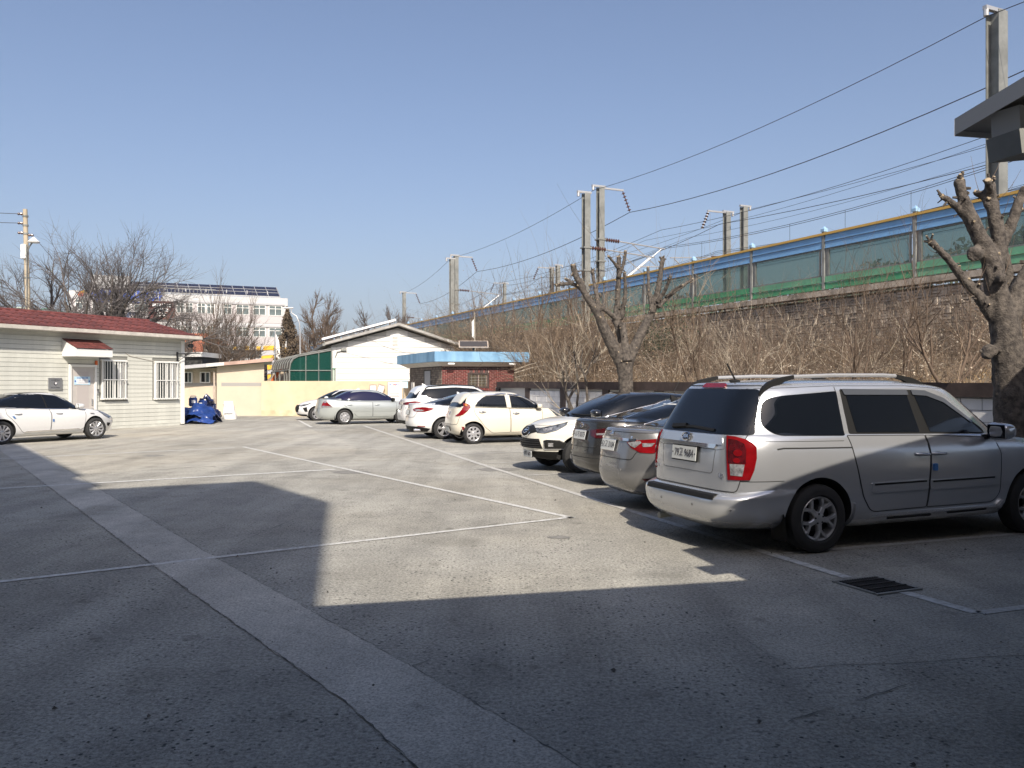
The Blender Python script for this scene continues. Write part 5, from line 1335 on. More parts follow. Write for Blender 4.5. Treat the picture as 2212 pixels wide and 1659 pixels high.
def wheel_mesh(style,r,tw,m):
    b=MB(); rr_=r*style.get('rim',.64); h=tw/2
    b.lathe([(-h*.80,rr_),(-h*.97,rr_+.02),(-h*1.0,rr_+(r-rr_)*.5),(-h*.93,r-.035),(-h*.76,r-.008),(-h*.4,r),(h*.4,r),(h*.76,r-.008),(h*.93,r-.035),(h,rr_+(r-rr_)*.5),(h*.97,rr_+.02),(h*.8,rr_),(0,rr_-.03)],48,'y',closed=True)
    ty=b.mesh('tyre',35); ty.materials.append(M['rubber'])
    b=MB(); b.mi=0
    b.lathe([(-h*.80,rr_+.004),(-h*.86,rr_-.003),(-h*.78,rr_-.018),(-h*.5,rr_-.028),(h*.7,rr_-.03),(h*.7,rr_+.0)],48,'y',cap=False)
    b.mi=1; b.lathe([(h*.05,.01),(h*.05,rr_-.025)],32,'y'); b.mi=2; b.lathe([(h*.0,.03),(-.01,rr_*.62),(h*.05,rr_*.62)],32,'y'); b.mi=0
    N=style['n']; yo=-h*.74; hub=style.get('hub',.07)
    b.lathe([(yo+.06,hub*1.05),(yo-.004,hub),(yo-.012,hub*.8),(yo-.016,hub*.45),(yo-.016,.001)],24,'y')
    def spoke(a0,a1,r0,r1,w0,w1,y0,y1,dp=.035):
        # tapering spoke between two polar points
        p=Vector((r0*math.cos(a0),0,r0*math.sin(a0))); q=Vector((r1*math.cos(a1),0,r1*math.sin(a1))); t=(q-p).normalized(); sx=Vector((-t.z,0,t.x))
        vs=[]
        for c,w_,y in ((p,w0,y0),(p.lerp(q,.5),(w0+w1)/2*style.get('mid',1),(y0+y1)/2-.004),(q,w1,y1)):
            for s_,dy in ((-1,0),(-.7,-.010),(.7,-.010),(1,0)): vs.append(c+sx*(s_*w_/2)+Vector((0,y+dy,0)))
            vs+= [c+sx*(w_/2)+Vector((0,y+dp,0)),c-sx*(w_/2)+Vector((0,y+dp,0))]
        fs=[]
        for k in (0,6):
            for j in range(6): fs.append((k+j,k+(j+1)%6,k+6+(j+1)%6,k+6+j))
        b.add(vs,fs)
    for i in range(N):
        a=2*math.pi*i/N
        if style.get('y'):       # forked spokes
            spoke(a,a,hub*.7,rr_*.58,style['w0'],style['w0']*.9,yo,yo+.004)
            for s_ in (-1,1): spoke(a,a+s_*style['y'],rr_*.52,rr_-.012,style['w0']*.55,style['w1'],yo+.004,-h*.80)
        elif style.get('twin'):
            for s_ in (-1,1): spoke(a+s_*style['twin']*.6,a+s_*style['twin'],hub*.7,rr_-.012,style['w0'],style['w1'],yo,-h*.80)
        else: spoke(a,a,hub*.7,rr_-.012,style['w0'],style['w1'],yo,-h*.80)
    if style.get('web'):        # disc with holes: ring joining the spokes
        b.lathe([(-h*.80,rr_-.01),(-h*.80-.008,rr_-.02),(-h*.79-.008,rr_*style['web']),(-h*.7,rr_*style['web']-.005)],48,'y',cap=False)
    b.mi=2
    for i in range(style.get('bolts',5)):
        a=2*math.pi*(i+.5)/style.get('bolts',5); b.lathe([(yo-.016,.001),(yo-.016,.011),(yo+.02,.011)],8,'y',(hub*.72*math.cos(a),0,hub*.72*math.sin(a)))
    rm=b.mesh('rim',35)
    for k in (m,'dark','rimdark'): rm.materials.append(M[k])
    return ty,rm
def fil(poly,r=.05,k=4):
    """round the corners of a polygon"""
    out=[]; n=len(poly)
    for i,p in enumerate(poly):
        rr_=p[2] if len(p)>2 else r; a=Vector(poly[i-1][:2]); b=Vector(p[:2]); c=Vector(poly[(i+1)%n][:2])
        if rr_<=0: out.append((b.x,b.y)); continue
        d1=(a-b); d2=(c-b); l=min(rr_,d1.length*.45,d2.length*.45); q0=b+d1.normalized()*l; q1=b+d2.normalized()*l
        for j in range(k+1): t=j/k; q=q0*(1-t)**2+b*2*t*(1-t)+q1*t*t; out.append((q.x,q.y))
    return out
mx=lambda poly:[(-p[0],)+tuple(p[1:]) for p in poly]
CROT=R(20)
def place(rear_ctr,Rr,rot): return (rear_ctr[0]-Rr*math.cos(rot),rear_ctr[1]-Rr*math.sin(rot))

# ---- silver minivan, the nearest car
F,Rr=2.52,-2.61; W=1.985; hw=W/2
belt=[(-3,1.20),(-1.2,1.18),(.9,1.14),(1.5,1.10),(2.0,1.02),(2.6,.92)]
rows=[dict(z=.24,xf=F-.30,xr=Rr+.16,hw=hw-.20,nf=4,nr=5),dict(z=.29,xf=F-.14,xr=Rr+.07,hw=hw-.10,nf=3.6,nr=5),
 dict(z=.38,xf=F-.05,xr=Rr+.015,hw=hw-.035,nr=6.5),dict(z=.50,xf=F,xr=Rr,hw=hw-.012,nr=7),dict(z=[(-3,.555),(-2.2,.57),(3,.6)],xf=F,xr=Rr+.008,hw=hw-.006,nr=7),
 dict(z=[(-3,.575),(-2.45,.585),(-2.2,.60),(3,.64)],xf=F-.01,xr=Rr+.03,hw=hw-.004,nr=7),
 dict(z=[(-3,.60),(-2.4,.63),(-2.15,.66),(3,.68)],xf=F-.02,xr=Rr+.135,hw=hw-.004,nr=6.2),
 dict(z=[(-3,.82),(0,.86),(2.6,.78)],xf=F-.06,xr=Rr+.135,hw=hw,nr=6.2),
 dict(z=[(-3,1.06),(.9,1.03),(1.6,.98),(2.6,.86)],xf=F-.14,xr=Rr+.15,hw=hw-.018,nr=6.2),
 dict(z=belt,xf=F-.30,xr=Rr+.18,hw=hw-.065,nr=6.2),
 dict(z=[(-3,1.225),(-1.2,1.205),(.9,1.165),(1.5,1.135)],xf=1.52,xr=Rr+.195,hw=hw-.085,nf=3,nr=6.2),
 dict(z=[(-3,1.46),(1.2,1.42)],xf=1.10,xr=Rr+.33,hw=hw-.145,nf=3,nr=6.2),
 dict(z=[(-3,1.655),(-1.9,1.685),(0,1.685),(.7,1.645)],xf=.68,xr=Rr+.485,hw=hw-.215,nf=3.2,nr=6.2),
 dict(z=[(-3,1.70),(-1.9,1.73),(-.2,1.735),(.7,1.67)],xf=.58,xr=Rr+.53,hw=hw-.27,nf=3.2,nr=5),
 dict(z=[(-2.1,1.735),(-1.4,1.758),(-.2,1.76),(.5,1.70)],xf=.40,xr=Rr+.66,hw=hw-.42,nf=3,nr=4),
 dict(z=[(-2.1,1.76),(-.2,1.775),(.4,1.745)],xf=.0,xr=Rr+1.1,hw=.3,nf=3,nr=3)]
VROT=R(21.2)
vq=Vector((3.12,8.40)); vax=Vector((math.cos(VROT),math.sin(VROT))); vay=Vector((-math.sin(VROT),math.cos(VROT)))
vc=vq+vax*1.53+vay*(hw-.03)
van=Car('silver_minivan','silver minivan with roof rails parked nearest the camera',rows,'silver',vc,VROT,3.06,.352,.225,W-.225-.03,[2,2,2,2,2,2,3,4,4,3,3,4,4,3,3],(6,9,10),arch=.06)
van.wheels(dict(n=5,y=.30,w0=.062,w1=.040,hub=.068,rim=.635,bolts=5,mid=.9),'rimgrey')
G_=1.655
for sd_ in ('R','L'):
    van.patch('window_frame',fil([(-1.10,1.20),(.93,1.165),(.90,1.22),(.30,1.56),(.02,1.655,.1),(-1.12,1.668)],.03),sd_,'dullblack',.004)
    van.patch('window',fil([(-2.13,1.30,.12),(-1.98,1.20,.12),(-1.17,1.185,.02),(-1.17,1.645,.02),(-1.85,1.60,.1),(-2.05,1.56,.12)],.05),sd_,'carglass',.006)
    van.patch('window',fil([(-1.0,1.215),(-.13,1.20),(-.22,1.62),(-1.06,1.635)],.02),sd_,'carglass',.009)
    van.patch('window',fil([(.02,1.20),(.88,1.175),(.62,1.36),(.24,1.575),(-.12,1.625)],.02),sd_,'carglass',.009)
    van.patch('visor',fil([(-1.08,1.605),(-.20,1.60),(-.21,1.655),(-1.10,1.665)],.01),sd_,'visor',.020,rim=.002)
    van.patch('visor',fil([(-.14,1.60),(.05,1.59),(.30,1.515),(.70,1.285),(.74,1.30),(.32,1.56),(.05,1.645),(-.15,1.655)],.01),sd_,'visor',.020,rim=.002)
    d1=van.door(sd_,fil([(-1.14,1.185,.01),(-.08,1.165,.01),(-.06,.95,0),(-.10,.40,.02),(-.86,.385,.08),(-.98,.55,.05),(-1.09,.95,.05)],.02),(-.17,.965),'silver')
    d2=van.door(sd_,fil([(-.065,1.165,.01),(.94,1.12,.02),(1.02,.95,.03),(1.0,.50,.1),(.90,.405,.08),(-.085,.40,.01),(-.045,.95,0)],.02),(.06,.965),'silver')
    for a,b in ((-.88,-.10),(-.07,.92)): van.patch('side_moulding',fil([(a,.585),(b,.595),(b,.70),(a,.69)],.02),sd_,'silver',.016,rim=.02); van.strip('moulding_insert',[(a+.03,.675),(b-.03,.683)],sd_,'dullblack',.022,.020)
    van.strip('slide_rail',[(-2.02,1.065),(-1.95,1.075),(-1.12,1.065)],sd_,'seam',.018,.003)
    van.strip('body_seam',[(-2.30,1.10),(-2.27,1.13),(-2.2,1.145),(-1.2,1.135)],sd_,'seam',.006,.002)
    van.strip('bumper_seam',[(-2.40,.745),(-1.96,.752)],sd_,'seam',.008,.003)
    van.patch('side_sill',fil([(-1.10,.25),(1.04,.27),(1.06,.43),(.98,.36),(-.85,.345),(-1.02,.47),(-1.10,.50)],.02),sd_,'silver',.032,rim=.04); van.strip('step_pad',[(-.62,.325),(-.02,.33)],sd_,'dullblack',.03,.036); van.strip('step_pad',[(.22,.335),(.80,.345)],sd_,'dullblack',.03,.036)
    van.patch('mud_flap',[(-1.96,.16),(-1.90,.16),(-1.87,.40),(-1.95,.42)],sd_,'dullblack',.004) if False else None
    van.strip('roof_seam',[(-2.25,1.665),(-1.2,1.70),(-.2,1.70),(.35,1.665)],sd_,'seam',.006,.002)
    van.strip('pillar_seam',[(-1.165,1.19),(-1.175,1.69)],sd_,'seam',.008,.004)
    sg=-1 if sd_=='R' else 1
    van.patch('foam_guard',fil([(-.03,.79),(.025,.79),(.025,.865),(-.03,.865)],.01),sd_,'foam',.022)
    # roof rail
    y=sg*.665
    z0=lambda x:van.pos('T',x,y)[0].z
    rail=MB(); rail.tube([(-1.62,y,z0(-1.62)+.062),(-1.1,y,z0(-1.1)+.068),(-.4,y,z0(-.4)+.068),(-.22,y,z0(-.22)+.062)],.021,10); rr0=rail.build('roof_rail',M['alu'],van.t,50)
    for a,b in ((-2.06,-1.62),(.18,-.22)):
        s_=MB(); m_=(a+b)/2; xs_=[a+(b-a)*t for t in (0,.12,.28,.5,.75,1)]; hs_=[.004,.022,.042,.058,.068,.078]; pts_=[(x,z0(x)+h) for x,h in zip(xs_,hs_)]+[(xs_[-1],z0(xs_[-1])+.040),(xs_[-2],z0(xs_[-2])+.020),(xs_[-3],z0(xs_[-3])-.02),(xs_[0],z0(xs_[0])-.02)]; s_.prism(pts_,y-.024,y+.024,XZ); s_.build('rail_foot',M['dullblack'],rr0,50)
# tail lamps: wrap the corner, red with dark inner field and clear reversing lamp
for s_ in (1,-1):
    q=lambda P:[(180+s_*p[0],)+tuple(p[1:]) for p in P]
    cx=Rr+.9
    lp=van.patch('taillight',fil(q([(41.8,1.195,.02),(56,1.185,.05),(66.5,1.115,.06),(67,.98),(62.5,.765,.03),(43.4,.755,.02)]),.03) if False else q([(41.8,1.195),(47,1.19),(53,1.165),(57.5,1.125),(59,1.09),(59,.98),(57.6,.86),(55.4,.765),(43.2,.755)]),'W','lampred',.016,None,cx,.05,.03)
    van.patch('inner_lens',q([(43.2,1.165),(48,1.155),(52.4,1.12),(53.4,1.06),(53.2,.925),(43.6,.925)]),'W','lampdark',.021,lp,cx,.05,.004)
    van.patch('reverse_lamp',q([(44.6,.918),(52.6,.918),(51.4,.80),(45.0,.805)]),'W','lampclear',.021,lp,cx,.04,.004)
    for (a0,z0_,r_) in ((49.0,1.03,.034),(48.4,.955,.026)):
        van.patch('bulb_field',[(180+s_*a0+2.6*r_/.036*math.cos(t),z0_+r_*math.sin(t)) for t in np.linspace(0,6.283,11)[:-1]],'W','lampred',.024,lp,cx,.03,.004)
# tailgate
van.patch('rear_window',fil([(-.80,1.205,.03),(.80,1.205,.03),(.66,1.665,.05),(-.66,1.665,.05)],.04),'B','carglass',.007)
tg=van.patch('tailgate',fil([(-.76,.635,.04),(.76,.635,.04),(.80,.80,.02),(.775,1.195,.02),(-.775,1.195,.02),(-.80,.80,.02)],.03),'B','silver',.004,rim=.003)
van.strip('tailgate_gap',fil([(-.76,.635,.04),(.76,.635,.04),(.80,.80,.02),(.775,1.195,.02),(.665,1.70,.05),(-.665,1.70,.05),(-.775,1.195,.02),(-.80,.80,.02)],.03),'B','seam',.010,.006,tg,0,True)
van.patch('plate_recess',fil([(-.50,.80,.04),(.50,.80,.04),(.46,1.075,.02),(-.46,1.075,.02)],.03),'B','silver2',.006,tg,rim=.004) if False else None
tr=van.patch('chrome_trim',fil([(-.50,1.06),(.50,1.06),(.52,1.10),(-.52,1.10)],.015),'B','chrome',.022,rim=.022)
van.patch('handle_panel',fil([(-.60,1.10,.02),(.60,1.10,.02),(.575,1.18),(-.575,1.18)],.02),'B','silver',.015,rim=.015); van.strip('panel_seam',[(-.60,1.18),(-.62,1.06),(-.52,1.045),(.52,1.045),(.62,1.06),(.60,1.18)],'B','seam',.005,.006)
van.strip('recess_edge',fil([(-.47,.80,.05),(.47,.80,.05),(.50,1.05,.02),(-.50,1.05,.02)],.03),'B','silver2',.012,.006,None,0,True)
van.plate('B',0.02,.975,'79고 9684',.46,.145,.014); van.badge('B',0.02,1.150,'kia',.050,.026)
van.lettering('B',.575,.845,'GRAND',.032); van.lettering('B',.56,.795,'CARNIVAL',.042); van.lettering('B',-.58,.79,'GLX',.062)
_v=[];_f=[]
for i_ in range(25):
    a_=180-36+72*i_/24; h_=van.ray('W',a_,.553,Rr+.9)[0]
    for dx_,z_ in ((-.006,.555),(.0,.588),(.012,.604),(.115,.612)): _v.append((h_.x+dx_,h_.y*(1-dx_*.25),z_))
    if i_: _f+= [(4*i_-4+k_,4*i_-3+k_,4*i_+1+k_,4*i_+k_) for k_ in range(3)]
_f+= [(0,1,2,3),(96,97,98,99)]
MB().add(_v,_f).build('bumper_pad',M['dullblack'],van.t,40)
van.patch('brake_light',fil([(-.21,1.677),(.21,1.677),(.19,1.72),(-.19,1.72)],.02),'B','lampred',.018,rim=.02)
van.wiper([(.36,1.235),(.30,1.245),(-.05,1.255),(-.42,1.235)],'B',.035); van.strip('wiper_arm',[(.36,1.245),(.10,1.262)],'B','dullblack',.05,.035)
for a in (-.80,-.30,.30,.80): MB().lathe([(-.004,.001),(-.004,.014),(.01,.014)],10,'x',van.pos('B',a,.47,.002)[0]).build('parking_sensor',M['silver2'],van.t)
p,_=van.pos('T',-1.93,-.10); b=MB(); b.cbox((p.x,p.y,p.z+.012),(.13,.05,.03),.012); b.tube([(p.x+.01,p.y,p.z+.02),(p.x-.10,p.y,p.z+.20)],[.011,.009],8); b.build('antenna',M['dullblack'],van.t)
van.mirror(.80,1.14,'silver',(.15,.26,.19))
for sg in (-1,1):
    b=MB(); b.add([(-1.93,sg*(hw-.27),.14),(-1.93,sg*(hw-.03),.14),(-1.97,sg*(hw-.03),.42),(-1.97,sg*(hw-.27),.42)],[(0,1,2,3)]); b.build('mud_flap',M['dullblack'],van.t)
van.patch('windshield',fil([(-.72,1.17,.06),(.72,1.17,.06),(.60,1.655,.06),(-.60,1.655,.06)],.05),'F','carglass',.006)
for s_ in (1,-1): van.patch('headlight',[(s_*34,.80),(s_*58,.86),(s_*64,.96),(s_*40,.93)],'W','headlamp',.012,None,1.4)
b=MB(); b.tube([(-2.55,.45,.24),(-2.2,.45,.26)],.035,10); b.build('exhaust',M['galvd'],van.t)

# ---- saloons share one way of building
def saloon_rows(F,Rr,W,H,cowl,deck,rf,rr,zn=.72,zc=.98,zt=1.07,belt0=.90,belt1=1.0,roofw=.60,lift=False,bot=.20,n2=4.2,nose=3.0,zs=1.0,nrg=None):
    hw=W/2
    s=[dict(z=bot,xf=F-.32,xr=Rr+.28,hw=hw-.20,nf=4,nr=4.5),dict(z=bot+.05,xf=F-.13,xr=Rr+.12,hw=hw-.09,nf=nose,nr=n2),
     dict(z=bot+.17,xf=F-.04,xr=Rr+.03,hw=hw-.03,nf=nose,nr=n2),dict(z=bot+.32,xf=F,xr=Rr,hw=hw-.008,nf=nose,nr=n2),
     dict(z=[(Rr,.70*zs),(0,.68*zs),(F,zn-.10)],xf=F-.02,xr=Rr+.02,hw=hw,nf=nose,nr=n2),
     dict(z=[(Rr,zt-.16),(0,belt0-.09),(cowl,zc-.16),(F,zn-.04)],xf=F-.07,xr=Rr+.075,hw=hw-.025,nf=nose,nr=n2),
     dict(z=[(Rr,zt-.03),(-1.2,belt1-.01),(0,belt0),(cowl,zc-.055),(F-.3,zn+.06),(F,zn)],xf=F-.20,xr=Rr+.10,hw=hw-.07,nf=nose,nr=n2),
     dict(z=[(Rr,zt-.005),(-1.2,belt1+.02),(0,belt0+.03),(cowl,zc-.02),(F-.3,zn+.08),(F,zn+.02)],xf=F-.28,xr=Rr+.13,hw=hw-.10,nf=nose,nr=n2,crown=.015),
     dict(z=[(deck,zt+.015),(-1.2,belt1+.035),(0,belt0+.045),(cowl-.3,zc-.03),(cowl,zc)],xf=cowl,xr=deck,hw=hw-.115,nf=2.7,nr=nrg or 2.9),
     dict(z=[(-3,(H+belt1)/2+.03),(0,(H+belt0)/2+.04),(2,(H+zc)/2-.02)],xf=(cowl*1.02+rf)/2,xr=(deck+rr)/2,hw=(hw-.115+roofw)/2+.028,nf=2.8,nr=nrg or 3.0),
     dict(z=[(rr-.1,H-.095),((rf+rr)/2,H-.055),(rf+.1,H-.085)],xf=rf+.06,xr=rr-.06,hw=roofw+.02,nf=3,nr=nrg or 3.2),
     dict(z=[(rr,H-.05),((rf+rr)/2,H-.022),(rf,H-.045)],xf=rf-.05,xr=rr+.06,hw=roofw-.07,nf=3,nr=3.2),
     dict(z=[(rr,H-.015),((rf+rr)/2,H),(rf,H-.012)],xf=rf-.35,xr=rr+.4,hw=.3,nf=2.6,nr=2.6)]
    return s
SUB=[2,3,3,4,4,3,3,5,4,4,3,3]
def side_glass(c,poly,bars=(),frame='dullblack',glass='carglass',pillar='dullblack',grow_=.022,offs_=.008):
    """window band: dark frame, glass, pillars dividing it"""
    cx=sum(p[0] for p in poly)/len(poly); cz=sum(p[1] for p in poly)/len(poly)
    big=[(p[0]+math.copysign(grow_,p[0]-cx),p[1]+math.copysign(grow_,p[1]-cz))+tuple(p[2:]) for p in poly]
    for sd_ in ('R','L'):
        if frame: c.patch('window_frame',fil(big,.03),sd_,frame,.004)
        xs=[-9]+[b for b in bars]+[9]
        bm_=fil(poly,.03)
        for a,b in zip(xs[:-1],xs[1:]):
            lo=a if not isinstance(a,tuple) else a; hi=b
            q=clip_x(bm_,lo,True); q=clip_x(q,hi,False)
            if len(q)>2: c.patch('window',q,sd_,glass,offs_)
def clip_x(poly,bar,keep_right):
    """clip polygon by a slanted bar (x at z=1.0, slope, half width)"""
    if not isinstance(bar,tuple): return poly
    x0,sl_,hwid=bar; f=lambda p:((p[0]-(x0+sl_*(p[1]-1.0)))-hwid) if keep_right else (((x0+sl_*(p[1]-1.0))-p[0])-hwid)
    out=[]; n=len(poly)
    for i in range(n):
        a,b=poly[i],poly[(i+1)%n]; fa,fb=f(a),f(b)
        if fa>=0: out.append(a)
        if (fa>=0)!=(fb>=0): t=fa/(fa-fb); out.append((a[0]+(b[0]-a[0])*t,a[1]+(b[1]-a[1])*t))
    return out
def wlamp(c,name,pts,m,cx,front=False,off=.012,parent=None,both=True):
    o=[]
    for s_ in ((1,-1) if both else (1,)):
        o.append(c.patch(name,[((0 if front else 180)+s_*p[0],p[1]) for p in pts],'W',m,off,parent,cx,.05,.02))
    return o

# silver saloon beside the minivan
F,Rr=2.33,-2.49
rows=saloon_rows(F,Rr,1.835,1.47,1.15,-1.86,.42,-.72,zn=.74,zc=.98,zt=1.10,belt0=.93,belt1=1.03,roofw=.565,n2=3.6)
S1=Car('silver_saloon','dark silver saloon with plate 51 3104 tucked beside the minivan',rows,'silver2',place((1.36,11.55),Rr,CROT),CROT,2.795,.325,.215,1.835-.225-.05,SUB,(8,),cat='car')
S1.wheels(dict(n=10,w0=.035,w1=.05,hub=.07,rim=.66),'rimsilver')
side_glass(S1,[(-1.75,1.055,.02),(1.0,.985,.02),(.55,1.22),(.22,1.37,.1),(-.4,1.415,.2),(-.95,1.36,.2),(-1.45,1.18,.1)],[(-.02,-.12,.035),(-1.12,.15,.02)])
for sd_ in ('R','L'):
    S1.strip('chrome_line',[(-1.95,1.065),(-1.45,1.20),(-.98,1.385),(-.4,1.437),(.22,1.395)],sd_,'chrome',.02,.008)
    S1.door(sd_,fil([(-1.25,1.02),(-.02,.97),(-.02,.34),(-.80,.33,.05),(-1.05,.60,.1),(-1.20,.80)],.02),(-.98,.88)); S1.door(sd_,fil([(.0,.97),(1.02,.94),(1.0,.45,.1),(.9,.34,.05),(.0,.34)],.02),(.18,.84))
S1.patch('rear_window',fil([(-.62,1.125,.05),(.62,1.125,.05),(.50,1.405,.05),(-.50,1.405,.05)],.05),'B','carglass',.006)
S1.patch('windshield',fil([(-.66,1.02,.05),(.66,1.02,.05),(.54,1.40,.05),(-.54,1.40,.05)],.05),'F','carglass',.006)
cx=Rr+.9
for l in wlamp(S1,'taillight',[(23,.93),(36,.965),(50,.985),(62,.985),(71,.965),(66,.90),(58,.83),(48,.795),(38,.80),(29,.86)],'lampred',cx): pass
wlamp(S1,'reverse_lamp',[(24.5,.925),(37,.955),(38.5,.93),(33,.86),(28.5,.88)],'lampclear',cx,off=.017); wlamp(S1,'clear_lens',[(39,.925),(50,.93),(47,.885),(40,.875)],'lampclear',cx,off=.017); wlamp(S1,'dark_lens',[(52,.87),(63,.95),(58,.85),(50,.815)],'lampdark',cx,off=.017)
tg=S1.patch('boot_lid',fil([(-.48,.70,.08),(.48,.70,.08),(.52,.80,.03),(.70,.955,.03),(.72,1.06),(-.72,1.06),(-.70,.955,.03),(-.52,.80,.03)],.03),'B','silver2',.004,rim=.003); S1.strip('boot_gap',fil([(-.48,.70,.08),(.48,.70,.08),(.52,.80,.03),(.70,.955,.03),(.74,1.06),(-.74,1.06),(-.70,.955,.03),(-.52,.80,.03)],.03),'B','seam',.011,.006,tg,0,True)
S1.patch('chrome_trim',fil([(-.49,.945),(.49,.945),(.50,.98),(-.50,.98)],.012),'B','chrome',.022,rim=.02)
S1.plate('B',.10,.865,'51고 3104',.40,.15,.006,'chrome'); S1.badge('B',.07,1.035,'h',.036); S1.lettering('B',-.40,.995,'Y20',.05)
for a in (-.72,-.3,.3,.72): MB().lathe([(-.004,.001),(-.004,.014),(.01,.014)],10,'x',S1.pos('B',a,.55,.002)[0]).build('parking_sensor',M['silver2'],S1.t)
wlamp(S1,'reflector',[(40,.455),(56,.47),(55,.445),(42,.42)],'lampdark',cx,off=.008)
S1.fin(-.60); S1.strip('window_sticker',[(-.20,1.385),(.14,1.385)],'B','white',.02,.014)
S1.mirror(.82,1.0)

# dark grey saloon
F,Rr=2.28,-2.42
rows=saloon_rows(F,Rr,1.86,1.48,1.15,-1.80,.42,-.66,zn=.76,zc=1.0,zt=1.12,belt0=.95,belt1=1.05,roofw=.57,n2=3.6)
S2=Car('grey_saloon','dark grey saloon with plate 11 0373 between the two tone crossover and the silver saloon',rows,'greyp',place((1.14,14.15),Rr,CROT),CROT,2.80,.325,.215,1.86-.225-.05,SUB,(8,))
S2.wheels(dict(n=5,twin=.16,w0=.035,w1=.05,hub=.07,rim=.66),'rimsilver')
side_glass(S2,[(-1.70,1.085,.02),(1.0,1.005,.02),(.55,1.23),(.22,1.38,.1),(-.4,1.425,.2),(-.92,1.375,.2),(-1.42,1.20,.1)],[(-.02,-.12,.035),(-1.10,.15,.02)])
for sd_ in ('R','L'):
    S2.strip('chrome_line',[(-1.9,1.09),(-1.42,1.22),(-.95,1.40),(-.4,1.447),(.22,1.405)],sd_,'chrome',.016,.008)
    S2.door(sd_,fil([(-1.25,1.04),(-.02,.99),(-.02,.34),(-.80,.33,.05),(-1.05,.60,.1),(-1.20,.80)],.02),(-.98,.90)); S2.door(sd_,fil([(.0,.99),(1.02,.96),(1.0,.45,.1),(.9,.34,.05),(.0,.34)],.02),(.18,.86))
S2.patch('rear_window',fil([(-.62,1.145,.05),(.62,1.145,.05),(.50,1.415,.05),(-.50,1.415,.05)],.05),'B','carglass',.006)
S2.patch('windshield',fil([(-.66,1.04,.05),(.66,1.04,.05),(.54,1.41,.05),(-.54,1.41,.05)],.05),'F','carglass',.006)
cx=Rr+.9; wlamp(S2,'taillight',[(20,.945),(40,.985),(66,.985),(62,.90),(48,.83),(30,.82),(22,.86)],'lampdark',cx); wlamp(S2,'clear_lens',[(30,.90),(46,.91),(45,.88),(31,.87)],'lampclear',cx,off=.017)
tg=S2.patch('boot_lid',fil([(-.50,.66,.08),(.50,.66,.08),(.56,.82,.03),(.72,.97,.03),(.72,1.08),(-.72,1.08),(-.72,.97,.03),(-.56,.82,.03)],.03),'B','greyp',.004,rim=.003); S2.strip('boot_gap',fil([(-.50,.66,.08),(.50,.66,.08),(.56,.82,.03),(.72,.97,.03),(.74,1.08),(-.74,1.08),(-.72,.97,.03),(-.56,.82,.03)],.03),'B','seam',.011,.006,tg,0,True)
S2.plate('B',.0,.855,'11거 0373',.44,.15,.006,'chrome'); S2.badge('B',.02,1.02,'h',.045); S2.fin(-.55,'dullblack',.09); S2.strip('window_sticker',[(-.42,1.36),(-.10,1.36)],'B','white',.035,.014); S2.mirror(.82,1.02)
S2.strip('bumper_line',[(180-60,.50),(180-30,.49),(180,.485),(180+30,.49),(180+60,.50)],'W','seam',.012,.003,None,cx)

# two tone crossover facing out
F,Rr=2.14,-1.96
rows=saloon_rows(F,Rr,1.78,1.56,1.22,Rr+.28,.20,-1.42,zn=.86,zc=1.06,zt=1.10,belt0=1.02,belt1=1.10,roofw=.58,bot=.24,n2=4,nose=2.7,nrg=4.5)
XROT=CROT+math.pi; fc=(.25,16.45)
X1=Car('crossover','cream crossover with black roof parked nose out, plate low on its bumper',rows,'ivory2',(fc[0]-F*math.cos(XROT),fc[1]-F*math.sin(XROT)),XROT,2.605,.335,.205,1.78-.215-.04,SUB,(8,),low=.40,roofrow=8,roofm=None)
M['blackpaint']=paint('black_roof_paint',(.012,.013,.016),.0,.2); X1.body.data.materials[3]=M['blackpaint']
X1.wheels(dict(n=5,twin=.20,w0=.04,w1=.055,hub=.07,rim=.66),'rimsilver')
side_glass(X1,[(-1.45,1.16,.04),(1.02,1.07,.02),(.55,1.30),(.10,1.465,.1),(-.5,1.50,.2),(-1.30,1.44,.1)],[(-.10,-.1,.05),(-1.0,.1,.03)],frame='blackpaint')
for sd_ in ('R','L'):
    X1.door(sd_,fil([(-1.12,1.07),(-.10,1.04),(-.10,.42),(-.75,.40,.05),(-.95,.65,.1)],.02),(-.90,.95)); X1.door(sd_,fil([(-.08,1.04),(1.0,1.01),(.98,.52,.1),(.85,.42,.05),(-.08,.42)],.02),(.10,.92))
X1.patch('windshield',fil([(-.68,1.085,.05),(.68,1.085,.05),(.56,1.49,.05),(-.56,1.49,.05)],.05),'F','carglass',.006)
cx=F-1.0
X1.patch('grille',[(a,z) for a,z in ((-26,.865),(-16,.855),(-8,.885),(0,.90),(8,.885),(16,.855),(26,.865),(24,.79),(14,.755),(8,.70),(0,.675),(-8,.70),(-14,.755),(-24,.79))],'W','dullblack',.012,None,cx,.04)
X1.strip('chrome_line',[(-13,.775),(-8,.705),(0,.68),(8,.705),(13,.775)],'W','chrome',.022,.022,None,cx); X1.badge('F',0,.80,'eye',.075)
hl=wlamp(X1,'headlight',[(19,.845),(30,.875),(46,.93),(62,.985),(60,.92),(48,.82),(34,.765),(24,.775)],'headlamp',cx,True,.014)
wlamp(X1,'lamp_cell',[(30,.845),(42,.88),(42,.83),(32,.80)],'lampclear',cx,True,.019)
X1.patch('lower_grille',[(-31,.47),(31,.47),(27,.655),(-27,.655)],'W','dullblack',.012,None,cx,.05)
for k in range(4): X1.strip('grille_bar',[(-28,.50+k*.042),(0,.50+k*.042),(28,.50+k*.042)],'W','black',.018,.024,None,cx)
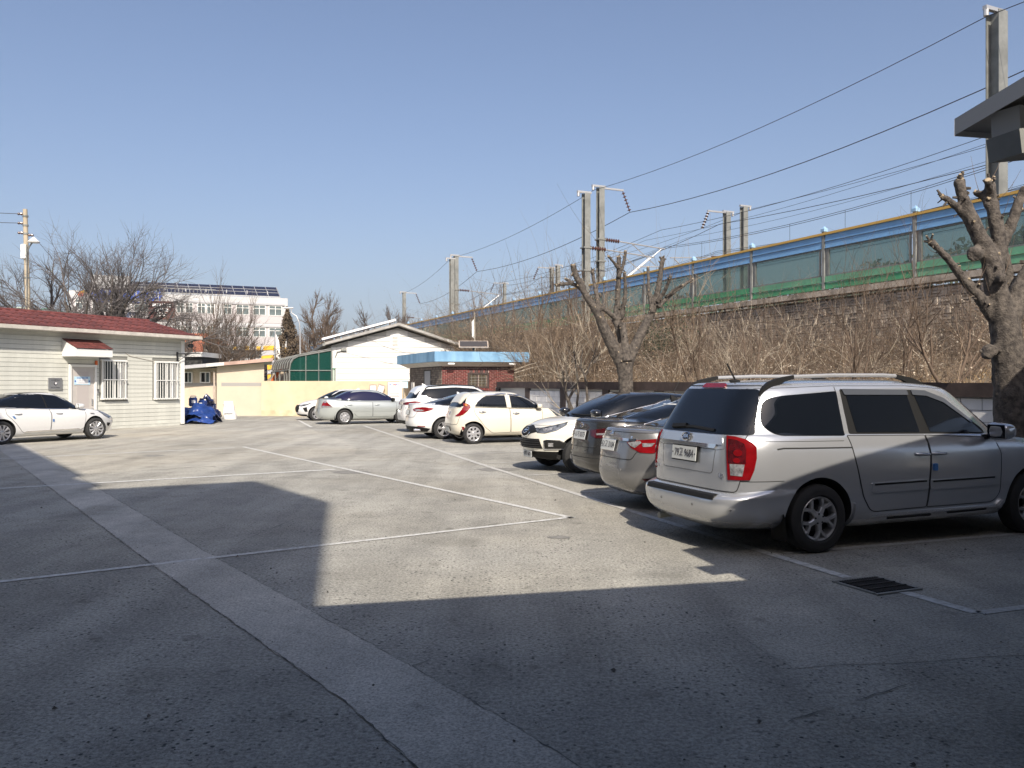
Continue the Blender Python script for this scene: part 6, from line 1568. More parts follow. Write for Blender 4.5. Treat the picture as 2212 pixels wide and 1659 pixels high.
wlamp(X1,'fog_recess',[(33,.62),(52,.62),(60,.56),(62,.47),(33,.47)],'dullblack',cx,True,.010); wlamp(X1,'fog_lamp',[(38,.58),(44,.58),(44,.51),(38,.51)],'lampclear',cx,True,.016)
for s_ in (1,-1): X1.strip('chrome_line',[(s_*33,.46),(s_*33,.62),(s_*36,.635),(s_*52,.63),(s_*60,.57),(s_*63,.465),(s_*33,.46)],'W','chrome',.022,.018,None,cx)
X1.plate('F',.06,.36,'87로 4682',.44,.13,.006,'dullblack',0.0); X1.wiper([(-.05,1.095),(-.62,1.11)],'F',.02); X1.wiper([(.6,1.095),(.05,1.11)],'F',.02)
X1.mirror(.90,1.08,'blackpaint'); p,_=X1.pos('T',-1.25,0); b=MB(); b.cbox((p.x,0,p.z+.01),(.1,.05,.03),.01); b.tube([(p.x,0,p.z+.02),(p.x-.14,0,p.z+.24)],.007,6); b.build('antenna',M['dullblack'],X1.t)
X1.strip('bonnet_gap',[(-.74,.985),(-.70,.93),(-.45,.905),(0,.905),(.45,.905),(.70,.93),(.74,.985)],'F','seam',.008,.003)

# cream small hatchback
F,Rr=1.855,-1.745
rows=saloon_rows(F,Rr,1.595,1.50,1.20,Rr+.14,.25,-1.28,zn=.80,zc=1.02,zt=1.03,belt0=.95,belt1=1.06,roofw=.565,bot=.22,n2=4.6,nose=2.8,nrg=5.5)
wq=ground(1023.5,959.5); ax_=Vector((math.cos(CROT),math.sin(CROT))); ay_=Vector((-math.sin(CROT),math.cos(CROT)))
mc=Vector((wq.x,wq.y))+ax_*(2.385/2)+ay_*(.78)
H1=Car('small_hatchback','small cream hatchback with tall red curved tail lamps',rows,'ivory',mc,CROT,2.385,.295,.175,1.595-.19-.02,SUB,(8,))
H1.wheels(dict(n=8,w0=.085,w1=.11,hub=.075,rim=.70,mid=.50,web=.86,bolts=4),'rimsilver')
side_glass(H1,[(-1.13,1.075,.03),(.92,1.005,.03),(.62,1.20),(.28,1.355,.1),(-.30,1.40,.2),(-.80,1.375,.05),(-1.0,1.25,.1)],[(-.08,-.14,.07)],frame=None,offs_=.006)
for sd_ in ('R','L'):
    H1.strip('visor',[(-1.06,1.21),(-.83,1.40),(-.30,1.425),(-.16,1.415)],sd_,'chrome',.045,.022); H1.strip('visor',[(-.12,1.412),(.28,1.375),(.62,1.22),(.80,1.10)],sd_,'chrome',.045,.022)
    H1.strip('belt_trim',[(-1.12,1.06),(.92,.99)],sd_,'seam',.014,.006)
    H1.door(sd_,fil([(-1.16,1.045,.05),(-.09,1.01),(-.07,.32),(-.62,.31,.06),(-.85,.48,.1),(-1.15,.88,.08)],.02),(-.92,.91)); H1.door(sd_,fil([(-.07,1.01),(.95,.97),(.93,.50,.1),(.82,.33,.06),(-.05,.32)],.02),(.10,.86))
cx=Rr+.75
H1.patch('rear_window',fil([(-.62,1.055,.04),(.62,1.055,.04),(.50,1.375,.04),(-.50,1.375,.04)],.04),'B','carglass',.008)
H1.patch('spoiler',fil([(-1.52,-.50),(-1.52,.50),(-1.20,.54),(-1.20,-.54)],.08),'T','ivory',.03,rim=.03)
tl=wlamp(H1,'taillight',[(36,.80),(44,.79),(54,.84),(64,.96),(69,1.04),(67,1.12),(60,1.16),(51,1.17),(53,1.08),(50,.98),(44,.88)],'lampred',cx,off=.016); wlamp(H1,'amber_lens',[(55,1.15),(60,1.14),(62,1.08),(57,1.09)],'lampamber',cx,off=.021)
H1.strip('hatch_gap',fil([(-.60,.56,.06),(.60,.56,.06),(.62,.80),(.66,1.03),(-.66,1.03),(-.62,.80)],.03),'B','seam',.011,.004,None,0,True)
H1.plate('B',0,.42,'',.40,.13,.006); H1.badge('B',0,.87,'kia',.05)
wlamp(H1,'reflector',[(52,.50),(57,.50),(58,.40),(53,.40)],'lampred',cx,off=.012); wlamp(H1,'reflector_housing',[(51,.60),(58,.60),(59,.37),(52,.37)],'ivory',cx,off=.006)
H1.patch('windshield',fil([(-.58,1.05,.05),(.58,1.05,.05),(.50,1.42,.05),(-.50,1.42,.05)],.05),'F','carglass',.006)
wlamp(H1,'headlight',[(24,.72),(40,.78),(60,.95),(66,.99),(54,.80),(36,.68)],'headlamp',F-.9,True); H1.mirror(.78,1.01,'ivory',(.12,.21,.15))
H1.strip('shoulder_crease',[(-1.60,.80),(-.5,.845),(.9,.86)],'R','ivory',.012,.004); p,_=H1.pos('T',-1.0,0); b=MB(); b.tube([(p.x,0,p.z),(p.x-.12,0,p.z+.12)],.009,6); b.build('antenna',M['dullblack'],H1.t)

# white saloon beyond the hatchback
F,Rr=2.22,-2.34
rows=saloon_rows(F,Rr,1.78,1.435,1.15,-1.72,.42,-.70,zn=.74,zc=.97,zt=1.10,belt0=.92,belt1=1.03,roofw=.56,n2=3.5)
wq=ground(960,949); kc=Vector((wq.x,wq.y))+ax_*(2.70/2)+ay_*.87
K1=Car('white_saloon','white saloon with dark lower bumper parked between the cream hatchback and the white estate',rows,'whitep',kc,CROT,2.70,.325,.21,1.78-.22-.02,SUB,(8,))
K1.wheels(dict(n=5,twin=.17,w0=.04,w1=.055,hub=.07,rim=.68),'rimsilver')
side_glass(K1,[(-1.60,1.075,.02),(1.0,.975,.02),(.55,1.20),(.22,1.34,.1),(-.4,1.385,.2),(-.92,1.335,.2),(-1.38,1.19,.1)],[(-.02,-.12,.035),(-1.10,.15,.02)])
for sd_ in ('R','L'):
    K1.strip('chrome_line',[(-1.68,1.065),(-1.64,1.09),(-1.38,1.21),(-.95,1.36),(-.4,1.407)],sd_,'chrome',.018,.008); K1.strip('chrome_line',[(-1.66,1.055),(.9,.955)],sd_,'chrome',.018,.008)
    K1.door(sd_,fil([(-1.25,1.02),(-.02,.96),(-.02,.33),(-.80,.32,.05),(-1.05,.60,.1),(-1.20,.80)],.02),(-.98,.88)); K1.door(sd_,fil([(.0,.96),(1.02,.93),(1.0,.45,.1),(.9,.33,.05),(.0,.33)],.02),(.18,.84))
cx=Rr+.9
wlamp(K1,'taillight',[(26,.93),(36,.985),(52,1.0),(68,.985),(76,.955),(66,.90),(54,.855),(40,.855),(30,.88)],'lampred',cx); wlamp(K1,'clear_lens',[(30,.925),(42,.935),(54,.905),(48,.87),(36,.88)],'lampclear',cx,off=.017)
K1.patch('rear_window',fil([(-.60,1.12,.05),(.60,1.12,.05),(.48,1.37,.05),(-.48,1.37,.05)],.05),'B','carglass',.006); K1.patch('windshield',fil([(-.64,1.01,.05),(.64,1.01,.05),(.52,1.37,.05),(-.52,1.37,.05)],.05),'F','carglass',.006)
K1.strip('boot_gap',fil([(-.50,.68,.06),(.50,.68,.06),(.56,.84),(.64,1.07),(-.64,1.07),(-.56,.84)],.03),'B','seam',.011,.004,None,0,True)
K1.plate('B',0,.82,'',.42,.14,.006); K1.badge('B',0,1.0,'kia',.045); K1.fin(-.62,None,.08); K1.patch('lower_bumper',[(180-58,.235),(180+58,.235),(180+66,.33),(180+40,.40),(180-40,.40),(180-66,.33)],'W','dullblack',.010,None,cx); wlamp(K1,'reflector',[(40,.42),(56,.41),(55,.385),(42,.395)],'lampred',cx,off=.012)
b=MB(); 
for s_ in (-1,1): b.tube([(Rr+.10,s_*.55,.29),(Rr+.3,s_*.55,.29)],.045,12)
b.build('exhaust',M['chrome'],K1.t); K1.mirror(.82,.99)

# white sport utility estate
F,Rr=2.29,-2.41
rows=saloon_rows(F,Rr,1.88,1.68,1.30,Rr+.30,.35,-1.72,zn=.90,zc=1.13,zt=1.17,belt0=1.07,belt1=1.19,roofw=.63,bot=.26,n2=4.4,nose=2.9,zs=1.12,nrg=5.0)
E1=Car('white_estate','tall white sport utility car with slim red lamps parked beside the pale silver saloon',rows,'whitep',place((-4.05,29.75),Rr,CROT),CROT,2.70,.36,.235,1.88-.24-.02,SUB,(8,),low=.42)
E1.wheels(dict(n=5,twin=.18,w0=.045,w1=.06,hub=.07,rim=.66),'rimsilver')
side_glass(E1,[(-1.78,1.36,.08),(-1.35,1.22,.1),(1.1,1.145,.02),(.62,1.36),(.22,1.53,.1),(-.5,1.585,.2),(-1.60,1.52,.05)],[(-.05,-.12,.035),(-1.12,.12,.03)])
for sd_ in ('R','L'):
    E1.strip('chrome_line',[(-1.86,1.36),(-1.40,1.20),(1.0,1.12)],sd_,'chrome',.018,.008)
    E1.door(sd_,fil([(-1.20,1.18),(-.05,1.14),(-.05,.46),(-.78,.44,.05),(-1.05,.72,.1)],.02),(-.98,1.02)); E1.door(sd_,fil([(-.03,1.14),(1.05,1.10),(1.02,.55,.1),(.9,.46,.05),(-.03,.46)],.02),(.15,.98))
    sg=-1 if sd_=='R' else 1; y=sg*.60; P=[(x,y,E1.pos('T',x,y)[0].z+h) for x,h in ((-1.62,.0),(-1.5,.045),(-.6,.05),(.2,.045),(.32,.0))]; MB().tube(P,.018,8).build('roof_rail',M['dullblack'],E1.t)
cx=Rr+.9
wlamp(E1,'taillight',[(20,1.03),(34,1.075),(56,1.11),(74,1.10),(62,1.03),(40,.985),(24,.985)],'lampred',cx); wlamp(E1,'dark_lens',[(22,1.02),(34,1.05),(36,1.01),(24,.995)],'lampdark',cx,off=.017)
E1.patch('rear_window',fil([(-.66,1.21,.05),(.66,1.21,.05),(.54,1.57,.05),(-.54,1.57,.05)],.05),'B','carglass',.006); E1.patch('spoiler',fil([(-1.96,-.55),(-1.96,.55),(-1.6,.58),(-1.6,-.58)],.06),'T','whitep',.028,rim=.03)
E1.patch('windshield',fil([(-.68,1.17,.05),(.68,1.17,.05),(.56,1.60,.05),(-.56,1.60,.05)],.05),'F','carglass',.006)
E1.plate('B',0,.90,'',.44,.15,.006); E1.badge('B',0,1.10,'h',.045); E1.lettering('B',-.58,.88,'VGT',.06); E1.fin(-1.5,None,.09); E1.mirror(.95,1.16)
wlamp(E1,'reflector',[(44,.53),(56,.54),(56,.49),(45,.48)],'lampred',cx,off=.01); wlamp(E1,'exhaust',[(46,.33),(60,.34),(58,.28),(47,.28)],'dullblack',cx,off=.02)

# pale silver saloon seen from the side
F,Rr=2.20,-2.30; NR=R(26)
rows=saloon_rows(F,Rr,1.71,1.475,1.18,-1.62,.35,-.95,zn=.72,zc=.97,zt=1.08,belt0=.95,belt1=1.0,roofw=.55,n2=3.8,nose=2.8)
wq=ground(745,917.3); bx_=Vector((math.cos(NR),math.sin(NR))); by_=Vector((-math.sin(NR),math.cos(NR)))
N1_=Car('pale_silver_saloon','pale greenish silver saloon with triangular red lamp, side on before the yellow wall',rows,'greensilver',Vector((wq.x,wq.y))+bx_*(2.535/2)+by_*.84,NR,2.535,.318,.19,1.71-.20-.02,SUB,(8,))
N1_.wheels(dict(n=8,w0=.07,w1=.09,hub=.085,rim=.66,web=.80),mat and 'rimsilver')
side_glass(N1_,[(-1.40,1.02,.06),(1.0,.975,.03),(.62,1.18),(.22,1.345,.1),(-.35,1.41,.2),(-.95,1.345,.2),(-1.25,1.17,.1)],[(-.05,-.10,.05),(-.95,.06,.014)],frame='greensilver',glass='blueglass')
for sd_ in ('R','L'):
    N1_.door(sd_,fil([(-1.42,.99,.05),(-.06,.955),(-.06,.32),(-.72,.32,.06),(-.92,.52,.1),(-1.25,.80,.05)],.02),(-1.05,.83),'greensilver'); N1_.door(sd_,fil([(-.04,.955),(1.02,.93),(1.0,.45,.1),(.88,.33,.05),(-.04,.32)],.02),(.14,.82),'greensilver')
    for a,b_ in ((-.88,-.10),(-.02,.95)): N1_.patch('side_moulding',fil([(a,.55),(b_,.55),(b_,.62),(a,.62)],.02),sd_,'greensilver',.014,rim=.02)
    N1_.strip('arch_lip',[(-1.27+.405*math.cos(t),.33+.405*math.sin(t)) for t in np.linspace(-.1,3.24,16)],sd_,'greensilver',.05,.012)
cx=Rr+.9
wlamp(N1_,'taillight',[(33,.735),(64,.735),(60,.80),(52,.90),(44,1.0),(38,.99),(33,.86)],'lampred',cx); wlamp(N1_,'clear_lens',[(34,.80),(60,.785),(62,.745),(34,.745)],'lampclear',cx,off=.017); wlamp(N1_,'clear_lens',[(39,.985),(44,.985),(47,.93),(38,.92)],'lampclear',cx,off=.017)
N1_.patch('rear_window',fil([(-.56,1.09,.05),(.56,1.09,.05),(.46,1.40,.05),(-.46,1.40,.05)],.05),'B','blueglass',.006); N1_.patch('windshield',fil([(-.62,1.0,.05),(.62,1.0,.05),(.52,1.40,.05),(-.52,1.40,.05)],.05),'F','blueglass',.006)
N1_.plate('B',0,.60,'',.40,.13,.006); N1_.mirror(.85,.99,'dullblack',(.10,.2,.14)); N1_.strip('boot_gap',fil([(-.56,.70,.05),(.56,.70,.05),(.58,1.05),(-.58,1.05)],.03),'B','seam',.01,.004,None,0,True)
for sg in (-1,1): b=MB(); b.add([(-1.66,sg*.64,.15),(-1.66,sg*.83,.15),(-1.69,sg*.83,.36),(-1.69,sg*.64,.36)],[(0,1,2,3)]); b.build('mud_flap',M['dullblack'],N1_.t)

# white liftback nose out behind it
F,Rr=2.23,-2.24; IR=R(20)+math.pi
rows=saloon_rows(F,Rr,1.82,1.47,1.25,-1.95,.35,-.85,zn=.74,zc=.99,zt=1.14,belt0=.93,belt1=1.06,roofw=.56,n2=3.8,nose=2.9)
wq=ground(684,909); ix=Vector((math.cos(IR),math.sin(IR))); iy=Vector((-math.sin(IR),math.cos(IR)))
I1=Car('white_liftback','white liftback with black grille facing out behind the pale silver saloon',rows,'whitep',Vector((wq.x,wq.y))-ix*(2.70/2)-iy*.86,IR,2.70,.32,.205,1.82-.215-.02,SUB,(8,))
I1.wheels(dict(n=5,y=.28,w0=.07,w1=.04,hub=.08,rim=.66),'rimsilver')
side_glass(I1,[(-1.55,1.09,.03),(1.05,.985,.02),(.58,1.21),(.22,1.365,.1),(-.4,1.42,.2),(-1.2,1.30,.1)],[(-.02,-.12,.035)])
cx=F-1.0
I1.patch('windshield',fil([(-.68,1.02,.05),(.68,1.02,.05),(.52,1.40,.05),(-.52,1.40,.05)],.05),'F','carglass',.006)
I1.patch('grille',[(-22,.40),(22,.40),(28,.56),(26,.73),(-26,.73),(-28,.56)],'W','dullblack',.010,None,cx,.05)
wlamp(I1,'headlight',[(25,.70),(38,.75),(56,.80),(66,.86),(62,.80),(50,.715),(34,.665)],'headlamp',cx,True,.014); wlamp(I1,'air_intake',[(40,.60),(52,.64),(54,.42),(46,.42)],'dullblack',cx,True,.010); wlamp(I1,'lamp_cell',[(30,.715),(38,.735),(38,.705),(32,.69)],'lampclear',cx,True,.019)
wlamp(I1,'taillight',[(30,.95),(50,1.0),(66,1.05),(60,.94),(40,.88)],'lampred',Rr+.9); I1.patch('rear_window',fil([(-.60,1.15,.05),(.60,1.15,.05),(.48,1.38,.05),(-.48,1.38,.05)],.05),'B','carglass',.006)
I1.patch('chin',[(-50,.215),(50,.215),(48,.29),(0,.31),(-48,.29)],'W','dullblack',.008,None,cx); I1.fin(-.7,None,.08); I1.mirror(.85,1.0); I1.wiper([(.6,1.03),(.02,1.04)],'F',.02)

# white saloon by the house
F,Rr=2.39,-2.52; w0=ground(6,961); w1_=ground(207.6,948.6); GR=math.atan2((w1_-w0).y,(w1_-w0).x)
gx=Vector((math.cos(GR),math.sin(GR))); gy=Vector((-math.sin(GR),math.cos(GR)))
rows=saloon_rows(F,Rr,1.86,1.475,1.22,-1.85,.36,-.80,zn=.72,zc=.965,zt=1.08,belt0=.93,belt1=1.02,roofw=.575,n2=3.6,nose=2.7)
mid=(w0+w1_)/2
D1=Car('white_saloon','white saloon with multi spoke wheels parked before the clapboard house',rows,'whitep',Vector((mid.x,mid.y))+gy*.90,GR,2.845,.333,.22,1.86-.23-.02,SUB,(8,))
D1.wheels(dict(n=10,w0=.042,w1=.075,hub=.075,rim=.70),'rimsilver')
side_glass(D1,[(-1.78,1.06,.03),(1.08,.975,.02),(.62,1.19),(.25,1.355,.1),(-.4,1.42,.2),(-1.0,1.355,.2),(-1.5,1.19,.1)],[(-.10,-.18,.02)])
for sd_ in ('R','L'):
    D1.strip('chrome_line',[(-1.85,1.05),(-.1,.985),(1.0,.95)],sd_,'chrome',.014,.008)
    D1.door(sd_,fil([(-1.30,1.01),(-.06,.965),(-.02,.85),(-.04,.33),(-.84,.32,.06),(-1.05,.60,.1),(-1.30,.86,.05)],.02),(-.98,.86),'whitep'); D1.door(sd_,fil([(-.04,.965),(1.06,.94),(1.10,.80,.04),(1.03,.36,.1),(.92,.33,.05),(-.02,.33),(.0,.85)],.02),(.22,.84),'whitep')
    D1.patch('sill_trim',fil([(-.82,.30),(.95,.33),(.85,.375),(-.75,.36)],.02),sd_,'chrome',.012)
    D1.patch('foam_guard',fil([(.015,.60),(.06,.60),(.06,.68),(.015,.68)],.01),sd_,'foam',.02); D1.patch('foam_guard',fil([(-1.10,.73),(-1.05,.73),(-1.10,.80),(-1.15,.80)],.01),sd_,'foam',.02)
cx=F-1.0
wlamp(D1,'headlight',[(34,.66),(44,.74),(58,.83),(72,.90),(69,.83),(60,.72),(48,.64)],'headlamp',cx,True,.013); wlamp(D1,'lamp_cell',[(50,.735),(60,.80),(58,.74),(50,.68)],'lampclear',cx,True,.018)
D1.patch('grille',[(-22,.46),(22,.46),(24,.70),(-24,.70)],'W','dullblack',.010,None,cx,.05); wlamp(D1,'fog_recess',[(40,.48),(52,.50),(50,.40),(42,.38)],'dullblack',cx,True,.01)
D1.patch('windshield',fil([(-.68,1.0,.05),(.68,1.0,.05),(.54,1.41,.05),(-.54,1.41,.05)],.05),'F','carglass',.006); D1.patch('rear_window',fil([(-.60,1.11,.05),(.60,1.11,.05),(.50,1.41,.05),(-.50,1.41,.05)],.05),'B','carglass',.006)
D1.patch('sunroof',fil([(-.70,-.42),(-.70,.42),(.20,.42),(.20,-.42)],.05),'T','carglass',.006); D1.mirror(.88,.985,None,(.16,.22,.16)); D1.lettering('R',1.30,.80,'HYBRID',.055,'ink'); wlamp(D1,'taillight',[(24,.93),(50,.99),(64,.97),(50,.86),(28,.86)],'lampred',Rr+.9)
# ------------------------------------------------------------------ bare trees and scrub
def tubes(name, branches, m, parent=None, sides=None):
    """branches: list of (pts[K,3], rad[K]); grouped by K, vectorised"""
    groups={}
    for p,r in branches:
        sd_=sides or (7 if r[0]>.06 else (5 if r[0]>.025 else 3)); groups.setdefault((len(p),sd_),[]).append((p,r))
    V=[];Q=[];base=0
    for (K,n),L in groups.items():
        P=np.array([p for p,_ in L],float); Rr=np.array([r for _,r in L],float); Bn=len(L)
        T=np.gradient(P,axis=1); T/=np.linalg.norm(T,axis=2,keepdims=True)+1e-9
        av=T.mean(1); ref=np.zeros((Bn,3)); ref[np.arange(Bn),np.abs(av).argmin(1)]=1
        A=np.cross(T,ref[:,None,:]); A/=np.linalg.norm(A,axis=2,keepdims=True)+1e-9; Bb=np.cross(T,A)
        q=2*np.pi*np.arange(n)/n
        ring=P[:,:,None,:]+Rr[:,:,None,None]*(A[:,:,None,:]*np.cos(q)[None,None,:,None]+Bb[:,:,None,:]*np.sin(q)[None,None,:,None])
        V.append(ring.reshape(-1,3))
        idx=base+np.arange(Bn*K*n).reshape(Bn,K,n); j=np.roll(np.arange(n),-1)
        Q.append(np.stack([idx[:,:-1,:],idx[:,:-1,:][:,:,j],idx[:,1:,:][:,:,j],idx[:,1:,:]],-1).reshape(-1,4)); base+=Bn*K*n
    me=fast_mesh(name,np.concatenate(V),np.concatenate(Q)); me.shade_smooth()
    return link(name,me,m,parent)
def grow(rg, out, p, d, L, r, lv, P, r_end=None):
    K=P.get('K',6); pts=[p]; rad=[r]; q=Vector(p); d=Vector(d).normalized(); re=r*P['taper'] if lv>0 else r*.35
    for k in range(1,K):
        w_=P['wander']*(1.0 if lv>0 else 1.4)
        d=(d+Vector((rg.gauss(0,w_),rg.gauss(0,w_),rg.gauss(0,w_)))+Vector((0,0,P['up'][min(lv,len(P['up'])-1)]))).normalized()
        q=q+d*(L/(K-1)); pts.append(q.copy()); rad.append(r+(re-r)*k/(K-1))
    out.append((np.array([tuple(x) for x in pts]),np.array(rad)))
    if lv==0: return
    nch=P['n'][lv]; 
    for c in range(nch):
        t=rg.uniform(P['t0'],1.0) if c<nch-1 else 1.0
        f=t*(K-1); i=min(K-2,int(f)); a=pts[i].lerp(pts[i+1],f-i); dd=(pts[i+1]-pts[i]).normalized()
        ang=rg.uniform(*P['ang'])*(.45 if c==nch-1 else 1); ax=dd.orthogonal().normalized(); ax.rotate(Matrix.Rotation(rg.uniform(0,6.283),3,dd)); nd=dd.copy(); nd.rotate(Matrix.Rotation(ang,3,ax))
        if P.get('flat'): nd.y*=P['flat']; nd.normalize()
        rr_=(r+(re-r)*t)*rg.uniform(.55,.78); grow(rg,out,a,nd,L*rg.uniform(*P['len']),max(P.get('rmin',.004),rr_),lv-1,P)
def split_tree(t, out, rtrunk, m1, m2):
    tr=[b for b in out if b[1][0]>=rtrunk]; cr=[b for b in out if b[1][0]<rtrunk]
    tubes('trunk',tr,m1,t); 
    if cr: tubes('crown',cr,m2,t)
def bare_tree(name,label,u,v,Y,stems,P,m1,m2,seed,rt=.05,group=None,cat='tree'):
    p=at(u,v,Y); t=thing(name,label,cat,(p.x,Y,0),0,group); rg=random.Random(seed); out=[]
    for (dx,dy,dz,L,r,lv,z0) in stems: grow(rg,out,Vector((0,0,z0)),(dx,dy,dz),L,r,lv,P)
    split_tree(t,out,rt,m1,m2); return t
P1={'K':6,'taper':.62,'wander':.10,'up':[.02,.02,.0,-.01,-.005,.0],'n':[0,8,5,4,4,4],'t0':.2,'ang':(.35,.95),'len':(.56,.80),'rmin':.0062}
# two big bare trees behind the red roof
def trunked(stems): return stems
def fan(seed,n,amax,L,r,z0,lean=0.0):
    q=random.Random(seed); out=[]
    for k in range(n):
        a=R(-amax+2*amax*(k+.5)/n+q.uniform(-7,7))+lean; out.append((math.sin(a),q.uniform(-.45,.45),max(.18,math.cos(a)),L*(1-.10*abs(math.sin(a)))*q.uniform(.88,1.08),r*q.uniform(.7,1.1),4,z0+q.uniform(-.3,.5)))
    return out
bare_tree('bare_tree','wide bare grey tree with rounded twiggy crown in front of the white building',262,691,47,
  [(.05,0,1,3.4,.34,0,0)]+fan(5,8,74,3.1,.17,3.0,.12),P1,M['bark_dark'],M['bark_grey'],5,.06)
bare_tree('bare_tree','bare grey tree leaning beside the utility pole at the edge of the view',112,690,57,
  [(-.1,0,1,3.7,.36,0,0)]+fan(9,7,70,3.6,.19,3.4,.0),P1,M['bark_dark'],M['bark_grey'],11,.06)
bare_tree('bare_tree','slender bare tree with two pale stems right behind the house roof',196,690,44,
  [(-.5,0,1,4.0,.13,3,2.2),(.35,0,1,3.8,.12,3,2.2),(0,0,1,2.4,.17,0,0)],P1,M['bark'],M['bark_grey'],23,.05)
P2={'K':6,'taper':.6,'wander':.07,'up':[.04,.05,.05,.05],'n':[0,6,7,6],'t0':.15,'ang':(.25,.7),'len':(.45,.7),'rmin':.008}
rg=random.Random(31)
bare_tree('bare_shrub','dense many stemmed bare shrub standing behind the shed roof',456,770,54,
  [(rg.gauss(0,.38),rg.gauss(0,.3),1,rg.uniform(2.6,4.0),rg.uniform(.05,.08),3,1.0) for k in range(13)]+[(0,0,1,1.2,.2,0,0)],P2,M['bark_dark'],M['bark_brown'],31,.05)
bare_tree('bare_shrub','lower bare shrub with dark stems by the yellow squares of the white building',508,775,58,
  [(rg.gauss(0,.5),rg.gauss(0,.3),1,rg.uniform(1.6,2.8),rg.uniform(.05,.08),3,1.0) for k in range(7)]+[(0,0,1,1.2,.15,0,0)],P2,M['bark_dark'],M['bark_brown'],37,.05)
P3={'K':6,'taper':.62,'wander':.09,'up':[.05,.06,.06,.07,.07],'n':[0,5,6,5,4],'t0':.2,'ang':(.25,.65),'len':(.5,.75),'rmin':.017}
bare_tree('bare_tree','reddish brown bare tree beyond the gable house, behind the street lamp',690,760,82,
  [(0,0,1,4,.3,0,0),(-.25,0,1,3.6,.22,4,3.0),(.2,.1,1,3.6,.2,4,3.0),(-.6,0,.8,2.4,.15,3,2.5),(.6,0,.8,2.4,.15,3,2.5)],P3,M['bark_brown'],M['bark_brown'],41,.07)
bare_tree('bare_tree','small bushy brown tree just left of the gable roof',735,760,78,
  [(rg.gauss(0,.4),0,1,rg.uniform(2.5,3.5),.10,3,.5) for k in range(6)]+[(0,0,1,1.,.2,0,0)],P3,M['bark_brown'],M['bark_brown'],43,.07)
bare_tree('bare_tree','dark fine branched bare tree above the gable ridge beside the farthest mast',836,700,92,
  [(0,0,1,5.5,.3,0,0),(-.5,0,.8,2.6,.18,4,4.6),(.1,0,1,2.6,.2,4,4.8),(.6,0,.7,2.6,.17,4,4.6),(-.9,0,.4,2.3,.14,4,4.4)],P3,M['bark_dark'],M['bark_grey'],47,.07)
# brown conifer
def leaf_cloud(name, pts, size, m, parent=None, seed=1, thin=.5):
    r_=np.random.default_rng(seed); N=len(pts); P=np.array(pts,float)
    a=r_.normal(size=(N,3)); a/=np.linalg.norm(a,axis=1,keepdims=True); b_=r_.normal(size=(N,3)); b_-=a*(a*b_).sum(1,keepdims=True); b_/=np.linalg.norm(b_,axis=1,keepdims=True)
    s=(size*r_.uniform(.6,1.4,N))[:,None]
    V=np.stack([P-a*s,P+b_*s*thin,P+a*s,P-b_*s*thin],1).reshape(-1,3); Q=np.arange(4*N).reshape(N,4)
    return link(name,fast_mesh(name,V,Q),m,parent)
p=at(621,770,76); ct=thing('conifer','tall brown narrow conifer at the end of the white building','tree',(p.x,76,0)); H_=at(621,668,76).z
rq=np.random.default_rng(8); pts=[];br=[]
for k in range(15000):
    z=rq.uniform(.04,1)**.8; rad=1.75*(1-z**2.2)*(.75+.25*math.sin(k*.7+z*14))+.06; a=rq.uniform(0,6.283); q=rad*math.sqrt(rq.uniform(.15,1)); 
    if noise.noise(Vector((math.cos(a)*1.6,math.sin(a)*1.6,z*6)))<-.25: continue
    pts.append((q*math.cos(a),q*math.sin(a),z*H_+rq.normal()*.1))
leaf_cloud('crown',pts,.13,M['conifer'],ct,3,.35); MB().tube([(0,0,0),(0,0,H_*.9)],[.2,.04],8).build('trunk',M['bark_dark'],ct)

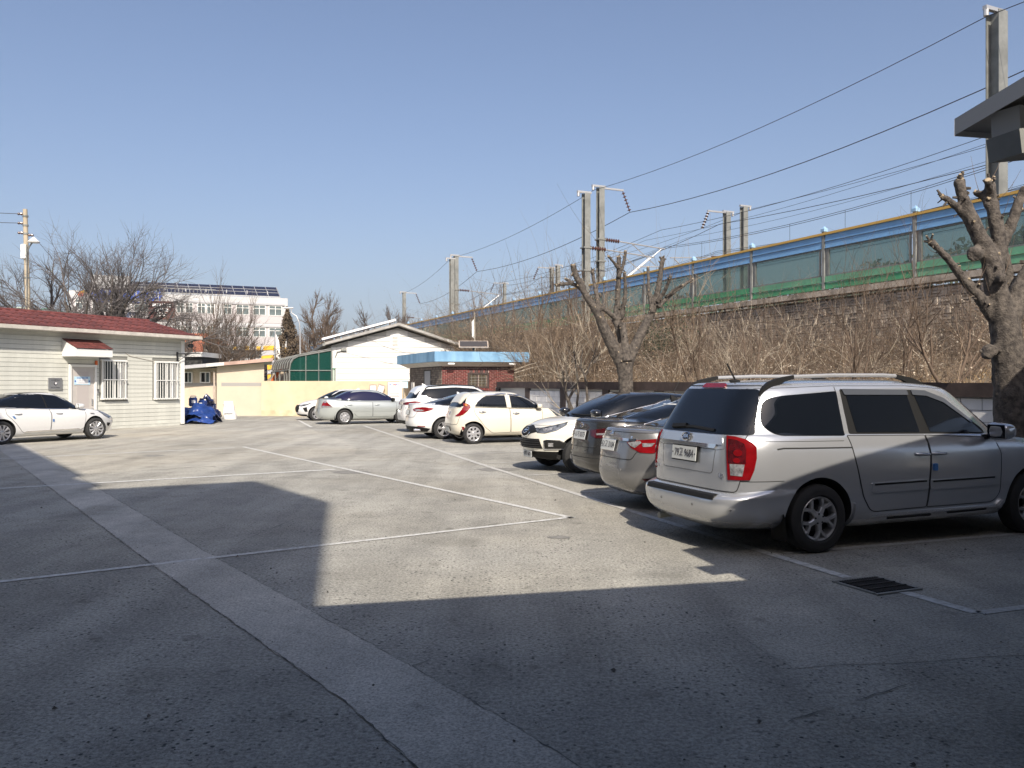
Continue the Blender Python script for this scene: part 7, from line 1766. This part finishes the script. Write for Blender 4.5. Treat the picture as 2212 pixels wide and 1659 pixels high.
# ------------------------------------------------------------------ pruned plane trees (thick limbs with sawn stubs)
def pruned(label, Y, conv, k, limbs, seed, ends, twig=0, vox=.028):
    rg=random.Random(seed); b0=conv(*limbs[0][0][:2]); base=at(*b0,Y); t=thing('pruned_tree',label,'tree',(base.x,Y,0))
    org=Vector((base.x,Y,0)); mb=MB(); cuts=MB(); spur=MB(); tws=[]
    for L in limbs:
        depth=rg.uniform(-1,1)*.5; P=[];Rd=[]
        for i,q in enumerate(L):
            yo=L[0][3] if len(L[0])>3 else 0; ye=L[-1][3] if len(L[-1])>3 else yo
            y=yo+(ye-yo)*i/max(1,len(L)-1)
            u,v=conv(q[0],q[1]); P.append(at(u,v,Y+y)-org); Rd.append(q[2]*k)
        # resample smoothly with little knobs
        PP=[];RR=[]; n=len(P); cum=[0]
        for i in range(1,n): cum.append(cum[-1]+(P[i]-P[i-1]).length)
        m_=max(6,int(cum[-1]/.07))
        for s in range(m_+1):
            d=cum[-1]*s/m_; i=0
            while i<n-2 and cum[i+1]<d: i+=1
            f=(d-cum[i])/(cum[i+1]-cum[i]); a=P[max(0,i-1)];b_=P[i];c=P[i+1];e=P[min(n-1,i+2)]
            q=.5*((2*b_)+(c-a)*f+(2*a-5*b_+4*c-e)*f*f+(3*b_-a-3*c+e)*f**3)
            r_=Rd[i]+(Rd[i+1]-Rd[i])*f
            PP.append(q); RR.append(r_*(1+.05*noise.noise(q*3))*(1.12 if s>m_-2 and r_<.16 else 1))
        mb.tube(PP,RR,12)
        if L[-1][-1]=='c' or True:
            d=(PP[-1]-PP[-2]).normalized()
            if L is not limbs[0] and (len(L)>3 or L[-1][2]*k<.05): 
                e=PP[-1]+d*.012; cuts.tube([e-d*.03,e+d*.004],RR[-1]*.7,9)
        for _ in range(int(cum[-1]*9) if L is not limbs[0] else 3):   # sawn knobs along the limb
            i=rg.randrange(1,len(PP)-1); d=Vector((rg.gauss(0,1),rg.gauss(0,1),rg.gauss(0,1)+.4)).normalized(); r_=RR[i]; q=PP[i]+d*r_*.6
            rk=min(.022,r_*rg.uniform(.12,.3)); L_=rg.uniform(.02,.09); spur.tube([PP[i],q,q+d*(r_*.4+L_)],[rk*1.4,rk*1.2,rk*.8],7); cuts.tube([q+d*(r_*.4+L_-.01),q+d*(r_*.4+L_+.004)],rk*.75,7) if rg.random()<.5 else None
            if rg.random()<.5: e=q+d*(r_*.4+.10); 
            if rg.random()<twig: 
                tws.append((np.array([tuple(q+d*(s*.07)+Vector((0,0,.012*s*s))) for s in range(6)]),np.linspace(.006,.002,6)))
        if L is not limbs[0] and len(L)>3:
            for _ in range(8):
                i=rg.randrange(max(1,len(PP)-5),len(PP)); dd=(PP[-1]-PP[-3]).normalized(); d=(dd*.9+Vector((rg.gauss(0,.6),rg.gauss(0,.6),rg.gauss(0,.6)))).normalized(); r_=RR[i]; q=PP[i]+d*r_*.7; L_=rg.uniform(.03,.11); rk=min(.028,r_*rg.uniform(.25,.45)); spur.tube([PP[i],q,q+d*L_],[rk*1.3,rk*1.1,rk*.85],7)
                if rg.random()<.6: cuts.tube([q+d*(L_-.01),q+d*(L_+.004)],rk*.8,7)
        for _ in range(int(cum[-1]*1.3) if L is not limbs[0] else 1):   # pale sawn scars
            i=rg.randrange(1,len(PP)-1); d=Vector((rg.gauss(0,1),-abs(rg.gauss(0,1)),rg.gauss(0,.6))).normalized(); r_=RR[i]; rk=min(.026,r_*rg.uniform(.14,.32)); q=PP[i]+d*(r_*.95); cuts.tube([q,q+d*.03],rk,7)
    o=mb.build('trunk',M['bark'],t)
    md=o.modifiers.new('r','REMESH'); md.mode='VOXEL'; md.voxel_size=vox; md.use_smooth_shade=True
    dg=bpy.context.evaluated_depsgraph_get(); me=bpy.data.meshes.new_from_object(o.evaluated_get(dg)); o.modifiers.clear(); o.data=me
    co=np.empty(len(me.vertices)*3); me.vertices.foreach_get('co',co); co=co.reshape(-1,3); no=np.empty(len(me.vertices)*3); me.vertices.foreach_get('normal',no); no=no.reshape(-1,3)
    dsp=np.array([.014*noise.noise(Vector(c)*7)+.009*noise.noise(Vector((c[0]*16,c[1]*16,c[2]*9))) for c in co]); co+=no*dsp[:,None]; me.vertices.foreach_set('co',co.ravel()); me.update(); me.shade_smooth()
    if not me.materials: me.materials.append(M['bark'])
    tag(spur.build('spur',M['bark'],t,50),kind='stuff'); tag(cuts.build('sawn_end',M['cut'],t),kind='stuff')
    if tws: tubes('shoot',tws,M['bark_brown'],t)
    return t
c5=lambda x,y:(1042.3+.3472*x,329.2+.3472*y)
k5=.3472*23.5/FPX
L5=[[(893,1700,46,0),(893,1480,45,0),(888,1380,47,0),(882,1310,56,0)],
 [(880,1330,48,0),(800,1180,40,-.1),(745,1070,33,0),(720,1010,27,0),(650,900,21,0),(590,790,17,0),(562,700,15,-.5)],
 [(700,980,20,0),(640,880,14,0),(560,820,11,0),(462,826,10,-.4)],[(655,905,16,0),(600,840,11,0),(515,785,9,.5)],[(725,1010,20,0),(712,900,14,0),(698,830,12,0),(683,738,11,.5)],
 [(640,890,14,0),(620,800,10,.0),(556,760,8,.3)],
 [(880,1320,40,.15),(868,1180,27,.2),(850,1100,25,.2),(830,1040,24,.2),(838,960,19,.2),(846,800,16,.2),(848,648,13,.3)],[(846,780,13,.2),(878,690,10,.2),(889,612,10,.1)],[(844,720,12,.2),(812,680,9,.2),(783,646,9,.0)],
 [(860,1040,17,.2),(884,930,12,.1),(888,840,10,.1),(884,748,10,.0)],[(835,1040,20,.2),(790,1000,15,.1),(735,965,13,0)],[(895,1300,38,-.15),(882,1160,24,-.1),(868,1060,20,0)],
 [(900,1310,42,0),(960,1180,31,0),(1010,1080,28,0),(1060,980,23,0),(1098,820,17,0),(1122,655,14,.2)],[(1058,1000,17,0),(1036,860,11,.1),(1030,715,9,.4)],[(1090,930,17,0),(1140,850,12,-.1),(1172,765,11,-.4)],[(1090,960,16,0),(1190,870,12,.1),(1306,788,9,.3)],[(1140,900,10,0),(1200,850,8,-.1),(1245,825,8,-.2)]]
pruned('middle pruned tree with a fan of sawn off limbs rising behind the two tone crossover',23.5,c5,k5,L5,3,[],.35,.024)
c6=lambda x,y:(1920+.397*x,274.3+.397*y)
k6=.397*12.5/FPX
L6=[[(690,2250,98,0),(680,1750,92,0),(668,1600,88,0),(655,1300,84,0),(632,1100,76,0),(610,1000,62,0)],
 [(620,1050,66,0),(595,940,60,0),(572,800,55,0),(545,700,46,0),(480,570,41,0),(430,450,33,0),(395,360,28,0),(385,285,27,-.1)],[(440,520,26,0),(385,450,21,0),(340,410,18,0),(286,374,15,-.2)],
 [(580,800,45,0),(600,640,38,0),(578,500,36,0),(560,400,32,0),(548,305,24,0)],[(545,430,24,0),(520,385,20,0),(468,352,16,.1)],[(560,360,20,0),(548,330,20,0),(540,290,18,-.2)],
 [(640,1130,62,0),(690,940,52,.1),(740,830,48,.1),(820,690,38,.2),(890,540,28,.2)],[(600,660,36,.1),(655,560,29,.1),(700,430,25,.1),(745,330,20,0)],
 [(570,1040,34,0),(490,925,30,0),(405,825,25,0),(330,730,20,0),(275,670,16,0),(226,625,16,-.2)],[(560,1230,46,-.05),(540,1215,34,-.1),(528,1260,20,-.1)],[(470,690,44,-.05),(462,700,30,-.15)],[(625,960,34,.3),(652,840,26,.3),(640,720,22,.3),(615,600,18,.3)],[(600,820,30,-.1),(622,828,20,-.32)]]
pruned('thick grey pruned tree at the edge of the view just beyond the minivan bonnet',12.5,c6,k6,L6,5,[],.2,.026)
c7=lambda x,y:(1124.6+.186*x,740.6+.186*y)
def stem_tree(label,Y,conv,k,stems,seed,m):
    b0=conv(*stems[0][0][:2]); base=at(*b0,Y); t=thing('small_tree',label,'tree',(base.x,Y,0)); org=Vector((base.x,Y,0)); rg=random.Random(seed); trunk=MB(); out=[]
    for L in stems:
        P=[at(*conv(q[0],q[1]),Y)-org for q in L]; Rd=[q[2]*k for q in L]
        if L is stems[0] or L[0][1]>600: P=[Vector((P[0].x+.05,0,0))]+P; Rd=[Rd[0]]+Rd
        trunk.tube(P,Rd,8)
        for _ in range(4):
            i=rg.randrange(max(1,len(P)-3),len(P)); f=rg.random(); a=P[i-1].lerp(P[i],f); grow(rg,out,a,(rg.gauss(0,.6),rg.gauss(0,.5),rg.uniform(.3,1)),rg.uniform(.7,1.4),Rd[i]*.5,1,P2)
    trunk.build('trunk',M['bark'],t,60); tubes('crown',out,m,t)
stem_tree('small crooked tree with several dark stems before the white wall panels',26,c7,.0027,[[(590,760,22),(540,640,20),(510,540,15),(495,420,11),(490,330,8)],[(560,650,17),(620,540,15),(660,480,13),(662,380,9),(640,250,8),(620,100,6)],[(655,700,14),(672,560,13),(660,490,11)],[(775,650,15),(765,500,14),(745,380,13),(700,280,13),(705,180,10),(720,80,8)],[(760,370,9),(800,260,9),(840,190,7),(880,40,5)],[(800,260,8),(850,180,6),(905,140,5)]],3,M['bark_pale'])

# ------------------------------------------------------------------ scrub on the slope
def slope_z(s,n_):
    t=min(1,max(0,(n_-wn)/(-.1-wn))); z=.75+2.0*t**.8
    if s>42: z*=max(.15,1-(s-42)/25)
    return z
def twigs(N, srange, nrange, hrange, spread, K=6, r0=.008, seed=1, droop=.0, dens=None, sub=2):
    rg=np.random.default_rng(seed); S=rg.uniform(*srange,N); Nn=rg.uniform(*nrange,N); keep=np.ones(N,bool)
    xy=BP[0]+BD[0]*S+BN[0]*Nn, BP[1]+BD[1]*S+BN[1]*Nn; ok=np.where(xy[1]>60,True,np.where(xy[1]>45,xy[0]/xy[1]>-.05,xy[0]/xy[1]>.012)); S=S[ok];Nn=Nn[ok]
    if dens is not None: keep=np.array([dens(s,n_)>rg.random() for s,n_ in zip(S,Nn)]); S=S[keep];Nn=Nn[keep]
    N=len(S); ncl=max(1,N//9)
    ci=rg.integers(0,ncl,N); cs=S[:ncl][ci]; cn=Nn[:ncl][ci]; S=cs+rg.normal(0,.16,N); Nn=cn+rg.normal(0,.16,N)
    hc=np.array([.55+.9*abs(noise.noise(Vector((a*.33,b_*.5,seed*3.))))*1.6 for a,b_ in zip(S,Nn)])
    H=rg.uniform(*hrange,N)*hc
    base=np.array([tuple(B(s,n_,slope_z(s,n_)-.05)) for s,n_ in zip(S,Nn)])
    d=np.stack([rg.normal(0,spread,N),rg.normal(0,spread,N),np.ones(N)],1); d/=np.linalg.norm(d,axis=1,keepdims=True)
    br=[]
    def curve(base,d,H,r):
        n_=len(base); P=np.zeros((n_,K,3)); P[:,0]=base; dd=d.copy()
        for k in range(1,K):
            dd=dd+rg.normal(0,.16,(n_,3)); dd[:,2]-=droop*k/K*2; dd/=np.linalg.norm(dd,axis=1,keepdims=True); P[:,k]=P[:,k-1]+dd*(H/(K-1))[:,None]
        return P, r[:,None]*np.linspace(1,.3,K)[None]
    r=r0*rg.uniform(.6,1.5,N); P,Rr=curve(base,d,H,r); allP=[P];allR=[Rr]
    for q in range(sub):
        k=rg.integers(1,K-1,N); b2=P[np.arange(N),k]; d2=(P[np.arange(N),k+1]-P[np.arange(N),k]); d2/=np.linalg.norm(d2,axis=1,keepdims=True)+1e-9; d2=d2+rg.normal(0,.55,(N,3)); d2/=np.linalg.norm(d2,axis=1,keepdims=True)
        p2,r2=curve(b2,d2,H*rg.uniform(.3,.6,N),r*.6); allP.append(p2); allR.append(r2)
    P=np.concatenate(allP); Rr=np.concatenate(allR); return P,Rr
def scrub(name,label,m,P,Rr):
    o=tubes(name,list(zip(P,Rr)),m,None,3); return tag(o,label,'scrub',kind='stuff')
nr=(wn+.1,-.3)
P_,R_=twigs(6200,(-8,46),nr,(.5,1.55),.45,6,.008,1,.10,None,2); scrub('thicket','tangled brown leafless scrub covering the railway slope',M['bark_brown'],P_,R_)
P_,R_=twigs(2600,(-8,46),nr,(.6,1.75),.5,6,.008,2,.14,None,2); scrub('thicket','tan leafless stems tangled through the slope scrub',M['bark_tan'],P_,R_)
tp=P_[::2,-1]
P_,R_=twigs(900,(-8,44),nr,(1.2,2.6),.55,7,.010,3,.05,None,2); scrub('thicket','pale arching canes standing out of the slope scrub',M['bark_pale'],P_,R_)
# tall scrub toward the far end, hiding the lower barrier
P_,R_=twigs(4200,(9,52),(wn*.75,-.4),(2.4,4.8),.32,7,.011,4,.05,lambda s,n_: min(1,max(.05,(s-6)/14)),3); scrub('tall_thicket','tall tan scrub reaching up to the noise barrier above the brick hut',M['bark_brown'],P_,R_)
tp2=np.concatenate([P_[:,-1],P_[:,-2],P_[::2,-3]])
P_,R_=twigs(2600,(10,52),(wn*.8,-.4),(2.4,4.8),.38,7,.010,14,.05,None,3); scrub('tall_thicket','paler tall stems among the scrub above the brick hut',M['bark_tan'],P_,R_)
P_,R_=twigs(900,(-6,12),(wn*.55,-.4),(1.5,3.1),.36,7,.006,21,.05,None,3); scrub('thicket','thin brown wisps standing in front of the block retaining wall',M['bark_brown'],P_,R_)
# dead leaves still hanging
rq=np.random.default_rng(5); idx=rq.integers(0,len(tp2),26000); pts=tp2[idx]+rq.normal(0,.22,(26000,3))
tag(leaf_cloud('dry_leaves',pts,.028,M['deadleaf'],None,6,.6),'pale dead leaves hanging in the tall scrub','leaves',kind='stuff')
idx=rq.integers(0,len(tp),9000); pts=tp[idx]+rq.normal(0,.2,(9000,3))
tag(leaf_cloud('dry_leaves',pts,.026,M['bark_pale'],None,7,.6),'dry leaf scraps in the low scrub','leaves',kind='stuff')
# dry grass along the foot of the slope
P_,R_=twigs(16000,(-8,46),(wn+.05,wn*.45),(.25,.75),.5,4,.006,8,.35,lambda s,n_: min(1,max(.1,1-(n_-wn)/(-wn*.6))),0); tag(scrub('dry_grass','golden dry grass along the foot of the slope above the boundary wall',M['drygrass'],P_,R_),cat='grass')
# leafy evergreen patch in the scrub
pts=[]
for k in range(1600): 
    q=np.array(tuple(B(10.5,-3.0,slope_z(10.5,-3)+1.2)))+rq.normal(0,1,3)*np.array((.7,.6,.5)); pts.append(q)
o=leaf_cloud('evergreen_bush',pts,.05,M['evergreen'],None,9,.5); tag(o,'small dark green bush in the brown scrub right of the middle pruned tree','bush')
# single shrubs and saplings one can pick out
P4={'K':7,'taper':.55,'wander':.08,'up':[.03,.05,.07,.08],'n':[0,4,4,5],'t0':.15,'ang':(.25,.7),'len':(.45,.7),'rmin':.0035}
sh_=[('bare_sapling','thin upright bare sapling rising before the far glass panes',1112,790,44,4.6,.05,[(0,0)]),('bare_sapling','forked bare sapling above the blue hut roof, before the barrier',1080,790,46,5.6,.06,[(-.25,0),(.1,0)]),
('bare_sapling','bare sapling left of the pair of steel masts',1232,760,36,4.6,.05,[(-.1,0),(.2,0)]),('bare_sapling','wispy bare sapling right of the middle pruned tree against the green panels',1625,780,24,3.0,.03,[(-.2,0),(.15,0)]),
('bare_sapling','tall wispy sapling against the glass near the thick pruned tree',1850,780,19.5,3.0,.03,[(.15,0),(-.25,0),(.02,.1)]),('bare_sapling','dark crooked sapling low in the scrub beside the thick pruned tree',2050,790,18,2.3,.05,[(-.7,0),(.5,0)]),
('bare_sapling','arching sapling whose tips reach above the yellow cap near the thick pruned tree',1955,770,20.5,3.6,.028,[(-.1,0),(.25,0)]),('bare_sapling','bare sapling standing left of the forked one by the gable eave',1035,770,50,4.8,.06,[(-.3,0),(.3,0)]),('bare_sapling','bare sapling in front of the far masts across the tracks',1160,770,42,5.4,.06,[(-.2,0),(.25,0),(.05,.2)]),
('bare_sapling','pale bare sapling in the scrub under the third visible barrier post',1500,780,25,3.4,.04,[(.2,0),(-.15,.1)])]
for i,(nm,lb,u,v,Y,hh,r_,st) in enumerate(sh_):
    p=at(u,v,Y); d=Vector((p.x,Y,0))-BP; zb=slope_z(d.dot(BD),min(-.3,d.dot(BN))); t=thing(nm,lb,'sapling',(p.x,Y,zb-.1),0,'bare saplings on the slope'); rg=random.Random(100+i); out=[]
    for a,b_ in st: grow(rg,out,Vector((0,0,0)),(a,b_,1),hh*.62,r_,3,P4)
    split_tree(t,out,r_*.9,M['bark_brown'],M['bark_brown'])
# bamboo canes leaning out beside the hut
for i,(u0,v0,u1,v1,lb) in enumerate(((1112,800,1170,781,'uppermost'),(1112,806,1178,789,'middle'),(1113,816,1160,808,'lowest'))):
    a,b_=at(u0,v0,37.5),at(u1,v1,36.8); o=MB().tube([a,a.lerp(b_,.5)+Vector((0,0,.04)),b_],[.035,.03,.02],6).build('cane',M['bark_pale']); tag(o,lb+' of the three pale canes sticking out beside the brick hut','cane','canes beside the hut')
# far trees on the hill behind the barrier
pts=[];pe=[]
for i in range(150):
    s=rq.uniform(0,1); u=1400+s*900; Y=rq.uniform(120,170); p=at(u,700,Y); h=rq.uniform(4,7); gz=8+14*min(1,max(0,(p.x-34)/54)); 
    tgt=pe if rq.random()<.45 else pts
    for k in range(140): 
        q=rq.normal(size=3); q/=np.linalg.norm(q); q*=rq.uniform(.3,1)**.5; tgt.append((p.x+q[0]*h*.45,Y+q[1]*h*.45,gz+h*.55+q[2]*h*.5))
tag(leaf_cloud('far_wood',pts,.55,M['bark_brown'],None,10,.15),'brown winter wood on the hill behind the noise barrier','wood',kind='stuff')
tag(leaf_cloud('far_wood',pe,.5,M['evergreen'],None,11,.5),'dark green trees on the hill seen through the barrier glass','wood',kind='stuff')
# distant brown treeline behind the gable house and the white building
pts=[]
for i in range(90):
    u=rq.uniform(590,800); Y=rq.uniform(150,200); p=at(u,700,Y); h=rq.uniform(7,12)*(1 if u<790 else .7)
    for k in range(120): q=rq.normal(size=3)*.36; pts.append((p.x+q[0]*h*.5,Y+q[1]*h*.5,h*.55+q[2]*h*.6))
tag(leaf_cloud('far_treeline',pts,.45,M['bark_brown'],None,12,.12),'brown distant treeline between the white building and the gable house','wood',kind='stuff')

# ------------------------------------------------------------------ winter haze
hz=MB(); hz.box((0,1480,133),(6000,3200,268)); hm=bpy.data.materials.new('haze'); hm.use_nodes=True; hn=hm.node_tree; hn.nodes.remove(hn.nodes['Principled BSDF'])
pv=hn.nodes.new('ShaderNodeVolumePrincipled'); pv.inputs['Color'].default_value=(.75,.85,1,1); pv.inputs['Density'].default_value=.0002
hn.links.new(pv.outputs[0],hn.nodes['Material Output'].inputs['Volume'])
tag(hz.build('haze',hm),kind='stuff')
